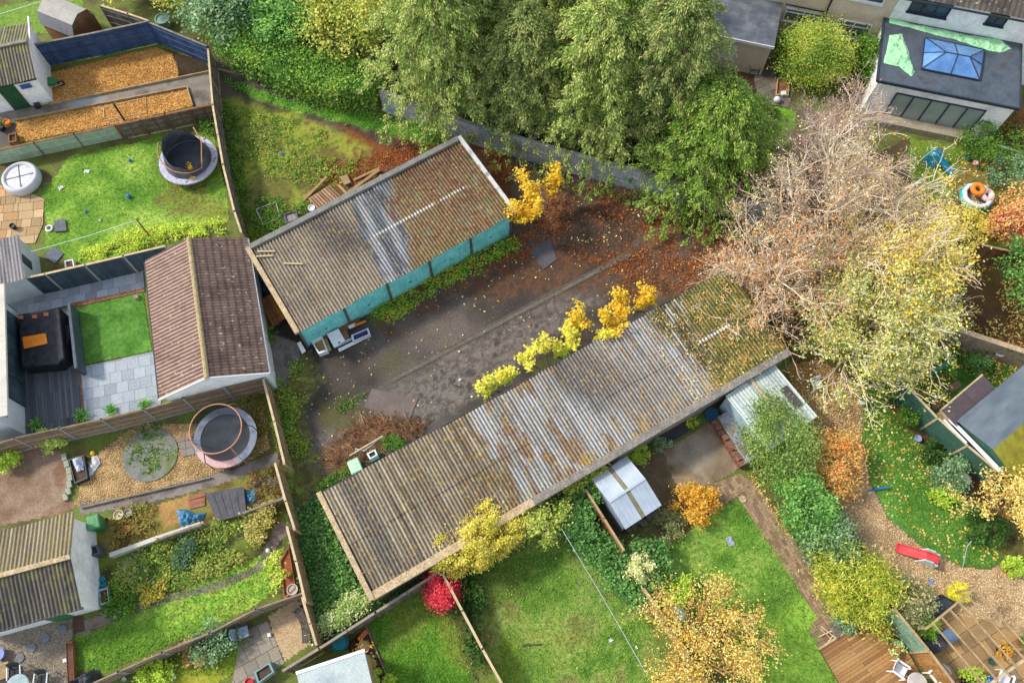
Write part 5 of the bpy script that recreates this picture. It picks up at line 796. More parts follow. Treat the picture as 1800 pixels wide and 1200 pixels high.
# garden plants on the left
for nm, poly, h, n, mt, lab in [('vegetable_bed', [(205, 1000), (240, 960), (350, 925), (420, 912), (492, 892), (478, 925), (455, 965), (400, 1005), (300, 1035), (225, 1050), (200, 1060)], .5, 6000, LM('bed_mixed_leaf', ['3f5a24', '5f802e', '94a048', 'a8945c'], k=.9, nscale=.7), 'overgrown bed of mixed green plants above the curving path'), ('bed_plant', [(440, 905), (492, 885), (480, 920), (455, 960), (440, 940)], .8, 1500, LM('straw_plant_leaf', ['6f7a38', 'a89c50', 'd0c080'], k=.9), 'straw yellow tall plants at the fence end of overgrown bed'), ('bed_plant', [(310, 960), (345, 950), (340, 995), (315, 1000)], .7, 900, LM('spiky_grey_leaf', ['3f5a3c', '5f7a5a'], k=.9), 'spiky grey green plant in the middle of overgrown bed'), ('bed_plant', [(185, 1060), (205, 1030), (240, 1045), (235, 1075), (200, 1085)], .55, 1300, lf_green, 'green clump beside the long planter and white wall'), ('bed_plant', [(245, 1030), (290, 1015), (295, 1050), (255, 1060)], .5, 900, LM('yellowing_leaf', ['8a8438', 'b8a444', '6f8a34'], k=.9), 'yellowing clump next to the curving path'), ('bed_plant', [(205, 900), (270, 885), (275, 935), (200, 960)], .3, 1300, LM('dry_stalk_leaf', ['6f5c34', '94803f', '7a8a3c'], k=.9), 'dry weedy bed with flower pots by the wheelie bin'), ('bed_plant', [(440, 835), (490, 818), (496, 865), (450, 880)], .35, 900, LM('brown_heap_leaf', ['5f4a30', '80683f', '6f7a3c'], k=.9), 'brown and green garden heap at the blue tarpaulin end'), ('bed_plant', [(240, 765), (275, 750), (310, 775), (300, 815), (260, 835), (225, 810)], .12, 1300, lf_green, 'weeds growing over the round paved circle'), ('bed_plant', [(420, 690), (455, 685), (470, 760), (455, 790), (430, 700)], .3, 900, LM('scrub_leaf', ['5f6a2c', '80843c', '7a5f3c'], k=.9), 'scrubby weeds around the second trampoline'), ('bed_plant', [(140, 445), (250, 405), (400, 390), (405, 412), (300, 420), (160, 468)], .35, 3200, LM('sunny_weed_leaf', ['7d9a34', 'a8b840', 'd0cc58'], k=.95), 'bright yellow green weeds along the back of slate blue fence'), ('bed_plant', [(345, 215), (372, 200), (385, 235), (365, 245)], .8, 500, lf_green, 'green weeds sprouting behind the broken trampoline'), ('bed_plant', [(470, 990), (495, 960), (495, 1020), (480, 1040)], .3, 700, LM('sunlit_plant_leaf', ['8aa03c', 'b0bc50', 'd4cc70'], k=.95), 'sunlit pale plants next to the red soil planter')]:
    cover(nm, poly, h, n, .12, mt, lab, 'plants', K=max(24, n // 35), tight=.14, hvar=.6)
for u, v, rx, lab in [(146, 733, .5, 'green palm like plant at the corner of decking'), (256, 712, .4, 'bright green plant by the white gable wall'), (197, 722, .35, 'thin yellow plant at the edge of grey patio'), (65, 748, .35, 'small plant in the decking corner by the house'), (1668, 655, .35, 'small fern under the tan rendered wall')]:
    b = P(u, v); t = thing('potted_plant' if 0 else 'garden_plant', lab, 'plant', b); k = 160; a = RNG.uniform(0, 2 * math.pi, k); e = RNG.uniform(.2, 1., k); d = np.stack([np.cos(a) * e, np.sin(a) * e, np.full(k, .55)], -1); leaf_obj('frond', d * rx * RNG.uniform(.4, 1., (k, 1)), .24, LM('frond_leaf', ['3f7a30', '6fa848', 'a0c060'], k=.95) if 'frond_leaf' not in bpy.data.materials else bpy.data.materials['frond_leaf'], t, ax=d, asp=.22); MB().tube([(0, 0, 0), (0, 0, rx * .4)], .03, 6).build('stem', bark, t)
# ------------------------------------------------------------------ ground cover that cannot be counted
lf_weed = LM('weed_leaf', ['4a6a28', '6f8a34', '94a444', '8a7c3c'], k=.9, nscale=1.2); lf_grass = LM('grass_blade', ['4a7a24', '669a32', '88b048'], k=.9, nscale=.8)
cover('weeds', [(395, 180), (470, 200), (560, 225), (640, 265), (600, 325), (520, 370), (450, 425), (425, 400), (400, 330)], .22, 5200, .11, lf_weed, kind='stuff', K=500, tight=.12, density_noise=.5)
cover('weeds', [(395, 170), (420, 200), (430, 300), (445, 420), (425, 410), (400, 300)], .5, 2400, .12, lf_green, kind='stuff', K=160, tight=.14)
cover('weeds', [(440, 350), (500, 345), (545, 370), (520, 400), (445, 425)], .45, 1600, .12, lf_green, kind='stuff', K=80, tight=.14, density_noise=.5)
cover('weeds', [(640, 545), (700, 500), (760, 478), (850, 440), (905, 420), (910, 435), (830, 478), (745, 528), (690, 570)], .4, 3200, .12, LM('yard_weed_leaf', ['4a7a28', '6f9a34', 'a0a83c', 'c09a34'], k=.9), kind='stuff', K=150, tight=.16)
cover('weeds', [(480, 655), (525, 640), (540, 690), (515, 760), (560, 800), (555, 870), (520, 905), (495, 820), (480, 720)], .3, 2800, .11, lf_weed, kind='stuff', K=180, tight=.14, density_noise=.47)
cover('weeds', [(560, 860), (590, 830), (620, 815), (625, 830), (580, 855)], .4, 600, .11, lf_green, kind='stuff', K=30, tight=.12)
cover('weeds', [(590, 715), (640, 685), (650, 695), (600, 730)], .2, 130, .11, lf_green, kind='stuff', K=16, tight=.1)
cover('grass', [(390, 138), (480, 168), (560, 193), (660, 203), (760, 222), (800, 245), (760, 258), (690, 235), (600, 213), (500, 188), (420, 158)], .25, 5000, .15, lf_grass, kind='stuff', K=500, tight=.15, asp=.25)
cover('weeds', [(930, 290), (1000, 320), (1130, 345), (1250, 385), (1240, 400), (1120, 365), (1000, 335), (920, 310)], .25, 1200, .12, LM('wall_foot_weed', ['4a6a28', '7d8434', '9a6a34'], k=.9), kind='stuff', K=120, tight=.12)
cover('leaf_litter', [(960, 330), (1160, 340), (1300, 380), (1330, 500), (1240, 530), (1120, 520), (1060, 470), (960, 440), (860, 470), (905, 400)], .06, 5000, .13, LM('dead_leaf', ['55301a', '7d4826', '9a5c30', 'b8784a'], k=.9), kind='stuff', K=500, tight=.25, density_noise=.48)
cover('leaf_litter', [(600, 260), (760, 250), (860, 250), (900, 300), (890, 330), (830, 245), (700, 300), (560, 340)], .05, 2200, .12, bpy.data.materials['dead_leaf'], kind='stuff', K=260, tight=.22, density_noise=.45)
lf_fall = LM('fallen_leaf', ['8a5a2a', 'b8842f', 'd8b04a', 'e8d490', 'a87438', 'dcb85c'], k=.95, rnd=.9)
for poly, n, sz in [([(520, 620), (900, 440), (1150, 340), (1300, 400), (1230, 480), (760, 740), (560, 840)], 130, .14), ([(990, 340), (1150, 360), (1100, 440), (1000, 420)], 40, .15), ([(1515, 700), (1560, 720), (1700, 880), (1760, 985), (1690, 995), (1560, 910), (1512, 772)], 420, .14), ([(1590, 640), (1650, 600), (1800, 650), (1830, 700), (1700, 740), (1580, 680)], 800, .13), ([(1380, 640), (1440, 630), (1530, 690), (1512, 780), (1430, 780), (1400, 700)], 330, .11), ([(1700, 430), (1830, 440), (1830, 640), (1640, 590)], 900, .14), ([(1310, 830), (1330, 840), (1400, 950), (1380, 940)], 160, .1), ([(70, 345), (120, 275), (300, 235), (390, 250), (400, 400), (150, 460)], 60, .1), ([(800, 1010), (985, 925), (1140, 1070), (1180, 1215), (880, 1215)], 40, .1), ([(1170, 965), (1295, 872), (1440, 1080), (1480, 1215), (1330, 1215)], 30, .1), ([(1600, 250), (1800, 270), (1800, 400), (1650, 420)], 300, .14)]:
    tag(leaf_obj('fallen_leaves', scatter(poly, int(n * 1.5), .035, .42), sz * .8, lf_fall, up=2.5, asp=.8), kind='stuff')
for poly, n, sz, cols, nm in (([(84, 130), (130, 118), (275, 84), (303, 95), (313, 118), (315, 137), (200, 165), (90, 184)], 9000, .08, ['7a4c1e', 'a8702e', 'c89448', 'dcae66', '94602a'], 'bark_chips'), ([(28, 216), (120, 197), (330, 157), (340, 187), (210, 218), (30, 252)], 5500, .08, None, 'bark_chips'), ([(150, 815), (200, 775), (240, 745), (340, 745), (460, 700), (475, 790), (430, 815), (370, 835), (220, 880), (135, 888)], 9000, .06, ['7d6238', 'a8885a', 'c8a878', 'dcc090', '94784a'], 'gravel'), ([(1400, 650), (1440, 640), (1528, 692), (1512, 770), (1530, 850), (1560, 910), (1620, 960), (1690, 997), (1740, 1002), (1770, 984), (1800, 990), (1810, 1040), (1800, 1100), (1650, 1075), (1540, 1010), (1470, 880), (1430, 780)], 22000, .058, ['8a6c46', 'b0906a', 'ccb088', 'e4cca4', '9c7e58'], 'gravel'), ([(0, 1105), (60, 1097), (128, 1088), (130, 1210), (0, 1210)], 3500, .06, ['6a5f50', '8a7e6c', 'a89c88'], 'gravel')):
    if cols: chip = LM(nm + '_piece', cols, 2., 0., .62 if nm == 'bark_chips' else .8, .9)
    tag(leaf_obj(nm, scatter(poly, n, .03), sz, chip, up=1.2, asp=.55), kind='stuff')
tag(leaf_obj('debris', scatter([(520, 640), (900, 450), (1150, 345), (1230, 480), (760, 740), (560, 840)], 260, .02, .4), .07, LM('pale_debris', ['6a5a48', 'a89a88', 'd0cac0', '8a7a5a'], 2., 0., .8, .9), up=2., asp=.7), kind='stuff')
lf_turf = LM('turf_blade', ['4a6e24', '648a30', '82a440', '9ab04c'], k=.8, nscale=1.5)
for poly, n in [([(75, 345), (120, 278), (215, 258), (370, 235), (385, 300), (400, 390), (300, 415), (150, 460), (85, 440)], 6000), ([(135, 1115), (190, 1092), (285, 1052), (470, 972), (498, 965), (490, 1035), (365, 1105), (190, 1178), (135, 1178)], 4500), ([(650, 1095), (765, 1018), (790, 1042), (848, 1215), (692, 1215)], 3500), ([(805, 1012), (985, 928), (1058, 962), (1138, 1072), (1178, 1215), (882, 1215)], 9000), ([(1172, 967), (1295, 875), (1380, 975), (1438, 1108), (1478, 1215), (1332, 1215), (1250, 1060)], 6000), ([(1517, 702), (1558, 722), (1640, 802), (1750, 962), (1740, 998), (1620, 958), (1530, 850)], 5000), ([(240, 1185), (400, 1112), (438, 1122), (405, 1188)], 1200)]:
    tag(leaf_obj('grass', scatter(poly, n, .03), .11, lf_turf, up=.35, asp=.3), kind='stuff')
for root, n, x0 in ((bpy.data.objects['garage_block'], 420, 0.), (bpy.data.objects['garage_block.001'], 500, 0.), (bpy.data.objects['garage_block.001'], 900, .74)):
    Lr = 12.8 if root.name == 'garage_block' else 23.4; x = (x0 + (1 - x0) * RNG.random(n)) * Lr; y = RNG.uniform(.1, 5.1, n); k, q = math.cos(root.rotation_euler.z), math.sin(root.rotation_euler.z); tag(leaf_obj('fallen_leaves', np.stack([root.location.x + x * k - y * q, root.location.y + x * q + y * k, np.full(n, 2.42)], -1), .085, bpy.data.materials['dead_leaf'] if x0 == 0 else lf_fall, up=2., asp=.7), kind='stuff')
# ------------------------------------------------------------------ garden things
def pbox(name, label, cat, px, h, mat, z0=0., group=None, lid=None, bev=.015, inner=None, rim=.05, ins=.1):
    """box whose TOP outline is traced in the photo at height z0+h; optional lid or an open top filled with something"""
    w = PX(px, z0 + h); c = sum(w, Vector()) / len(w); b = Vector((c.x, c.y, z0)); t = thing(name, label, cat, b, 0, group); q = [(p.x - b.x, p.y - b.y) for p in w]
    if inner:
        k = [(x * (1 - 2 * rim / max(.3, math.hypot(x, y))), y * (1 - 2 * rim / max(.3, math.hypot(x, y)))) for x, y in q]; n = len(q); m = MB()
        for i in range(n):
            j = (i + 1) % n; m.hexa([(*q[i], 0), (*q[j], 0), (*k[j], 0), (*k[i], 0)], [(*q[i], h), (*q[j], h), (*k[j], h), (*k[i], h)])
        m.build('side', mat, t); MB().prism(k, .005, max(.02, h - ins)).build('filling', inner, t)
    else:
        MB().prism(q, 0, h - (.04 if lid else 0)).build('body', mat, t, bev=bev)
        if lid: MB().prism([(x * 1.04, y * 1.04) for x, y in q], h - .04, h + .01).build('lid', lid, t, bev=.01)
    return t
def plank(label, p, q, wd, th, mat, name='plank', cat='timber', zs=None, group=None):
    a, b = P(*p), P(*q); d = b - a; t = MB(); z = th / 2 + .01; za, zb = (z, z) if zs is None else zs; t.bar((0, 0, 0), (d.x, d.y, zb - za), wd, th); o = t.build(name, mat); o.location = (a.x, a.y, za); return tag(o, label, cat, group)
def slab(label, px, th, mat, name, cat, z0=.01, tilt=None, group=None):
    w = PX(px, z0); c = sum(w, Vector()) / len(w); zz = tilt or [0] * len(px); m = MB(); m.hexa([(p.x - c.x, p.y - c.y, z) for p, z in zip(w, zz)], [(p.x - c.x, p.y - c.y, z + th) for p, z in zip(w, zz)]); o = m.build(name, mat); o.location = c; return tag(o, label, cat, group)
def crumple(name, label, cat, poly, z, h, mat, sc=3., seed=1, cell=.05, group=None):
    W = [(p.x, p.y) for p in PX(poly, z)]; X, Y, d, nx, ny = jit_grid(W, cell, .08, seed); ok = d > 0; fm = ok[:-1, :-1] & ok[1:, :-1] & ok[1:, 1:] & ok[:-1, 1:]; idx = np.arange(nx * ny).reshape(nx, ny); F = np.stack([idx[:-1, :-1][fm], idx[1:, :-1][fm], idx[1:, 1:][fm], idx[:-1, 1:][fm]], -1); us = np.unique(F); rm = np.full(nx * ny, -1); rm[us] = np.arange(len(us))
    r = 1 - np.abs(2 * fbm(X * sc + 2 * fbm(X, Y, seed), Y * sc, seed, 4) - 1); Z = .02 + h * (r ** 3) * sstep(0, .25, d) ; c = sum((Vector((*p, 0)) for p in W), Vector()) / len(W); V = np.stack([X - c.x, Y - c.y, Z], -1).reshape(-1, 3)[us]
    o = link(name, np_mesh(name, V, rm[F], mat, None, True)); o.location = (c.x, c.y, z); return tag(o, label, cat, group)
def pot(name, label, u, v, r, h, mat, plant=None, n=150, fill=soil, group=None, cat='pot', z0=0., size=.12):
    b = P(u, v, z0); t = thing(name, label, cat, b, 0, group); MB().lathe([(r * .7, 0), (r, h), (r, h + .01), (r * .86, h + .01), (r * .84, h - .06)], n=20).build('body', mat, t, smooth=False); MB().lathe([(0, h - .07), (r * .84, h - .065), (r * .8, h - .09)], n=16).build('soil', fill, t)
    if plant: leaf_obj('foliage', clumps((0, 0, h + r * .6), (r * 1.25, r * 1.25, r * .9), n, 14, .25, -.4), size, plant, t)
    return t
def ball(label, u, v, r, mat, name='ball', cat='ball'):
    b = P(u, v, r); o = MB().lathe([(r * math.sin(math.pi * i / 10) + 1e-5, -r * math.cos(math.pi * i / 10)) for i in range(11)], n=18).build(name, mat, smooth=True); o.location = b; return tag(o, label, cat)
def rod(label, pts, r, mat, name, cat, group=None, n=6):
    p = [P(*q) for q in pts]; o = MB().tube([q - p[0] for q in p], r, n).build(name, mat); o.location = p[0]; return tag(o, label, cat, group)
# --- trampolines
netm = bpy.data.materials.new('safety_net'); netm.use_nodes = True; nt = netm.node_tree; tb = nt.nodes.new('ShaderNodeBsdfTransparent'); mx = nt.nodes.new('ShaderNodeMixShader'); mx.inputs[0].default_value = .5; nt.nodes['Principled BSDF'].inputs['Base Color'].default_value = (.015, .016, .018, 1); nt.links.new(tb.outputs[0], mx.inputs[1]); nt.links.new(nt.nodes['Principled BSDF'].outputs[0], mx.inputs[2]); nt.links.new(mx.outputs[0], nt.nodes['Material Output'].inputs['Surface'])
matm = M('jumping_mat', ['3c3f44', '4c5055', '5c6066'], .8, fine=.15); pad_g = M('faded_pad', ['8a93a4', 'a0a8b6', '6d7480'], 1.6, fine=.15); pad_w = M('peeling_pad', ['a8a6b4', 'b8b6c2', '3a3840'], 2.2, lo=.4, hi=.68); pad_p = M('pink_pad', ['c09a98', 'd0aca8'], 2)
def tramp(label, u, v, R, pad, broken, pink=False):
    z = .72; b = P(u, v, z); b.z = 0; t = thing('trampoline', label, 'trampoline', b); m = MB(); n = 40; r0 = R - .34
    MB().lathe([(0, z), (r0 + .05, z), (r0 + .05, z - .02), (0, z - .02)], n=40).build('mat', matm, t)
    def ann(a0, a1, nm, mt, dz=0.):
        m = MB(); k = max(6, int(n * (a1 - a0) / (2 * math.pi))); vs = []; fs = []
        for i in range(k + 1):
            a = a0 + (a1 - a0) * i / k; w = .012 * math.sin(a * 9) if broken else 0
            for r, zz in ((r0, z + .03), (R, z + .02 + w), (R, z - .08 + w), (r0, z - .03)): vs.append((r * math.cos(a), r * math.sin(a), zz + dz))
        for i in range(k): fs += [(i * 4 + j, i * 4 + (j + 1) % 4, i * 4 + 4 + (j + 1) % 4, i * 4 + 4 + j) for j in range(4)]
        m.add(vs, fs).build(nm, mt, t)
    if pink: ann(-2.6, -1.0, 'pad', pad_p); ann(-1.0, 3.68, 'pad', pad)
    else: ann(0, 2 * math.pi, 'pad', pad)
    for i in range(4):
        a = i * math.pi / 2 + .4; l = MB().tube([((R - .1) * math.cos(a - .25), (R - .1) * math.sin(a - .25), z - .06), ((R - .06) * math.cos(a - .25), (R - .06) * math.sin(a - .25), .04), ((R - .06) * math.cos(a + .25), (R - .06) * math.sin(a + .25), .04), ((R - .1) * math.cos(a + .25), (R - .1) * math.sin(a + .25), z - .06)], .025).build('leg', metal_dk, t)
    if not broken:
        rn = r0 + .02; vs = [(rn * math.cos(2 * math.pi * i / 48), rn * math.sin(2 * math.pi * i / 48), zz) for zz in (z + .03, 2.15) for i in range(48)]; MB().add(vs, [(i, (i + 1) % 48, 48 + (i + 1) % 48, 48 + i) for i in range(48)]).build('net', netm, t); MB().torus((0, 0, 2.17), rn, .03, 48).build('top_ring', copper, t)
        for i in range(6): a = i * math.pi / 3 + .2; MB().tube([((R + .02) * math.cos(a), (R + .02) * math.sin(a), .1), ((R + .02) * math.cos(a), (R + .02) * math.sin(a), 1.5), (rn * math.cos(a), rn * math.sin(a), 2.17)], .025).build('pole', copper if i % 2 else metal_dk, t)
    else:
        vs = []; k = 40
        for i in range(k): 
            a = 2 * math.pi * i / k - .6; hh = .25 + 1.0 * max(0, math.sin(a * .5 + .35)) ** 2 + .08 * math.sin(a * 7); hh += .35; vs += [(r0 * math.cos(a), r0 * math.sin(a), z + .03), (r0 * (1.02 - .2 * hh) * math.cos(a), r0 * (1.02 - .2 * hh) * math.sin(a), z + hh)]
        MB().add(vs, [(2 * i, (2 * i + 2) % (2 * k), (2 * i + 3) % (2 * k), 2 * i + 1) for i in range(k)]).build('net', M('sagging_net', ['3c4045', '50545a', '64686c'], 1.5), t)
        q = [Vector((r0 * 1.0 * math.cos(a), r0 * .95 * math.sin(a), z + .9 + .5 * math.sin(a * .8 + .2))) for a in np.linspace(2.9, 5.6, 16)]; MB().tube(q, .035, 7).build('bent_pole', copper, t)
        MB().tube([q[-1], Vector((r0 * .9, r0 * .2, 2.1)), Vector((r0 * .55, r0 * .75, 2.35)), Vector((r0 * .45, r0 * .9, .7))], .035, 7).build('bent_pole', copper, t); MB().tube([q[0], Vector((-r0 * .95, r0 * .3, .7))], .035, 7).build('bent_pole', copper, t)
        leaf_obj('creeper', np.array([[.15 + .35 * s, -.35 - 1.0 * s, z + .15] for s in np.linspace(0, 1, 160)]) + RNG.normal(size=(160, 3)) * .07, .1, lf_yel, t)
    return t
tramp('broken trampoline with a peeling white pad, sagging net and bent copper pole', 331, 281, 1.66, pad_w, True)
tramp('trampoline with grey blue and pink pad and upright netted enclosure', 396, 768, 1.55, pad_g, False, True)
# --- hot tub, covered tub, balls, litter
b = P(44, 320); t = thing('inflatable_hot_tub', 'round pale inflatable hot tub with a strapped white cover', 'hot tub', b); MB().lathe([(.9, 0), (1.03, .12), (1.05, .35), (1.0, .58), (.9, .66), (.8, .6), (.8, .5)], n=40).build('tub_wall', M('pale_lilac_vinyl', ['b5b2b8', 'c6c4c8'], 3, rough=.5), t, smooth=True); MB().lathe([(0, .56), (.5, .57), (.8, .54), (.8, .5)], n=32).build('cover', M('white_cover', ['b8b6b8', 'cfcdcc', 'a09e9c'], 2, fine=.15), t)
for a in (.3, 1.9): MB().bar((-.8 * math.cos(a), -.8 * math.sin(a), .575), (.8 * math.cos(a), .8 * math.sin(a), .575), .05, .012).build('strap', grey_pl, t)
ball('blue ball lying alone on the lawn below the broken trampoline', 226, 345, .13, blue_pl); ball('small dark blue ball on the lawn nearest the faded green fence', 228, 282, .1, blue_pl); 
for u, v, lab, mt, s in [(153, 302, 'crumpled white plastic on the middle of lawn', white_pl, .3), (108, 331, 'scrap of white and brown litter near hot tub', white_pl, .28), (176, 388, 'small white litter square on the lower lawn', white_pl, .2), (153, 373, 'pale blue litter scrap on the lawn', blue_pl, .18), (497, 272, 'pale blue rag in the weeds of yard', blue_pl, .25), (1283, 951, 'crumpled blue and white cloth on the mid lawn', pad_g, .42), (1073, 1125, 'white scrap on the rough lawn left of the wire', white_pl, .2), (1118, 1137, 'tiny white scrap right of the wire', white_pl, .14), (808, 668, 'white scrap lying on the drain channel', white_pl, .18)]:
    b = P(u, v); m = MB(); n = 6; vs = [((i / n - .5) * s + random.uniform(-.02, .02), (j / n - .5) * s * .7 + random.uniform(-.02, .02), .02 + random.random() * .07) for i in range(n + 1) for j in range(n + 1)]; m.add(vs, [(i * (n + 1) + j, (i + 1) * (n + 1) + j, (i + 1) * (n + 1) + j + 1, i * (n + 1) + j + 1) for i in range(n) for j in range(n)]); o = m.build('litter', mt); o.location = b; o.rotation_euler.z = random.random() * 6; tag(o, lab, 'litter')
fl('decking', [(40, 558), (128, 541), (147, 742), (47, 766)], .10, ['4f5358', '5c6066', '6a6d72', '45474c'], 3.2, .145, .008, yaw((128, 541), (147, 742)), 11, .5, None, .06)
t = pbox('covered_hot_tub', 'large square tub under a wrinkled black cover on grey decking', 'hot tub', [(31, 552), (104, 540), (113, 628), (100, 640), (38, 646)], .95, M('black_tarp', ['16171b', '24262c', '303238'], 3, rough=.5, bs=5, bump=.8), .1, bev=.06)
MB().prism([(x, y) for x, y in ((-.95, -1.2), (.95, -1.2), (1.0, 1.15), (-.95, 1.15))], 0, .5).build('skirt', bpy.data.materials['black_tarp'], t, bev=.08)
slab('bright orange board on top of the black tub cover', [(40, 593), (81, 586), (84, 604), (43, 613)], .05, orange_pl, 'board', 'board', 1.07)
for u, v, lab in [(37, 558, 'brick at the house corner of black tub cover'), (62, 557, 'middle brick along the far edge of black tub cover'), (82, 553, 'brick furthest from the house on black tub cover')]: slab(lab, [(u - 4, v - 2), (u + 4, v - 3), (u + 4, v + 3), (u - 4, v + 3)], .09, terracotta, 'brick', 'brick', 1.07, group='bricks weighing down the black tub cover')
pbox('garden_screen', 'long narrow dark glass screen beside covered tub and artificial lawn', 'screen', [(118, 533), (123, 532), (136, 646), (130, 648)], 1.0, M('dark_screen', ['3a4650', '4c5862'], 2, rough=.25), .05)
o = slab('small brown and white dog ornament on the artificial lawn corner', [(236, 522), (243, 519), (246, 525), (239, 528)], .2, M('mottled_stone', ['6a4a34', 'b0a090'], 12), 'ornament', 'ornament', .03)
slab('dark grey square crate lid on the lawn beside hose reel', [(97, 390), (116, 387), (119, 407), (98, 409)], .12, grey_pl, 'crate', 'crate'); slab('dark square board lying at the back of slate blue fence', [(78, 452), (95, 434), (113, 446), (97, 464)], .06, M('slate_board', ['5a5f68', '6a6f78'], 2), 'board', 'board')
pbox('storage_box', 'white open box behind the slate blue fence', 'box', [(113, 458), (128, 455), (131, 470), (114, 472)], .3, white_pl, inner=wood_brown)
b = P(88, 403); t = thing('hose_reel', 'white hose reel by the dark crate lid', 'hose reel', b); MB().torus((0, 0, .1), .16, .06).build('hose', white_pl, t); MB().lathe([(0, 0), (.12, 0), (.12, .16), (0, .17)], n=14).build('hub', black_pl, t)
rod('black cable trailing across the patio to the hose reel', [(28, 405, .02), (55, 402, .02), (84, 401, .03)], .02, black_pl, 'cable', 'cable'); pot('plant_pot', 'black pot at the corner of the sandstone patio', 27, 402, .16, .35, black_pl)
t = thing('washing_line_post', 'rusty iron post holding the washing line above the lawn', 'post', P(265, 417)); MB().tube([(0, 0, 0), (0, 0, 1.95)], .045, 8, .035).build('post', M('rusty_iron', ['8a5230', 'a06a3c'], 6), t); MB().tube([(-.12, 0, 1.9), (.12, 0, 1.9)], .02).build('hook', metal_dk, t)
rod('pale washing line strung from the rusty post', [(237, 388, 1.93), (150, 416, 1.75), (55, 442, 1.85)], .014, white_pl, 'washing_line', 'line')
rod('long pale wire strung diagonally over the rough bottom lawn', [(988, 930, 2.0), (1060, 1050, 1.9), (1134, 1180, 2.0)], .016, metal_grey, 'wire', 'wire')
rod('white line strung over the lawn at the top left corner', [(-10, 28, 1.8), (75, 2, 1.8)], .016, white_pl, 'washing_line', 'line')
rod('black pole planted at a slant in the smaller bark bed', [(219, 212, .05), (200, 183, 1.0)], .06, black_pl, 'pole', 'pole'); 
for pts in ([(182, 190, .05), (184, 212, .05), (258, 198, .05), (256, 172, .05), (182, 190, .05)],): rod('thin timber frame laid on the smaller bark bed', pts, .03, wood_lt, 'bed_edging', 'edging')
for q, lab in (([(90, 185), (372, 127)], 'timber edging board along the lower side of the larger bark bed'), ([(30, 213), (330, 155)], 'timber edging board along the upper side of the smaller bark bed'), ([(330, 155), (340, 188)], 'short timber edging board at the end of smaller bark bed'), ([(144, 893), (372, 840)], 'thin timber edging beside the vegetable plot path'), ([(126, 536), (252, 508)], '')):
    if lab: plank(lab, q[0], q[1], .06, .16, wood_tan if '144' not in str(q) else wood_grey, 'edging_board', 'edging')
def wheelbarrow():
    t = thing('wheelbarrow', 'green wheelbarrow tipped against the white garage beside bark bed', 'wheelbarrow', P(92, 155), .3); MB().hexa([(-.25, -.2, .3), (.3, -.17, .3), (.3, .17, .3), (-.25, .2, .3)], [(-.45, -.32, .6), (.5, -.27, .6), (.5, .27, .6), (-.45, .32, .6)]).build('tray', green_pl, t)
    w_ = MB(); w_.torus((0, 0, 0), .17, .05); o = w_.build('wheel', black_pl, t); o.rotation_euler = (math.pi / 2, 0, 0); o.location = (.62, 0, .2)
    for s in (-1, 1): MB().tube([(.62, s * .06, .2), (0, s * .2, .32), (-.9, s * .28, .55)], .02).build('handle', metal_grey, t); MB().tube([(-.3, s * .22, .32), (-.35, s * .24, 0)], .02).build('leg', metal_grey, t)
wheelbarrow(); pot('plant_pot', 'orange bucket in the cluttered corner below the white garage', 16, 220, .2, .3, orange_pl); pot('plant_pot', 'dark pot beside the orange bucket', 5, 228, .25, .35, black_pl, lf_dark, 60); pbox('crate', 'brown wooden crate at the end of smaller bark bed', 'crate', [(14, 236), (28, 233), (29, 248), (15, 251)], .4, wood_brown, inner=soil); pbox('storage_box', 'small black box at the corner of white garage by the wheelbarrow', 'box', [(58, 181), (68, 179), (69, 186), (60, 188)], .25, black_pl); plank('short board on the ground beside the small black box', (70, 185), (86, 181), .14, .05, wood_lt)
pot('water_butt', 'pale green covered bin behind navy fence among yellow shrubs', 291, 45, .45, .6, M('sea_green_cover', ['7da090', '94b4a4'], 3), cat='bin', fill=bpy.data.materials['sea_green_cover'] if 'sea_green_cover' in bpy.data.materials else white_pl)
# --- chairs and tables
def chair(label, u, v, yw, fr, seat, z0=0., name='garden_chair', s=1., group=None):
    rr = .05 if seat is white_pl else .03
    t = thing(name, label, 'chair', P(u, v, z0), yw, group); t.scale = (s,) * 3
    MB().box((0, 0, .42), (.5, .48, .04)).build('seat', seat, t, bev=.015); m = MB(); vs = []
    for i in range(9):
        x = -.25 + .5 * i / 8; y = .25 + .05 * (1 - (2 * i / 8 - 1) ** 2); vs += [(x, y, .44), (x, y + .16, .84 + .06 * (1 - (2 * i / 8 - 1) ** 2))]
    fs = [(2 * i, 2 * i + 2, 2 * i + 3, 2 * i + 1) for i in range(8)]; o = m.add(vs, fs).build('backrest', seat, t); o.modifiers.new('th', 'SOLIDIFY').thickness = .03
    for k in (-1, 1):
        MB().tube([(k * .28, .32, .66), (k * .29, -.2, .66), (k * .27, -.26, .6)], rr, 6).build('armrest', fr, t); MB().tube([(k * .27, -.26, .62), (k * .29, -.27, 0)], rr * .93, 6, .03).build('leg', fr, t); MB().tube([(k * .26, .28, .64), (k * .28, .36, 0)], rr * .93, 6, .03).build('leg', fr, t)
    return t
sling = M('dark_sling', ['2f3236', '3f4348'], 3)
chair('white plastic chair on fallen leaves beside the pale corrugated shed', 1432, 679, 1.9, white_pl, white_pl)
chair('white plastic chair facing right at the table on the decking', 1576, 1178, .95, white_pl, white_pl, .12); chair('white plastic chair with its back to the fence on the decking', 1637, 1186, -1.0, white_pl, white_pl, .12)
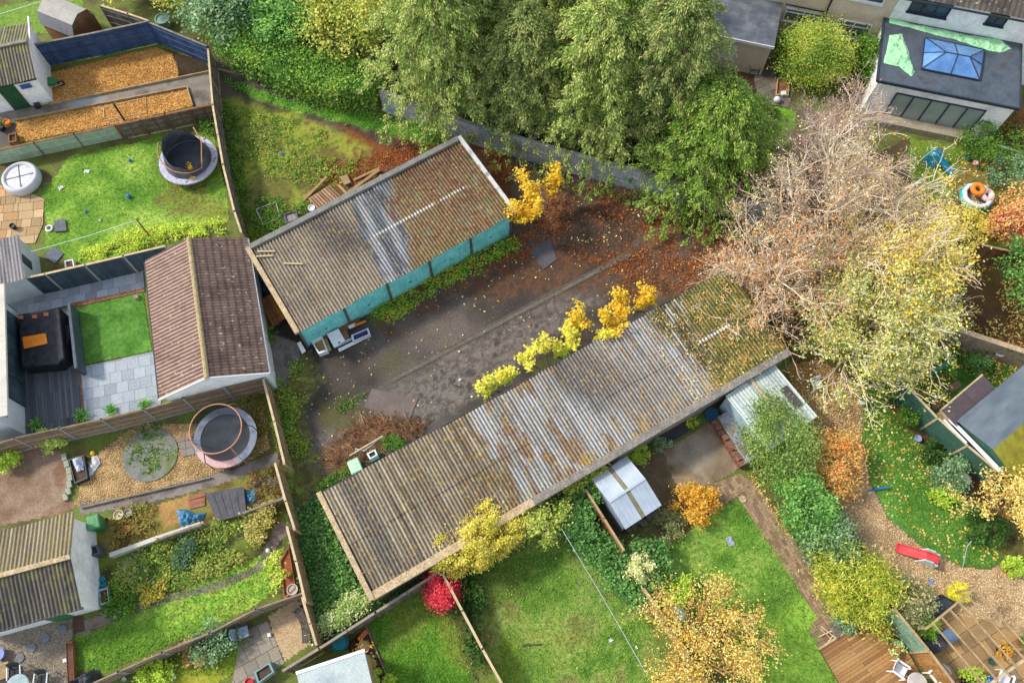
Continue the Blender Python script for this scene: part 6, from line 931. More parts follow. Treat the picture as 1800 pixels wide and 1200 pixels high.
chair('white chair under the pergola rafters near the corner', 1756, 1192, 2.6, white_pl, white_pl); chair('black sling chair with white frame nearest the stepping stones', 38, 1184, .25, white_pl, sling); chair('black sling chair with white frame right of the glass table', 84, 1196, .1, white_pl, sling); chair('dark wooden chair with a pale blue cushion on the small garden patio', 432, 1112, 1.9, wood_dark, M('pale_blue_cushion', ['8a9cb0', '9cacbc'], 3)); chair('teal green chair standing against the cream garage wall', 1322, 128, .1, M('deep_teal', ['1f4f50', '2f6060'], 3), M('deep_teal_seat', ['1f4f50', '2f6060'], 3))
def table(label, u, v, r, top, z0=0., h=.7):
    t = thing('garden_table', label, 'table', P(u, v, z0)); MB().lathe([(0, h), (r, h), (r + .02, h + .02), (r, h + .04), (0, h + .04)], n=28).build('tabletop', top, t)
    for i in range(4): a = i * math.pi / 2 + .5; MB().tube([(r * .6 * math.cos(a), r * .6 * math.sin(a), h), (r * .75 * math.cos(a), r * .75 * math.sin(a), 0)], .02).build('leg', white_pl, t)
table('round glass topped table between two white chairs on the decking', 1600, 1200, .42, M('clear_tabletop', ['a8a098', 'c4bcb2'], 2, rough=.15), .12); table('pale round glass table at the bottom of gravel patio', 46, 1206, .5, M('pale_glass_top', ['8fa0a0', 'a8b6b6'], 2, rough=.15))
def broken_chair():
    t = thing('broken_chair', 'broken wooden folding chair tipped over at the corner of decking', 'chair', P(1457, 1112), .5); m = MB()
    for i in range(5): m.box((.28 + .02, -.22 + .11 * i, .22), (.5, .095, .025), 0, .35)
    m.build('seat', wood_grey, t)
    for a, b in (((-.5, .1, .05), (.1, .05, .3)), ((-.3, .35, .25), (-.05, -.35, .05)), ((-.15, .4, .05), (.05, -.3, .28)), ((-.35, -.3, .04), (.2, -.1, .2))): MB().bar(a, b, .05, .035).build('leg', wood_lt, t)
broken_chair()
# --- decking and pergola corner
fl('decking', [(1439, 1141), (1508, 1097), (1592, 1142), (1645, 1235), (1500, 1245)], .12, ['8a6440', '9c7448', 'a88050', '7a5838', 'b08c5c'], 3.0, .145, .006, yaw((1439, 1141), (1499, 1103)), 12, .5, None, .1)
plank('timber trim board along the top edge of the golden brown decking', (1438, 1140), (1509, 1095), .08, .15, wood_lt, 'deck_trim')
def pergola():
    z = 2.25; a, b = P(1627, 1105, z), P(1716, 1031, z); t = thing('pergola', 'open timber pergola with six rafters over the stone patio', 'pergola', (a.x, a.y, 0)); o = Vector((a.x, a.y, 0)); c, d = P(1742, 1200, z), P(1830, 1138, z)
    MB().bar(a - o, b - o, .07, .14).build('beam', wood_tan, t); MB().bar(c - o, d - o, .09, .14).build('beam', wood_lt, t)
    for p, q in (((1641, 1096), (1730, 1203)), ((1655, 1084), (1759, 1202)), ((1671, 1072), (1777, 1190)), ((1686, 1058), (1790, 1175)), ((1699, 1045), (1803, 1160)), ((1712, 1033), (1814, 1146))): MB().bar(P(*p, z + .12) - o, P(*q, z + .12) - o, .05, .1).build('rafter', wood_tan, t)
    for p in (a.lerp(b, .03), a.lerp(b, .97), c, d): MB().box((p.x - o.x, p.y - o.y, 1.09), (.09, .09, 2.18)).build('post', wood_tan, t, bev=.008)
pergola()
pbox('storage_box', 'black storage box with white scribble on its lid under the pergola', 'box', [(1625, 1128), (1648, 1113), (1668, 1136), (1645, 1148)], .5, black_pl, lid=M('charcoal_lid', ['38373c', '46454a'], 3)); c_ = COL.objects[-3]; pbox('storage_box', 'blue grey box next to the black storage box under pergola', 'box', [(1656, 1111), (1668, 1103), (1687, 1121), (1673, 1131)], .45, M('blue_grey_box', ['566a80', '667a90'], 2, rough=.4))
rod('white scribbled mark chalked on the black storage box lid', [(1641, 1122, .515), (1645, 1125, .515), (1646, 1130, .515), (1651, 1131, .515), (1653, 1136, .515)], .012, white_pl, 'chalk_mark', 'mark')
pbox('raised_planter', 'black raised planter with two dark lids under the pergola end', 'planter', [(1633, 1063), (1656, 1044), (1679, 1057), (1670, 1072), (1633, 1091)], .55, black_pl, inner=M('slate_lid', ['3a4048', '4a5058'], 2), ins=.03)
pot('plant_pot', 'large terracotta pot with a straggly olive plant on decking', 1547, 1114, .32, .4, terracotta, LM('olive_leaf', ['5c6a2c', '94943c', 'bcb060'], k=.92), 320, z0=.12); pot('plant_pot', 'terracotta pot with pale trailing plant next to green slatted fence', 1568, 1140, .27, .35, terracotta, lf_var, 200, z0=.12); pot('plant_pot', 'dark pot with a rusty plant under the pergola rafters', 1757, 1143, .25, .3, black_pl, bpy.data.materials['russet_leaf'], 130); pot('plant_pot', 'small green glazed bowl on the pergola patio', 1740, 1162, .16, .2, M('green_glaze', ['2f5048', '3f6458'], 3)); pot('plant_pot', 'small potted green plant by the far pergola beam', 1790, 1128, .2, .25, terracotta, lf_green, 100); pot('plant_pot', 'black tub with a yellow green bush at bottom of pergola', 1700, 1198, .4, .4, black_pl, lf_lime, 420); plank('amber log lying beside the dark pot under the pergola', (1765, 1144), (1800, 1140), .14, .14, M('amber_wood', ['a8742c', 'c08c3c'], 4), 'log')
pot('bucket', 'bright blue lidded tub by the white chair under pergola', 1733, 1200, .28, .35, blue_pl, fill=blue_pl, cat='tub')
# --- slides and toys
def slide(label, a, b, ch, side, step, h=.62, wd=.42):
    p, q = P(*a), P(*b); d = q - p; L = d.length; t = thing('toy_slide', label, 'slide', p, math.atan2(d.y, d.x)); m = MB(); prof = [(0, .08), (.15, .07), (.3, .12), (L * .68, h), (L * .95, h)]
    for (x0, z0), (x1, z1) in zip(prof[:-1], prof[1:]):
        m.hexa([(x0, -wd / 2, z0 - .03), (x1, -wd / 2, z1 - .03), (x1, wd / 2, z1 - .03), (x0, wd / 2, z0 - .03)], [(x0, -wd / 2, z0), (x1, -wd / 2, z1), (x1, wd / 2, z1), (x0, wd / 2, z0)])
        for s in (-1, 1): m.hexa([(x0, s * wd / 2 - .025, z0), (x1, s * wd / 2 - .025, z1), (x1, s * wd / 2 + .025, z1), (x0, s * wd / 2 + .025, z0)], [(x0, s * wd / 2 - .025, z0 + .1), (x1, s * wd / 2 - .025, z1 + .1), (x1, s * wd / 2 + .025, z1 + .1), (x0, s * wd / 2 + .025, z0 + .1)])
    m.build('chute', ch, t)
    for s in (-1, 1):
        y = s * (wd / 2 + .06); MB().hexa([(L * .52, y - .03, .0), (L * .98, y - .03, 0), (L * .98, y - .03, h + .1), (L * .6, y - .03, h + .3)], [(L * .52, y + .03, .0), (L * .98, y + .03, 0), (L * .98, y + .03, h + .1), (L * .6, y + .03, h + .3)]).build('side_frame', white_pl if ch is red_pl else ch, t, bev=.015); MB().tube([(L * .62, y, h + .24), (L * .8, y, h + .3), (L * 1.0, y, h * .3), (L * 1.02, y, 0)], .04, 7).build('handrail', side, t); 
    for k in range(3): MB().box((L * (.96 + .02 * (2 - k)), 0, .12 + k * .2), (.12, wd, .04)).build('step', step, t)
    return t
slide('red toy slide with white and green sides on the gravel', (1574, 962), (1641, 989), red_pl, M('mint_plastic', ['7ab89c', '94ccb0'], 1.5, rough=.45), red_pl, .55)
slide('teal toy slide lying on the lawn below the white extension', (1672, 304), (1624, 280), M('bright_teal', ['1a86a0', '2a9ab4'], 3, rough=.4), grey_pl, teal_pl, .7)
b = P(1713, 350); t = thing('paddling_pool', 'inflatable teal and white paddling pool holding leaf litter and ring floats', 'paddling pool', b, .2); MB().torus((0, 0, .15), .78, .17, 10, 10).build('lower_ring', M('aqua_vinyl', ['1f9a9c', '38b0b0'], 2, rough=.35), t, smooth=True); MB().torus((0, 0, .36), .74, .13, 10, 10).build('upper_ring', M('white_vinyl', ['cfd6d6', 'dfe4e4', '6ab8b8'], 1.5, rough=.35, lo=.4, hi=.75), t, smooth=True); MB().lathe([(0, .08), (.72, .08), (.72, .1), (0, .1)], n=20).build('floor', M('leafy_floor', ['b0a090', '7d6048', 'c8c0b4'], 9), t)
for u, v, R, z, mt, lab in [(1719, 333, .42, .62, orange_pl, 'orange ring float on top of the paddling pool'), (1736, 343, .42, .45, M('pale_pink_vinyl', ['d0b0a8', 'e0c8c0', 'c08878'], 4, rough=.4), 'pale pink ring float leaning under the orange ring')]:
    o = MB().torus((0, 0, 0), R * .66, R * .34, 32, 10).build('ring_float', mt, smooth=True); o.location = P(u, v, z); o.rotation_euler = (.12, .1 if mt != orange_pl else 0, 0); tag(o, lab, 'ring float')
for nm, u, v, sz, mt, lab in [('toy_disc', 1714, 288, .28, M('pink_plastic', ['d89a9c', 'e0b0b0'], 3), 'pale pink toy disc among the toys'), ('toy_bucket', 1720, 297, .25, green_pl, 'green toy bucket among the scattered toys'), ('toy_ball', 1730, 290, .22, orange_pl, 'orange toy ball among the scattered toys'), ('toy_tricycle', 1746, 289, .35, blue_pl, 'blue toy tricycle among the scattered toys'), ('toy_ring', 1743, 308, .26, blue_pl, 'dark blue toy wheel nearest the paddling pool'), ('toy_box', 1700, 281, .3, teal_pl, 'blue and white toy box nearest the extension'), ('toy_ball', 1757, 297, .22, M('yellow_plastic', ['d0a83c', 'e0bc50'], 3), 'yellow toy ball right of tricycle'), ('toy_box', 1783, 280, .3, blue_pl, 'bright blue toy box at the right of scattered toys')]:
    if 'ball' in nm: o = ball(lab, u, v, sz / 2, mt, nm, 'toy')
    elif nm in ('toy_disc', 'toy_ring'): o = MB().torus((0, 0, .08), sz * .36, .07).lathe([(0, .05), (sz * .36, .05), (sz * .36, .09), (0, .1)], n=16).build(nm, mt); o.location = P(u, v); tag(o, lab, 'toy')
    elif nm == 'toy_tricycle':
        t = thing(nm, lab, 'toy', P(u, v), .6); MB().tube([(-.2, 0, .2), (.1, 0, .28), (.3, 0, .2), (.32, 0, .5)], .04).tube([(.32, -.18, .5), (.32, .18, .5)], .025).build('frame', mt, t)
        for x, y in ((-.25, .18), (-.25, -.18), (.3, 0)): w_ = MB().torus((0, 0, 0), .12, .04, 16, 6).build('wheel', grey_pl, t); w_.rotation_euler = (math.pi / 2, 0, 0); w_.location = (x, y, .15)
        MB().box((-.15, 0, .28), (.2, .16, .05)).build('saddle', orange_pl, t)
    else: o = MB().lathe([(sz * .38, 0), (sz * .5, sz * .8), (sz * .42, sz * .8), (sz * .34, .05)], n=4 if 'box' in nm else 14).build(nm, mt); o.location = P(u, v); tag(o, lab, 'toy')
rod('white pole frame lying in the shrubs below the extension', [(1748, 253, .5), (1800, 270, .5)], .05, white_pl, 'pole', 'pole')
# --- sticks, pipes, pots on the right
for i, (p, q, lab) in enumerate([((1659, 737), (1699, 778), 'shortest of three pale pipes lying along the green fence top'), ((1668, 737), (1757, 828), 'middle pale pipe lying along the green fence top'), ((1673, 737), (1763, 829), 'pale pipe nearest the grey felt roof')]): rod(lab, [(*p, 1.86), (*q, 1.86)], .05, white_pl, 'pipe', 'pipe', 'pale pipes along the green fence', 8)
pot('plant_pot', 'white round tub of dark soil beside the yellow leaved small tree', 1684, 846, .36, .5, white_pl); pot('plant_pot', 'small pale pot by the dark green panel fence', 1650, 768, .17, .3, M('pink_stone', ['b09a90', 'c4b0a6'], 4)); pot('plant_pot', 'small blue and white pot at the foot of dark border', 1611, 772, .17, .22, M('blue_white_glaze', ['5a70b0', 'c0c8dc'], 9, rough=.3)); pot('plant_pot', 'small white pot at the edge of gravel and oval lawn', 1512, 708, .2, .3, white_pl, lf_green, 90); pot('plant_pot', 'pot with pale rim hung by the tan rendered wall', 1754, 624, .2, .25, M('pale_rim', ['b0a8a0', 'c4bcb4'], 4), z0=.5)
plank('green plastic bench plank leaning on the leafy far lawn', (1630, 659), (1659, 642), .26, .06, M('sea_green_plastic', ['2f7a66', '5aa088'], 2), 'bench_plank', 'bench', (.12, .3)); slab('square brown stepping slab on the leafy far lawn', [(1664, 680), (1684, 668), (1690, 678), (1672, 690)], .04, M('brown_slab', ['7a6450', '8a7460'], 4), 'slab', 'slab'); slab('brown slab beside the cream fronted shed', [(1634, 708), (1650, 702), (1656, 714), (1642, 722)], .04, bpy.data.materials['brown_slab'], 'slab', 'slab')
rod('bright blue stick on the edge of oval lawn', [(1527, 862, .05), (1562, 855, .25)], .045, blue_pl, 'stick', 'stick'); rod('thin metal pole stuck in the tip of oval lawn', [(1692, 997, 0), (1700, 960, .9), (1708, 950, .95)], .02, metal_grey, 'pole', 'pole'); slab('small blue lid lying on the gravel path', [(1630, 1018), (1640, 1017), (1643, 1026), (1633, 1028)], .03, blue_pl, 'lid', 'lid'); pot('plant_pot', 'brown pot holding the tuft at the tip of oval lawn', 1768, 1003, .22, .25, terracotta)
o = MB().lathe([(0, 0), (.17, 0), (.18, .03), (.15, .06), (0, .05)], n=20).build('stepping_disc', concrete_tan); o.location = P(1306, 877, .03); tag(o, 'pale round disc at the corner of mid lawn', 'disc')
rod('dark stick lying on the rough bottom lawn', [(918, 1134, .04), (952, 1132, .04)], .04, wood_dark, 'stick', 'stick')
# --- behind the longest garages
pbox('storage_box', 'dark brown low chest against the back of longest garages', 'box', [(1164, 763), (1199, 741), (1211, 756), (1173, 776)], .5, M('dark_chest', ['3a3438', '484046'], 3), lid=bpy.data.materials['dark_chest']); pot('plant_pot', 'terracotta pot with grey green shrub beside the dark chest', 1162, 786, .3, .4, terracotta, lf_olive, 420); pot('plant_pot', 'terracotta bowl of lime green plants on the concrete pad', 1214, 745, .26, .25, terracotta, lf_lime, 240); pot('water_butt', 'dark blue barrel at the corner of longest garages and pale shed', 1247, 733, .33, .6, M('petrol_blue', ['1f4a5c', '2c5a6c'], 3), fill=black_pl, cat='barrel')
def bunker():
    a, b = P(1252, 742), P(1302, 822); d = b - a; yw = math.atan2(d.y, d.x); L = d.length; t = thing('brick_cold_frame', 'long brick cold frame with stepped front and grey felt lid', 'cold frame', a, yw); m = MB(); n = 9
    for i in range(n):
        hgt = .45 + .12 * (i % 2); m.box((L * (i + .5) / n, .0, hgt / 2), (L / n * .96, .28, hgt))
    m.build('brick_front', brick, t, bev=.01); MB().box((L / 2, .55, .42), (L, .8, .84)).build('body', concrete_dk, t); k = 14; vs = []
    for i in range(k + 1): vs += [(L * i / k, .1, .78 + .06 * math.sin(i * 1.1)), (L * i / k, .98, .98 + .05 * math.sin(i * .8 + 1))]
    o = MB().add(vs, [(2 * i, 2 * i + 2, 2 * i + 3, 2 * i + 1) for i in range(k)]).build('lid', M('bleached_felt', ['70747a', '8a8e94', '9a9da0'], 2), t); o.modifiers.new('th', 'SOLIDIFY').thickness = .04
bunker()
for i, (u, v, r) in enumerate([(1112, 925, .17), (1120, 917, .16), (1130, 920, .2), (1140, 910, .18), (1104, 933, .14), (1150, 905, .17)]):
    o = MB().lathe([(0, 0), (r, 0), (r, .28), (r * .5, .285), (0, .28)], n=12).build('log', M('cut_log', ['4a4640', '6a665e'], 8) if i == 0 else bpy.data.materials['cut_log']); o.location = P(u, v); tag(o, 'upright dark cut log standing in the row beneath the metal shed eave', 'log', 'cut logs beside the metal shed')
b = P(1187, 1082); t = thing('water_butt', 'water butt with a pale blue lid by the golden twiggy tree', 'water butt', b); MB().lathe([(.28, 0), (.33, .5), (.3, .85), (0, .85)], n=20).build('barrel', black_pl, t); MB().lathe([(0, .93), (.25, .92), (.34, .86), (.34, .84), (0, .84)], n=20).build('lid', M('ice_blue_lid', ['7d9cb4', '94b0c4'], 3, rough=.4), t)
# --- lower left gardens
def wheelie(label, px, h, mat, lidm):
    w_ = PX(px, h); c = sum(w_, Vector()) / 4; d = w_[1] - w_[0]; t = thing('wheelie_bin', label, 'bin', (c.x, c.y, 0), math.atan2(d.y, d.x)); L, W = .56, .66; MB().hexa([(-L * .38, -W * .38, .06), (L * .38, -W * .38, .06), (L * .38, W * .38, .06), (-L * .38, W * .38, .06)], [(-L / 2, -W / 2, h - .06), (L / 2, -W / 2, h - .06), (L / 2, W / 2, h - .06), (-L / 2, W / 2, h - .06)]).build('body', mat, t, bev=.02)
    l = MB().hexa([(-L * .54, -W * .54, h - .06), (L * .54, -W * .54, h - .06), (L * .54, W * .54, h - .06), (-L * .54, W * .54, h - .06)], [(-L * .46, -W * .46, h + .03), (L * .46, -W * .46, h + .03), (L * .46, W * .46, h + .03), (-L * .46, W * .46, h + .03)]).build('lid', lidm, t, bev=.02); MB().box((0, 0, h + .035), (.2, .26, .02)).build('lid_panel', lidm, l, bev=.006); MB().tube([(-L * .4, W * .58, h - .1), (L * .4, W * .58, h - .1)], .02).build('handle', mat, t)
    for s in (-1, 1): w2 = MB().torus((0, 0, 0), .07, .03, 14, 6).build('wheel', black_pl, t); w2.rotation_euler = (0, math.pi / 2, 0); w2.location = (s * .24, W * .36, .1)
wheelie('dark green wheelie bin against the white gable wall of mossy garage', [(150, 912), (172, 905), (178, 922), (153, 928)], 1.05, green_pl, M('bin_green', ['4a8050', '5c9462'], 3, rough=.5)); wheelie('pale mint green wheelie bin beside the longest garages', [(608, 817), (632, 806), (639, 819), (616, 832)], 1.05, M('mint_bin', ['8ab08c', '9cc09c'], 2, rough=.5), M('mint_lid', ['a8c8a4', 'b8d4b2'], 2, rough=.5))
pbox('water_tank', 'charcoal plastic tank standing by the white gable wall', 'tank', [(151, 962), (170, 957), (176, 971), (154, 979)], .7, grey_pl, inner=black_pl); crumple('sack', 'upper of the two teal plastic sacks by the white gable wall', 'sack', [(165, 1017), (184, 1008), (190, 1018), (180, 1026), (168, 1026)], .02, .35, teal_pl, 2.5, 4); crumple('sack', 'lower of two teal plastic sacks, touching the long planter', 'sack', [(168, 1030), (186, 1022), (192, 1033), (172, 1040)], .02, .3, teal_pl, 2.5, 5); pbox('raised_planter', 'long pale rimmed planter of brown soil beside the white wall', 'planter', [(172, 1036), (189, 1031), (193, 1059), (176, 1063)], .35, pad_g, inner=M('rust_soil', ['5a3a28', '74503a'], 5))
pbox('planter_tub', 'black rubber tub holding white plastic in the gravel bed', 'tub', [(120, 807), (147, 799), (154, 840), (131, 850)], .35, black_pl, inner=soil); crumple('plastic_bag', 'white plastic bag stuffed in the black rubber tub', 'bag', [(126, 806), (146, 800), (150, 826), (134, 832)], .3, .3, M('bluish_plastic', ['a8b0c4', 'c4cad8'], 3, rough=.35), 3, 6); crumple('plastic_sheet', 'clear white plastic sheet lying beside the black tub', 'sheet', [(160, 800), (172, 797), (178, 815), (158, 840), (152, 838), (156, 815)], .04, .15, M('clear_sheet', ['b4b2b4', 'ccc8c6'], 3, rough=.35), 3, 7)
for i in range(7): u, v = [(110, 800), (114, 812), (118, 824), (120, 836), (119, 848), (117, 860), (112, 870)][i]; slab('white edging stone in the curved row at the bare soil edge', [(u, v), (u + 8, v - 3), (u + 10, v + 8), (u + 2, v + 11)], .16, M('whitewashed_stone', ['a8a898', '7a8a6a'], 6) if i == 0 else bpy.data.materials['whitewashed_stone'], 'edging_stone', 'stone', group='white edging stones')
ball('yellow ball in the gravel bed near the black tub', 163, 796, .12, M('bright_yellow', ['d8a81c', 'e4bc34'], 3)); 
c_ = P(265, 800); o = MB().lathe([(0, 0), (1.35, 0), (1.35, .075), (0, .075)], n=40).build('paved_circle', M('mossy_slate', ['6a6a62', '7d7d74', '66703c'], 1.3, lo=.35, hi=.65)); o.location = c_; tag(o, kind='structure')
tarp = M('blue_tarp', ['2a5c7c', '447c9c', '1f4a64'], 2, rough=.4); crumple('tarpaulin', 'crumpled blue tarpaulin between low broken fence and brown planks', 'tarp', [(311, 895), (330, 893), (345, 902), (362, 900), (355, 915), (330, 925), (316, 924)], .02, .3, tarp, 3, 8); crumple('tarpaulin', 'blue tarpaulin bunched under garden heap at the fence end', 'tarp', [(430, 862), (448, 860), (460, 880), (440, 888), (432, 880)], .02, .25, tarp, 3, 9); crumple('tarpaulin', 'strip of blue tarpaulin around the garden heap top', 'tarp', [(440, 846), (470, 838), (492, 842), (490, 850), (460, 848), (445, 856)], .02, .2, tarp, 3, 10)
def cover_boards():
    w_ = PX([(360, 867), (429, 855), (434, 903), (382, 916)], .25); b = sum(w_, Vector()) / 4; b.z = 0; t = thing('board_cover', 'square cover of five dark boards over the vegetable plot', 'cover', b); z = Vector((0, 0, .0))
    for i in range(5):
        l = lambda a, c, s: a.lerp(c, s) - b; s0, s1 = i / 5 + .006, (i + 1) / 5 - .006; MB().hexa([l(w_[0], w_[1], s0), l(w_[0], w_[1], s1), l(w_[3], w_[2], s1), l(w_[3], w_[2], s0)], [p + Vector((0, 0, .04)) for p in (l(w_[0], w_[1], s0), l(w_[0], w_[1], s1), l(w_[3], w_[2], s1), l(w_[3], w_[2], s0))]).build('board', M('charcoal_board', ['4a484c', '5a585c'], 3, isl=.3) if i == 0 else bpy.data.materials['charcoal_board'], t)
    for s in (.1, .9): MB().bar(w_[0].lerp(w_[1], s) - b - Vector((0, 0, .12)), w_[3].lerp(w_[2], s) - b - Vector((0, 0, .12)), .1, .22).build('bearer', wood_dark, t)
cover_boards()
for i, (p, q, lab) in enumerate([((331, 876), (361, 868), 'upper brown plank beside the square board cover'), ((331, 884), (361, 877), 'middle brown plank beside the square board cover'), ((333, 891), (361, 885), 'lower brown plank beside the square board cover')]): plank(lab, p, q, .2, .06, M('red_brown_board', ['8a5a44', '9c6c54'], 3) if i == 0 else bpy.data.materials['red_brown_board'], group='brown planks by the board cover')
pot('plant_pot', 'pale rimmed pot of moss, left of a pair in the dry weedy bed', 212, 906, .24, .25, M('cream_rim', ['b8b090', 'ccc4a4'], 4), fill=M('pot_moss', ['5c7030', '74863c'], 6)); pot('plant_pot', 'grey rimmed empty pot, right of a pair in the dry weedy bed', 228, 902, .2, .22, concrete, fill=black_pl); pot('plant_pot', 'terracotta pot lying among dry weeds', 226, 931, .16, .2, terracotta); pot('plant_pot', 'red pot under the low weathered panel fence', 478, 907, .2, .3, M('dark_red_glaze', ['7a2a28', '8e3a34'], 4)); pot('plant_pot', 'pale stone pot in the corner beside the red soil planter', 517, 1037, .26, .35, M('grey_stone_pot', ['a8a29a', 'bcb6ae'], 5)); ball('white ball on the curving path by the boundary fence', 471, 967, .11, white_pl)
pbox('raised_planter', 'narrow raised bed of red soil against the boundary fence', 'planter', [(492, 983), (507, 960), (520, 1035), (500, 1052)], .3, wood_brown, inner=M('red_soil', ['7a3c26', '94543a'], 5)); pot('plant_pot', 'terracotta pot standing in the red soil bed', 504, 1010, .15, .2, terracotta, lf_lime, 60, z0=.2)
for i, (u, v) in enumerate([(110, 1105), (80, 1121), (56, 1138), (35, 1156)]): o = MB().lathe([(0, 0), (.19, 0), (.19, .03), (0, .035)], n=24).build('stepping_stone', M('slate_disc', ['6a6e72', '7a7e82'], 5) if i == 0 else bpy.data.materials['slate_disc']); o.location = P(u, v, .045); tag(o, ['round slate stepping stone nearest the green door', 'second round stepping stone from the green door', 'third round stepping stone from green door', 'round stepping stone nearest the sling chairs'][i], 'stone', 'round stepping stones on gravel')
pbox('raised_planter', 'long thin brown planter along the edge of gravel patio', 'planter', [(115, 1127), (127, 1126), (131, 1206), (119, 1208)], .35, wood_brown, inner=M('planter_soil', ['5a3c2c', '6a4a38'], 5), ins=.04); slab('rust brown doormat at the end of the curving path', [(128, 1084), (145, 1082), (149, 1108), (130, 1113)], .04, M('rust_mat', ['4a3428', '5c4434'], 6), 'doormat', 'mat'); pbox('storage_box', 'tan wooden box at the left edge of gravel patio', 'box', [(-15, 1168), (14, 1162), (15, 1189), (-15, 1198)], .45, wood_brown, lid=wood_tan); pot('plant_pot', 'pale lilac tub at the left edge of gravel patio', 3, 1150, .3, .35, M('lilac_glaze', ['7d84c0', '8f9cc8'], 3)); crumple('covered_barbecue', 'dark grey cover draped over a long barbecue on the lawn edge', 'barbecue', [(117, 1206), (128, 1192), (165, 1172), (176, 1178), (180, 1196), (150, 1215), (120, 1220)], .02, .75, M('slate_cover', ['2f3238', '3f434a'], 3, rough=.5), 1.2, 11); slab('small white scrap on the edge of the brown planter', [(111, 1158), (117, 1156), (118, 1162), (112, 1164)], .06, white_pl, 'litter', 'litter')
# --- small garden by the curved bench
def bench():
    segs = [[(515, 1075), (528, 1064), (541, 1083), (527, 1093)], [(527, 1093), (541, 1083), (548, 1103), (530, 1104)], [(530, 1104), (548, 1103), (550, 1130), (531, 1130)]]; b = P(535, 1100); t = thing('curved_bench', 'curved dark slatted wooden bench in three sections', 'bench', b)
    for sg in segs:
        w_ = [p - b for p in PX(sg, .43)]; m = MB()
        for i in range(5):
            s0, s1 = i / 5 + .02, (i + 1) / 5 - .02; q = [w_[0].lerp(w_[1], s0), w_[0].lerp(w_[1], s1), w_[3].lerp(w_[2], s1), w_[3].lerp(w_[2], s0)]; q = [p + (w_[3] - w_[0]) * 0 for p in q]; m.hexa([p - Vector((0, 0, .02)) for p in q], [p + Vector((0, 0, .015)) for p in q])
        m.build('seat', wood_dark, t); bk = MB(); bk.bar(w_[1] + Vector((0, 0, .42)), w_[2] + Vector((0, 0, .42)), .04, .12).bar(w_[1] + Vector((0, 0, .25)), w_[2] + Vector((0, 0, .25)), .03, .1); bk.build('backrest', wood_dark, t)
        for p in (w_[0], w_[1]): MB().box((p.x, p.y, .2), (.06, .06, .41)).build('leg', wood_dark, t)
bench(); pbox('raised_planter', 'teal painted trough of bare soil on the small patio', 'planter', [(446, 1181), (474, 1163), (482, 1180), (453, 1201)], .6, M('teal_grey_paint', ['6a8a8a', '7d9c9a'], 3), inner=soil); slab('white square lantern on the small patio', [(471, 1113), (476, 1112), (478, 1118), (472, 1119)], .15, white_pl, 'lantern', 'lantern'); pot('plant_pot', 'red pot in the bottom corner beside the teal trough', 441, 1199, .2, .3, M('pillar_red', ['a82c34', 'bc3c42'], 4)); pot('plant_pot', 'tiny white pot in the lawn by the diagonal lap fence', 220, 1193, .09, .15, white_pl); pot('plant_pot', 'small silver pot on the lawn below the bronze bush', 307, 1188, .13, .2, metal_grey)
b = P(601, 1130); t = thing('water_butt', 'round teal water butt between the capped fence and pale green roof', 'water butt', b); MB().lathe([(.34, 0), (.4, .4), (.4, .7), (.37, .72), (.34, .66), (0, .64)], n=26).build('barrel', teal_pl, t); MB().torus((0, 0, .71), .37, .025, 26, 6).build('rim', M('dark_teal', ['0f4a52', '1a5a62'], 3), t)
patch('soil_border', [(605, 1130), (645, 1100), (690, 1215), (640, 1215)], .012, vm, ['4a3a2c', '5a4838', '3f3226'], seed=91, edge=.03); pbox('trough', 'rectangular terracotta trough on the soil bed by capped fence', 'pot', [(627, 1121), (642, 1105), (647, 1111), (632, 1127)], .22, M('bright_terracotta', ['b8603c', 'c87450'], 4)); pot('plant_pot', 'large cream rimmed pot with a twiggy plant, upper of two on soil bed', 641, 1137, .28, .3, M('cream_terracotta', ['b09068', 'c4a882'], 4), bpy.data.materials['russet_leaf'], 60); pot('plant_pot', 'large cream rimmed pot, lower of two on the soil bed', 652, 1167, .28, .3, bpy.data.materials['cream_terracotta'], bpy.data.materials['olive_leaf'], 60); pot('plant_pot', 'dark empty pot between teal water butt and cream pots', 624, 1134, .18, .25, M('dark_clay', ['4a2c26', '5c3a30'], 4))
for p, q, lab in [((783, 1120), (783, 1126), '')]: pass
plank('thin timber edging between soil bed and striped lawn', (644, 1100), (688, 1205), .05, .12, wood_grey, 'edging_board', 'edging')
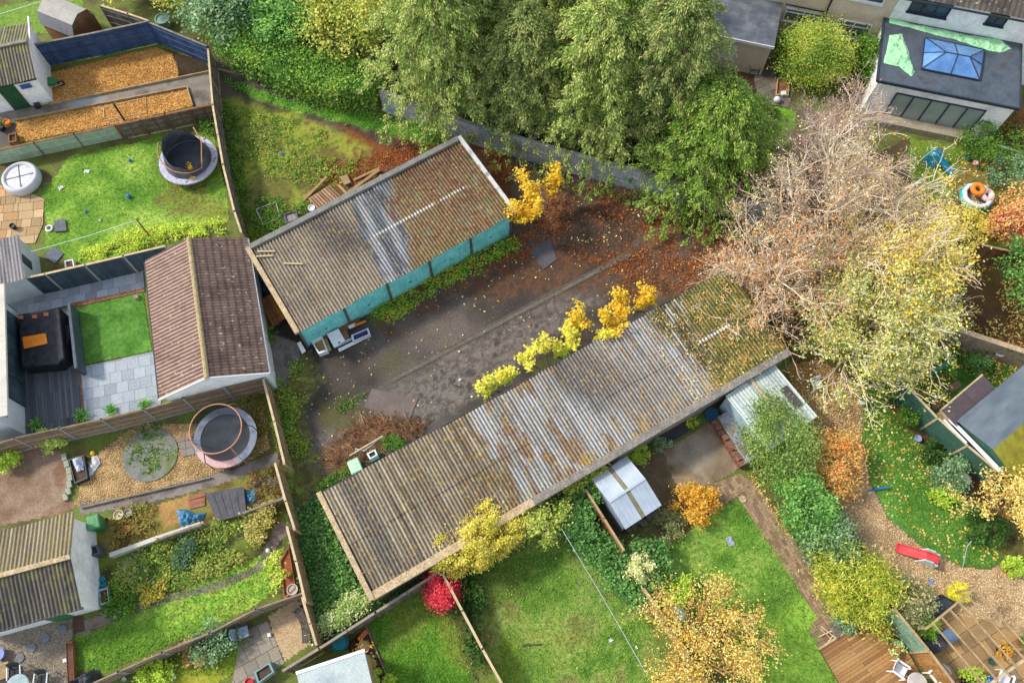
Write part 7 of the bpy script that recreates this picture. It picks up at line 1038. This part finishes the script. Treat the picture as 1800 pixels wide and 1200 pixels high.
# --- yard clutter
slab('large brown grey sheet of board lying flat on the yard', [(654, 683), (735, 700), (719, 740), (640, 716)], .03, M('grey_brown_board', ['625650', '74665e'], 1.2), 'board', 'board', .02); slab('dark slate square sheet lying near the orange leaf litter', [(929, 440), (967, 419), (979, 456), (955, 474)], .03, M('slate_sheet', ['4c4a4c', '5c5a5c'], 1.5), 'board', 'board', .02)
def brush():
    t = thing('brushwood_heap', 'tangled heap of brown cut brambles beside the longest garages', 'brushwood', P(650, 785)); m = MB(); c = P(650, 785); rg = random.Random(5)
    poly = [(p.x, p.y) for p in PX([(578, 812), (600, 770), (645, 735), (700, 735), (745, 745), (740, 765), (650, 800), (600, 835)])]; k = 0
    while k < 520:
        x, y = rg.uniform(-12.5, -4), rg.uniform(9, 15.5)
        if sdf(poly, np.array([x]), np.array([y]))[0] < 0: continue
        k += 1; a = rg.uniform(0, 6.28); l = rg.uniform(.3, .8); z = abs(rg.gauss(0, .09)); m.tube([(x - c.x - l * math.cos(a), y - c.y - l * math.sin(a), max(.02, z * rg.random())), (x - c.x + rg.uniform(-.15, .15), y - c.y + rg.uniform(-.15, .15), z + .12), (x - c.x + l * math.cos(a + .5), y - c.y + l * math.sin(a + .5), max(.02, z * rg.random()))], .014, 4, .01)
    m.build('stems', M('bramble_stem', ['6a4a34', '8f6a4c', 'b08c68'], 2, isl=.6), t); leaf_obj('dead_leaves', scatter([(578, 812), (600, 770), (645, 735), (745, 745), (740, 765), (650, 800), (600, 835)], 900, .08, .45), .1, bpy.data.materials['dead_leaf'], t, P(650, 785))
brush(); pbox('storage_box', 'white open box among brambles by the mint green bin', 'box', [(644, 797), (659, 789), (664, 799), (650, 807)], .6, white_pl, inner=black_pl); rod('grey metal trolley handle leaning over the brambles', [(626, 798, .5), (624, 788, .5), (640, 792, .55), (674, 766, .5)], .03, metal_grey, 'trolley_handle', 'handle'); plank('pale batten beside the mint green bin', (618, 806), (676, 772), .07, .05, wood_lt, zs=(.6, .6)); crumple('compost_sack', 'yellowing heap of leaves beside the white open box', 'leaf heap', [(655, 800), (668, 785), (680, 782), (676, 792), (660, 806)], .02, .4, M('straw_heap', ['a88a4c', 'c8ac6a'], 6), 3, 12); bush('shrub', 'green nettle clump at the eave by the yellowing leaf heap', 'bush', 692, 778, .5, .35, .9, lf_green, 500, .1)
# junk at the end of the turquoise garages
jz = .02
slab('black panel leaning against the end turquoise door', [(540, 581), (560, 573), (564, 585), (545, 593)], .04, black_pl, 'panel', 'panel', .3, [.5, .5, 0, 0]); slab('white board leaning by the second door post', [(587, 568), (605, 558), (609, 565), (590, 574)], .04, white_pl, 'panel', 'panel', .3, [.25, .25, 0, 0]); slab('long brown door panel lying along the turquoise doors', [(566, 588), (631, 559), (634, 568), (569, 597)], .06, M('brown_door', ['7a4a30', '8e5c3e'], 3), 'door_panel', 'door', .2); slab('white shower tray with a drain hole in the junk pile', [(576, 590), (596, 580), (607, 599), (588, 612)], .09, white_pl, 'shower_tray', 'shower tray', .3, [.15, .1, 0, 0]); o = MB().lathe([(0, 0), (.05, 0), (.05, .012), (0, .014)], n=12).build('drain_cover', metal_dk); o.location = P(596, 602, .43); tag(o, 'round grey drain cover in the white shower tray', 'drain')
pbox('cabinet', 'white cabinet carcass lying open with tan back in the junk pile', 'cabinet', [(547, 600), (566, 590), (576, 616), (560, 622)], .4, white_pl, inner=M('tan_board', ['8f7448', 'a88c5c'], 3), ins=.2, rim=.06); slab('narrow tan board beside the white cabinet carcass', [(567, 597), (575, 595), (583, 616), (576, 618)], .05, wood_tan, 'board', 'board', .2); pbox('trough', 'white trough lined with dark blue at the right of junk pile', 'trough', [(617, 589), (647, 576), (651, 587), (620, 600)], .35, M('off_white', ['c4c4cc', 'd4d4da'], 3), inner=M('ink_blue', ['2a3454', '38446a'], 3), rim=.05); plank('long white plank lying at the front of junk pile', (596, 617), (636, 597), .18, .05, white_pl, zs=(.1, .1)); plank('lilac grey plank behind the long white plank', (592, 612), (620, 598), .14, .07, pad_g, zs=(.25, .25)); crumple('bin_bag', 'black bin bag at the left end of junk pile', 'bag', [(541, 606), (550, 601), (556, 614), (549, 620), (542, 616)], .02, .35, black_pl, 3, 13); slab('white scrap panel leaning at the garage corner', [(524, 606), (530, 603), (538, 617), (531, 622)], .04, white_pl, 'panel', 'panel', .1, [.2, .2, 0, 0]); slab('brown square board behind the shower tray', [(600, 583), (609, 580), (614, 592), (606, 597)], .04, M('mid_brown_board', ['7a5640', '8a6650'], 3), 'board', 'board', .25); plank('orange painted batten near the white trough', (625, 577), (645, 569), .1, .06, orange_pl, zs=(.35, .35)); slab('white enamel scraps on the brown door panel', [(612, 573), (624, 568), (627, 573), (614, 578)], .05, white_pl, 'panel', 'panel', .28)
# timber behind the turquoise garages
def pallet():
    w_ = PX([(541, 349), (580, 325), (607, 350), (563, 374)], .15); b = sum(w_, Vector()) / 4; t = thing('pallet', 'slatted pallet leaning flat behind the turquoise garages', 'pallet', (b.x, b.y, 0)); b = Vector((b.x, b.y, 0)); m = MB(); n = 9
    for i in range(n): s0, s1 = i / n + .015, (i + 1) / n - .015; q = [w_[0].lerp(w_[1], s0) - b, w_[0].lerp(w_[1], s1) - b, w_[3].lerp(w_[2], s1) - b, w_[3].lerp(w_[2], s0) - b]; m.hexa([p - Vector((0, 0, .03)) for p in q], q)
    m.build('slats', M('pallet_wood', ['8a6a50', 'a08064'], 3, isl=.4), t)
    for s in (.06, .5, .94): MB().bar(w_[0].lerp(w_[3], s) - b - Vector((0, 0, .08)), w_[1].lerp(w_[2], s) - b - Vector((0, 0, .08)), .09, .09).build('bearer', wood_brown, t)
pallet()
for p, q, wd, lab in [((533, 354), (576, 315), .16, 'long plank left of the slatted pallet'), ((598, 350), (668, 303), .18, 'widest plank pointing away behind the turquoise garages'), ((622, 318), (668, 300), .14, 'topmost tan plank behind the turquoise garages'), ((595, 326), (616, 350), .14, 'short plank across the pallet corner'), ((605, 336), (625, 356), .12, 'short brown plank beside the garage roof edge'), ((648, 332), (672, 312), .14, 'plank end nearest the garage roof edge')]: plank(lab, p, q, wd, .06, M('waste_timber', ['8a6c48', 'a8885e'], 2) if 'waste_timber' not in bpy.data.materials else bpy.data.materials['waste_timber'], zs=(.06, .25), group='waste timber behind the turquoise garages')
slab('square of brown cardboard in the waste timber', [(597, 311), (610, 307), (617, 321), (605, 326)], .03, M('cardboard', ['8a7250', 'a08662'], 3), 'cardboard', 'cardboard', .2); pbox('crate', 'grey plastic crate of rubbish by the weeds', 'crate', [(498, 376), (521, 369), (525, 385), (502, 393)], .4, grey_pl, inner=M('rubbish', ['b0aab0', '6a5a4a'], 12)); pot('bucket', 'blue capped drum near the slatted pallet', 550, 372, .2, .4, white_pl, fill=blue_pl, cat='drum')
for i in range(4): p, q, lab = [((450, 368), (485, 355), 'upper rail'), ((463, 395), (492, 382), 'lower rail'), ((450, 368), (463, 395), 'left rail'), ((485, 355), (492, 382), 'right rail')][i]; rod(lab + ' of the pale metal frame lying in the weeds', [(*p, .25), (*q, .25)], .02, metal_grey, 'metal_rail', 'rail', 'rails of the pale metal frame')
for i, (p, q, lab) in enumerate([((461, 532), (485, 577), 'leftmost brown plank stacked between tiled building and garages'), ((466, 529), (491, 574), 'second brown plank stacked between tiled building and garages'), ((471, 525), (496, 569), 'third brown plank stacked between tiled building and garages'), ((476, 523), (501, 565), 'orange stained plank nearest the turquoise garages wall')]): plank(lab, p, q, .17, .1, wood_brown if i < 3 else M('orange_stain_wood', ['a0642c', 'b87a3c'], 3), zs=(.3, .3), group='planks between the tiled building and garages')
crumple('tarpaulin', 'teal blue netting heaped between tiled building and garages', 'tarp', [(440, 455), (452, 465), (470, 498), (478, 520), (462, 518), (450, 490)], .02, .4, M('teal_netting', ['1a4a56', '2a6a78', '1f3a30'], 3), 4, 14); bush('shrub', 'dark green weeds beside the brown plank stack', 'bush', 470, 590, .5, .4, .4, lf_green, 350, .1)
# top right
gt = M('green_tarp', ['8cc890', 'a6d8a4', '76b080'], 2, rough=.5); crumple('tarpaulin', 'long ruffled green tarpaulin along the back of extension roof', 'tarp', [(1562, 30), (1600, 42), (1650, 50), (1700, 62), (1760, 70), (1778, 86), (1760, 94), (1735, 90), (1680, 72), (1640, 62), (1600, 50), (1562, 42)], 3.0, .16, gt, 1.7, 15, .04); crumple('tarpaulin', 'crumpled green tarpaulin on the left end of extension roof', 'tarp', [(1562, 62), (1585, 60), (1595, 85), (1608, 128), (1602, 137), (1580, 118), (1552, 112), (1558, 85)], 3.0, .16, gt, 1.5, 16, .04)
pbox('raised_planter', 'wooden tray of bare soil near the rounded evergreen', 'planter', [(1367, 137), (1389, 137), (1386, 168), (1364, 167)], .2, wood_tan, inner=wood_brown); ball('white garden globe beside the wooden tray', 1366, 175, .2, white_pl, 'garden_globe', 'ornament'); pot('plant_pot', 'black bowl planter on the small lawn below evergreen', 1357, 203, .3, .3, black_pl, lf_dark, 120)
pbox('storage_box', 'small white tray on the ground near the wooden tray', 'tray', [(1373, 160), (1382, 159), (1383, 166), (1374, 167)], .25, white_pl); 
b = P(1241, 356); o = MB().lathe([(0, .0), (.22, 0), (.28, .12), (.2, .3), (0, .36)], n=9).build('plastic_sack', M('pale_sack', ['a8b4c4', 'c0cad4'], 4, rough=.4)); o.location = b; tag(o, 'pale plastic sack at the end of grey block wall', 'sack')
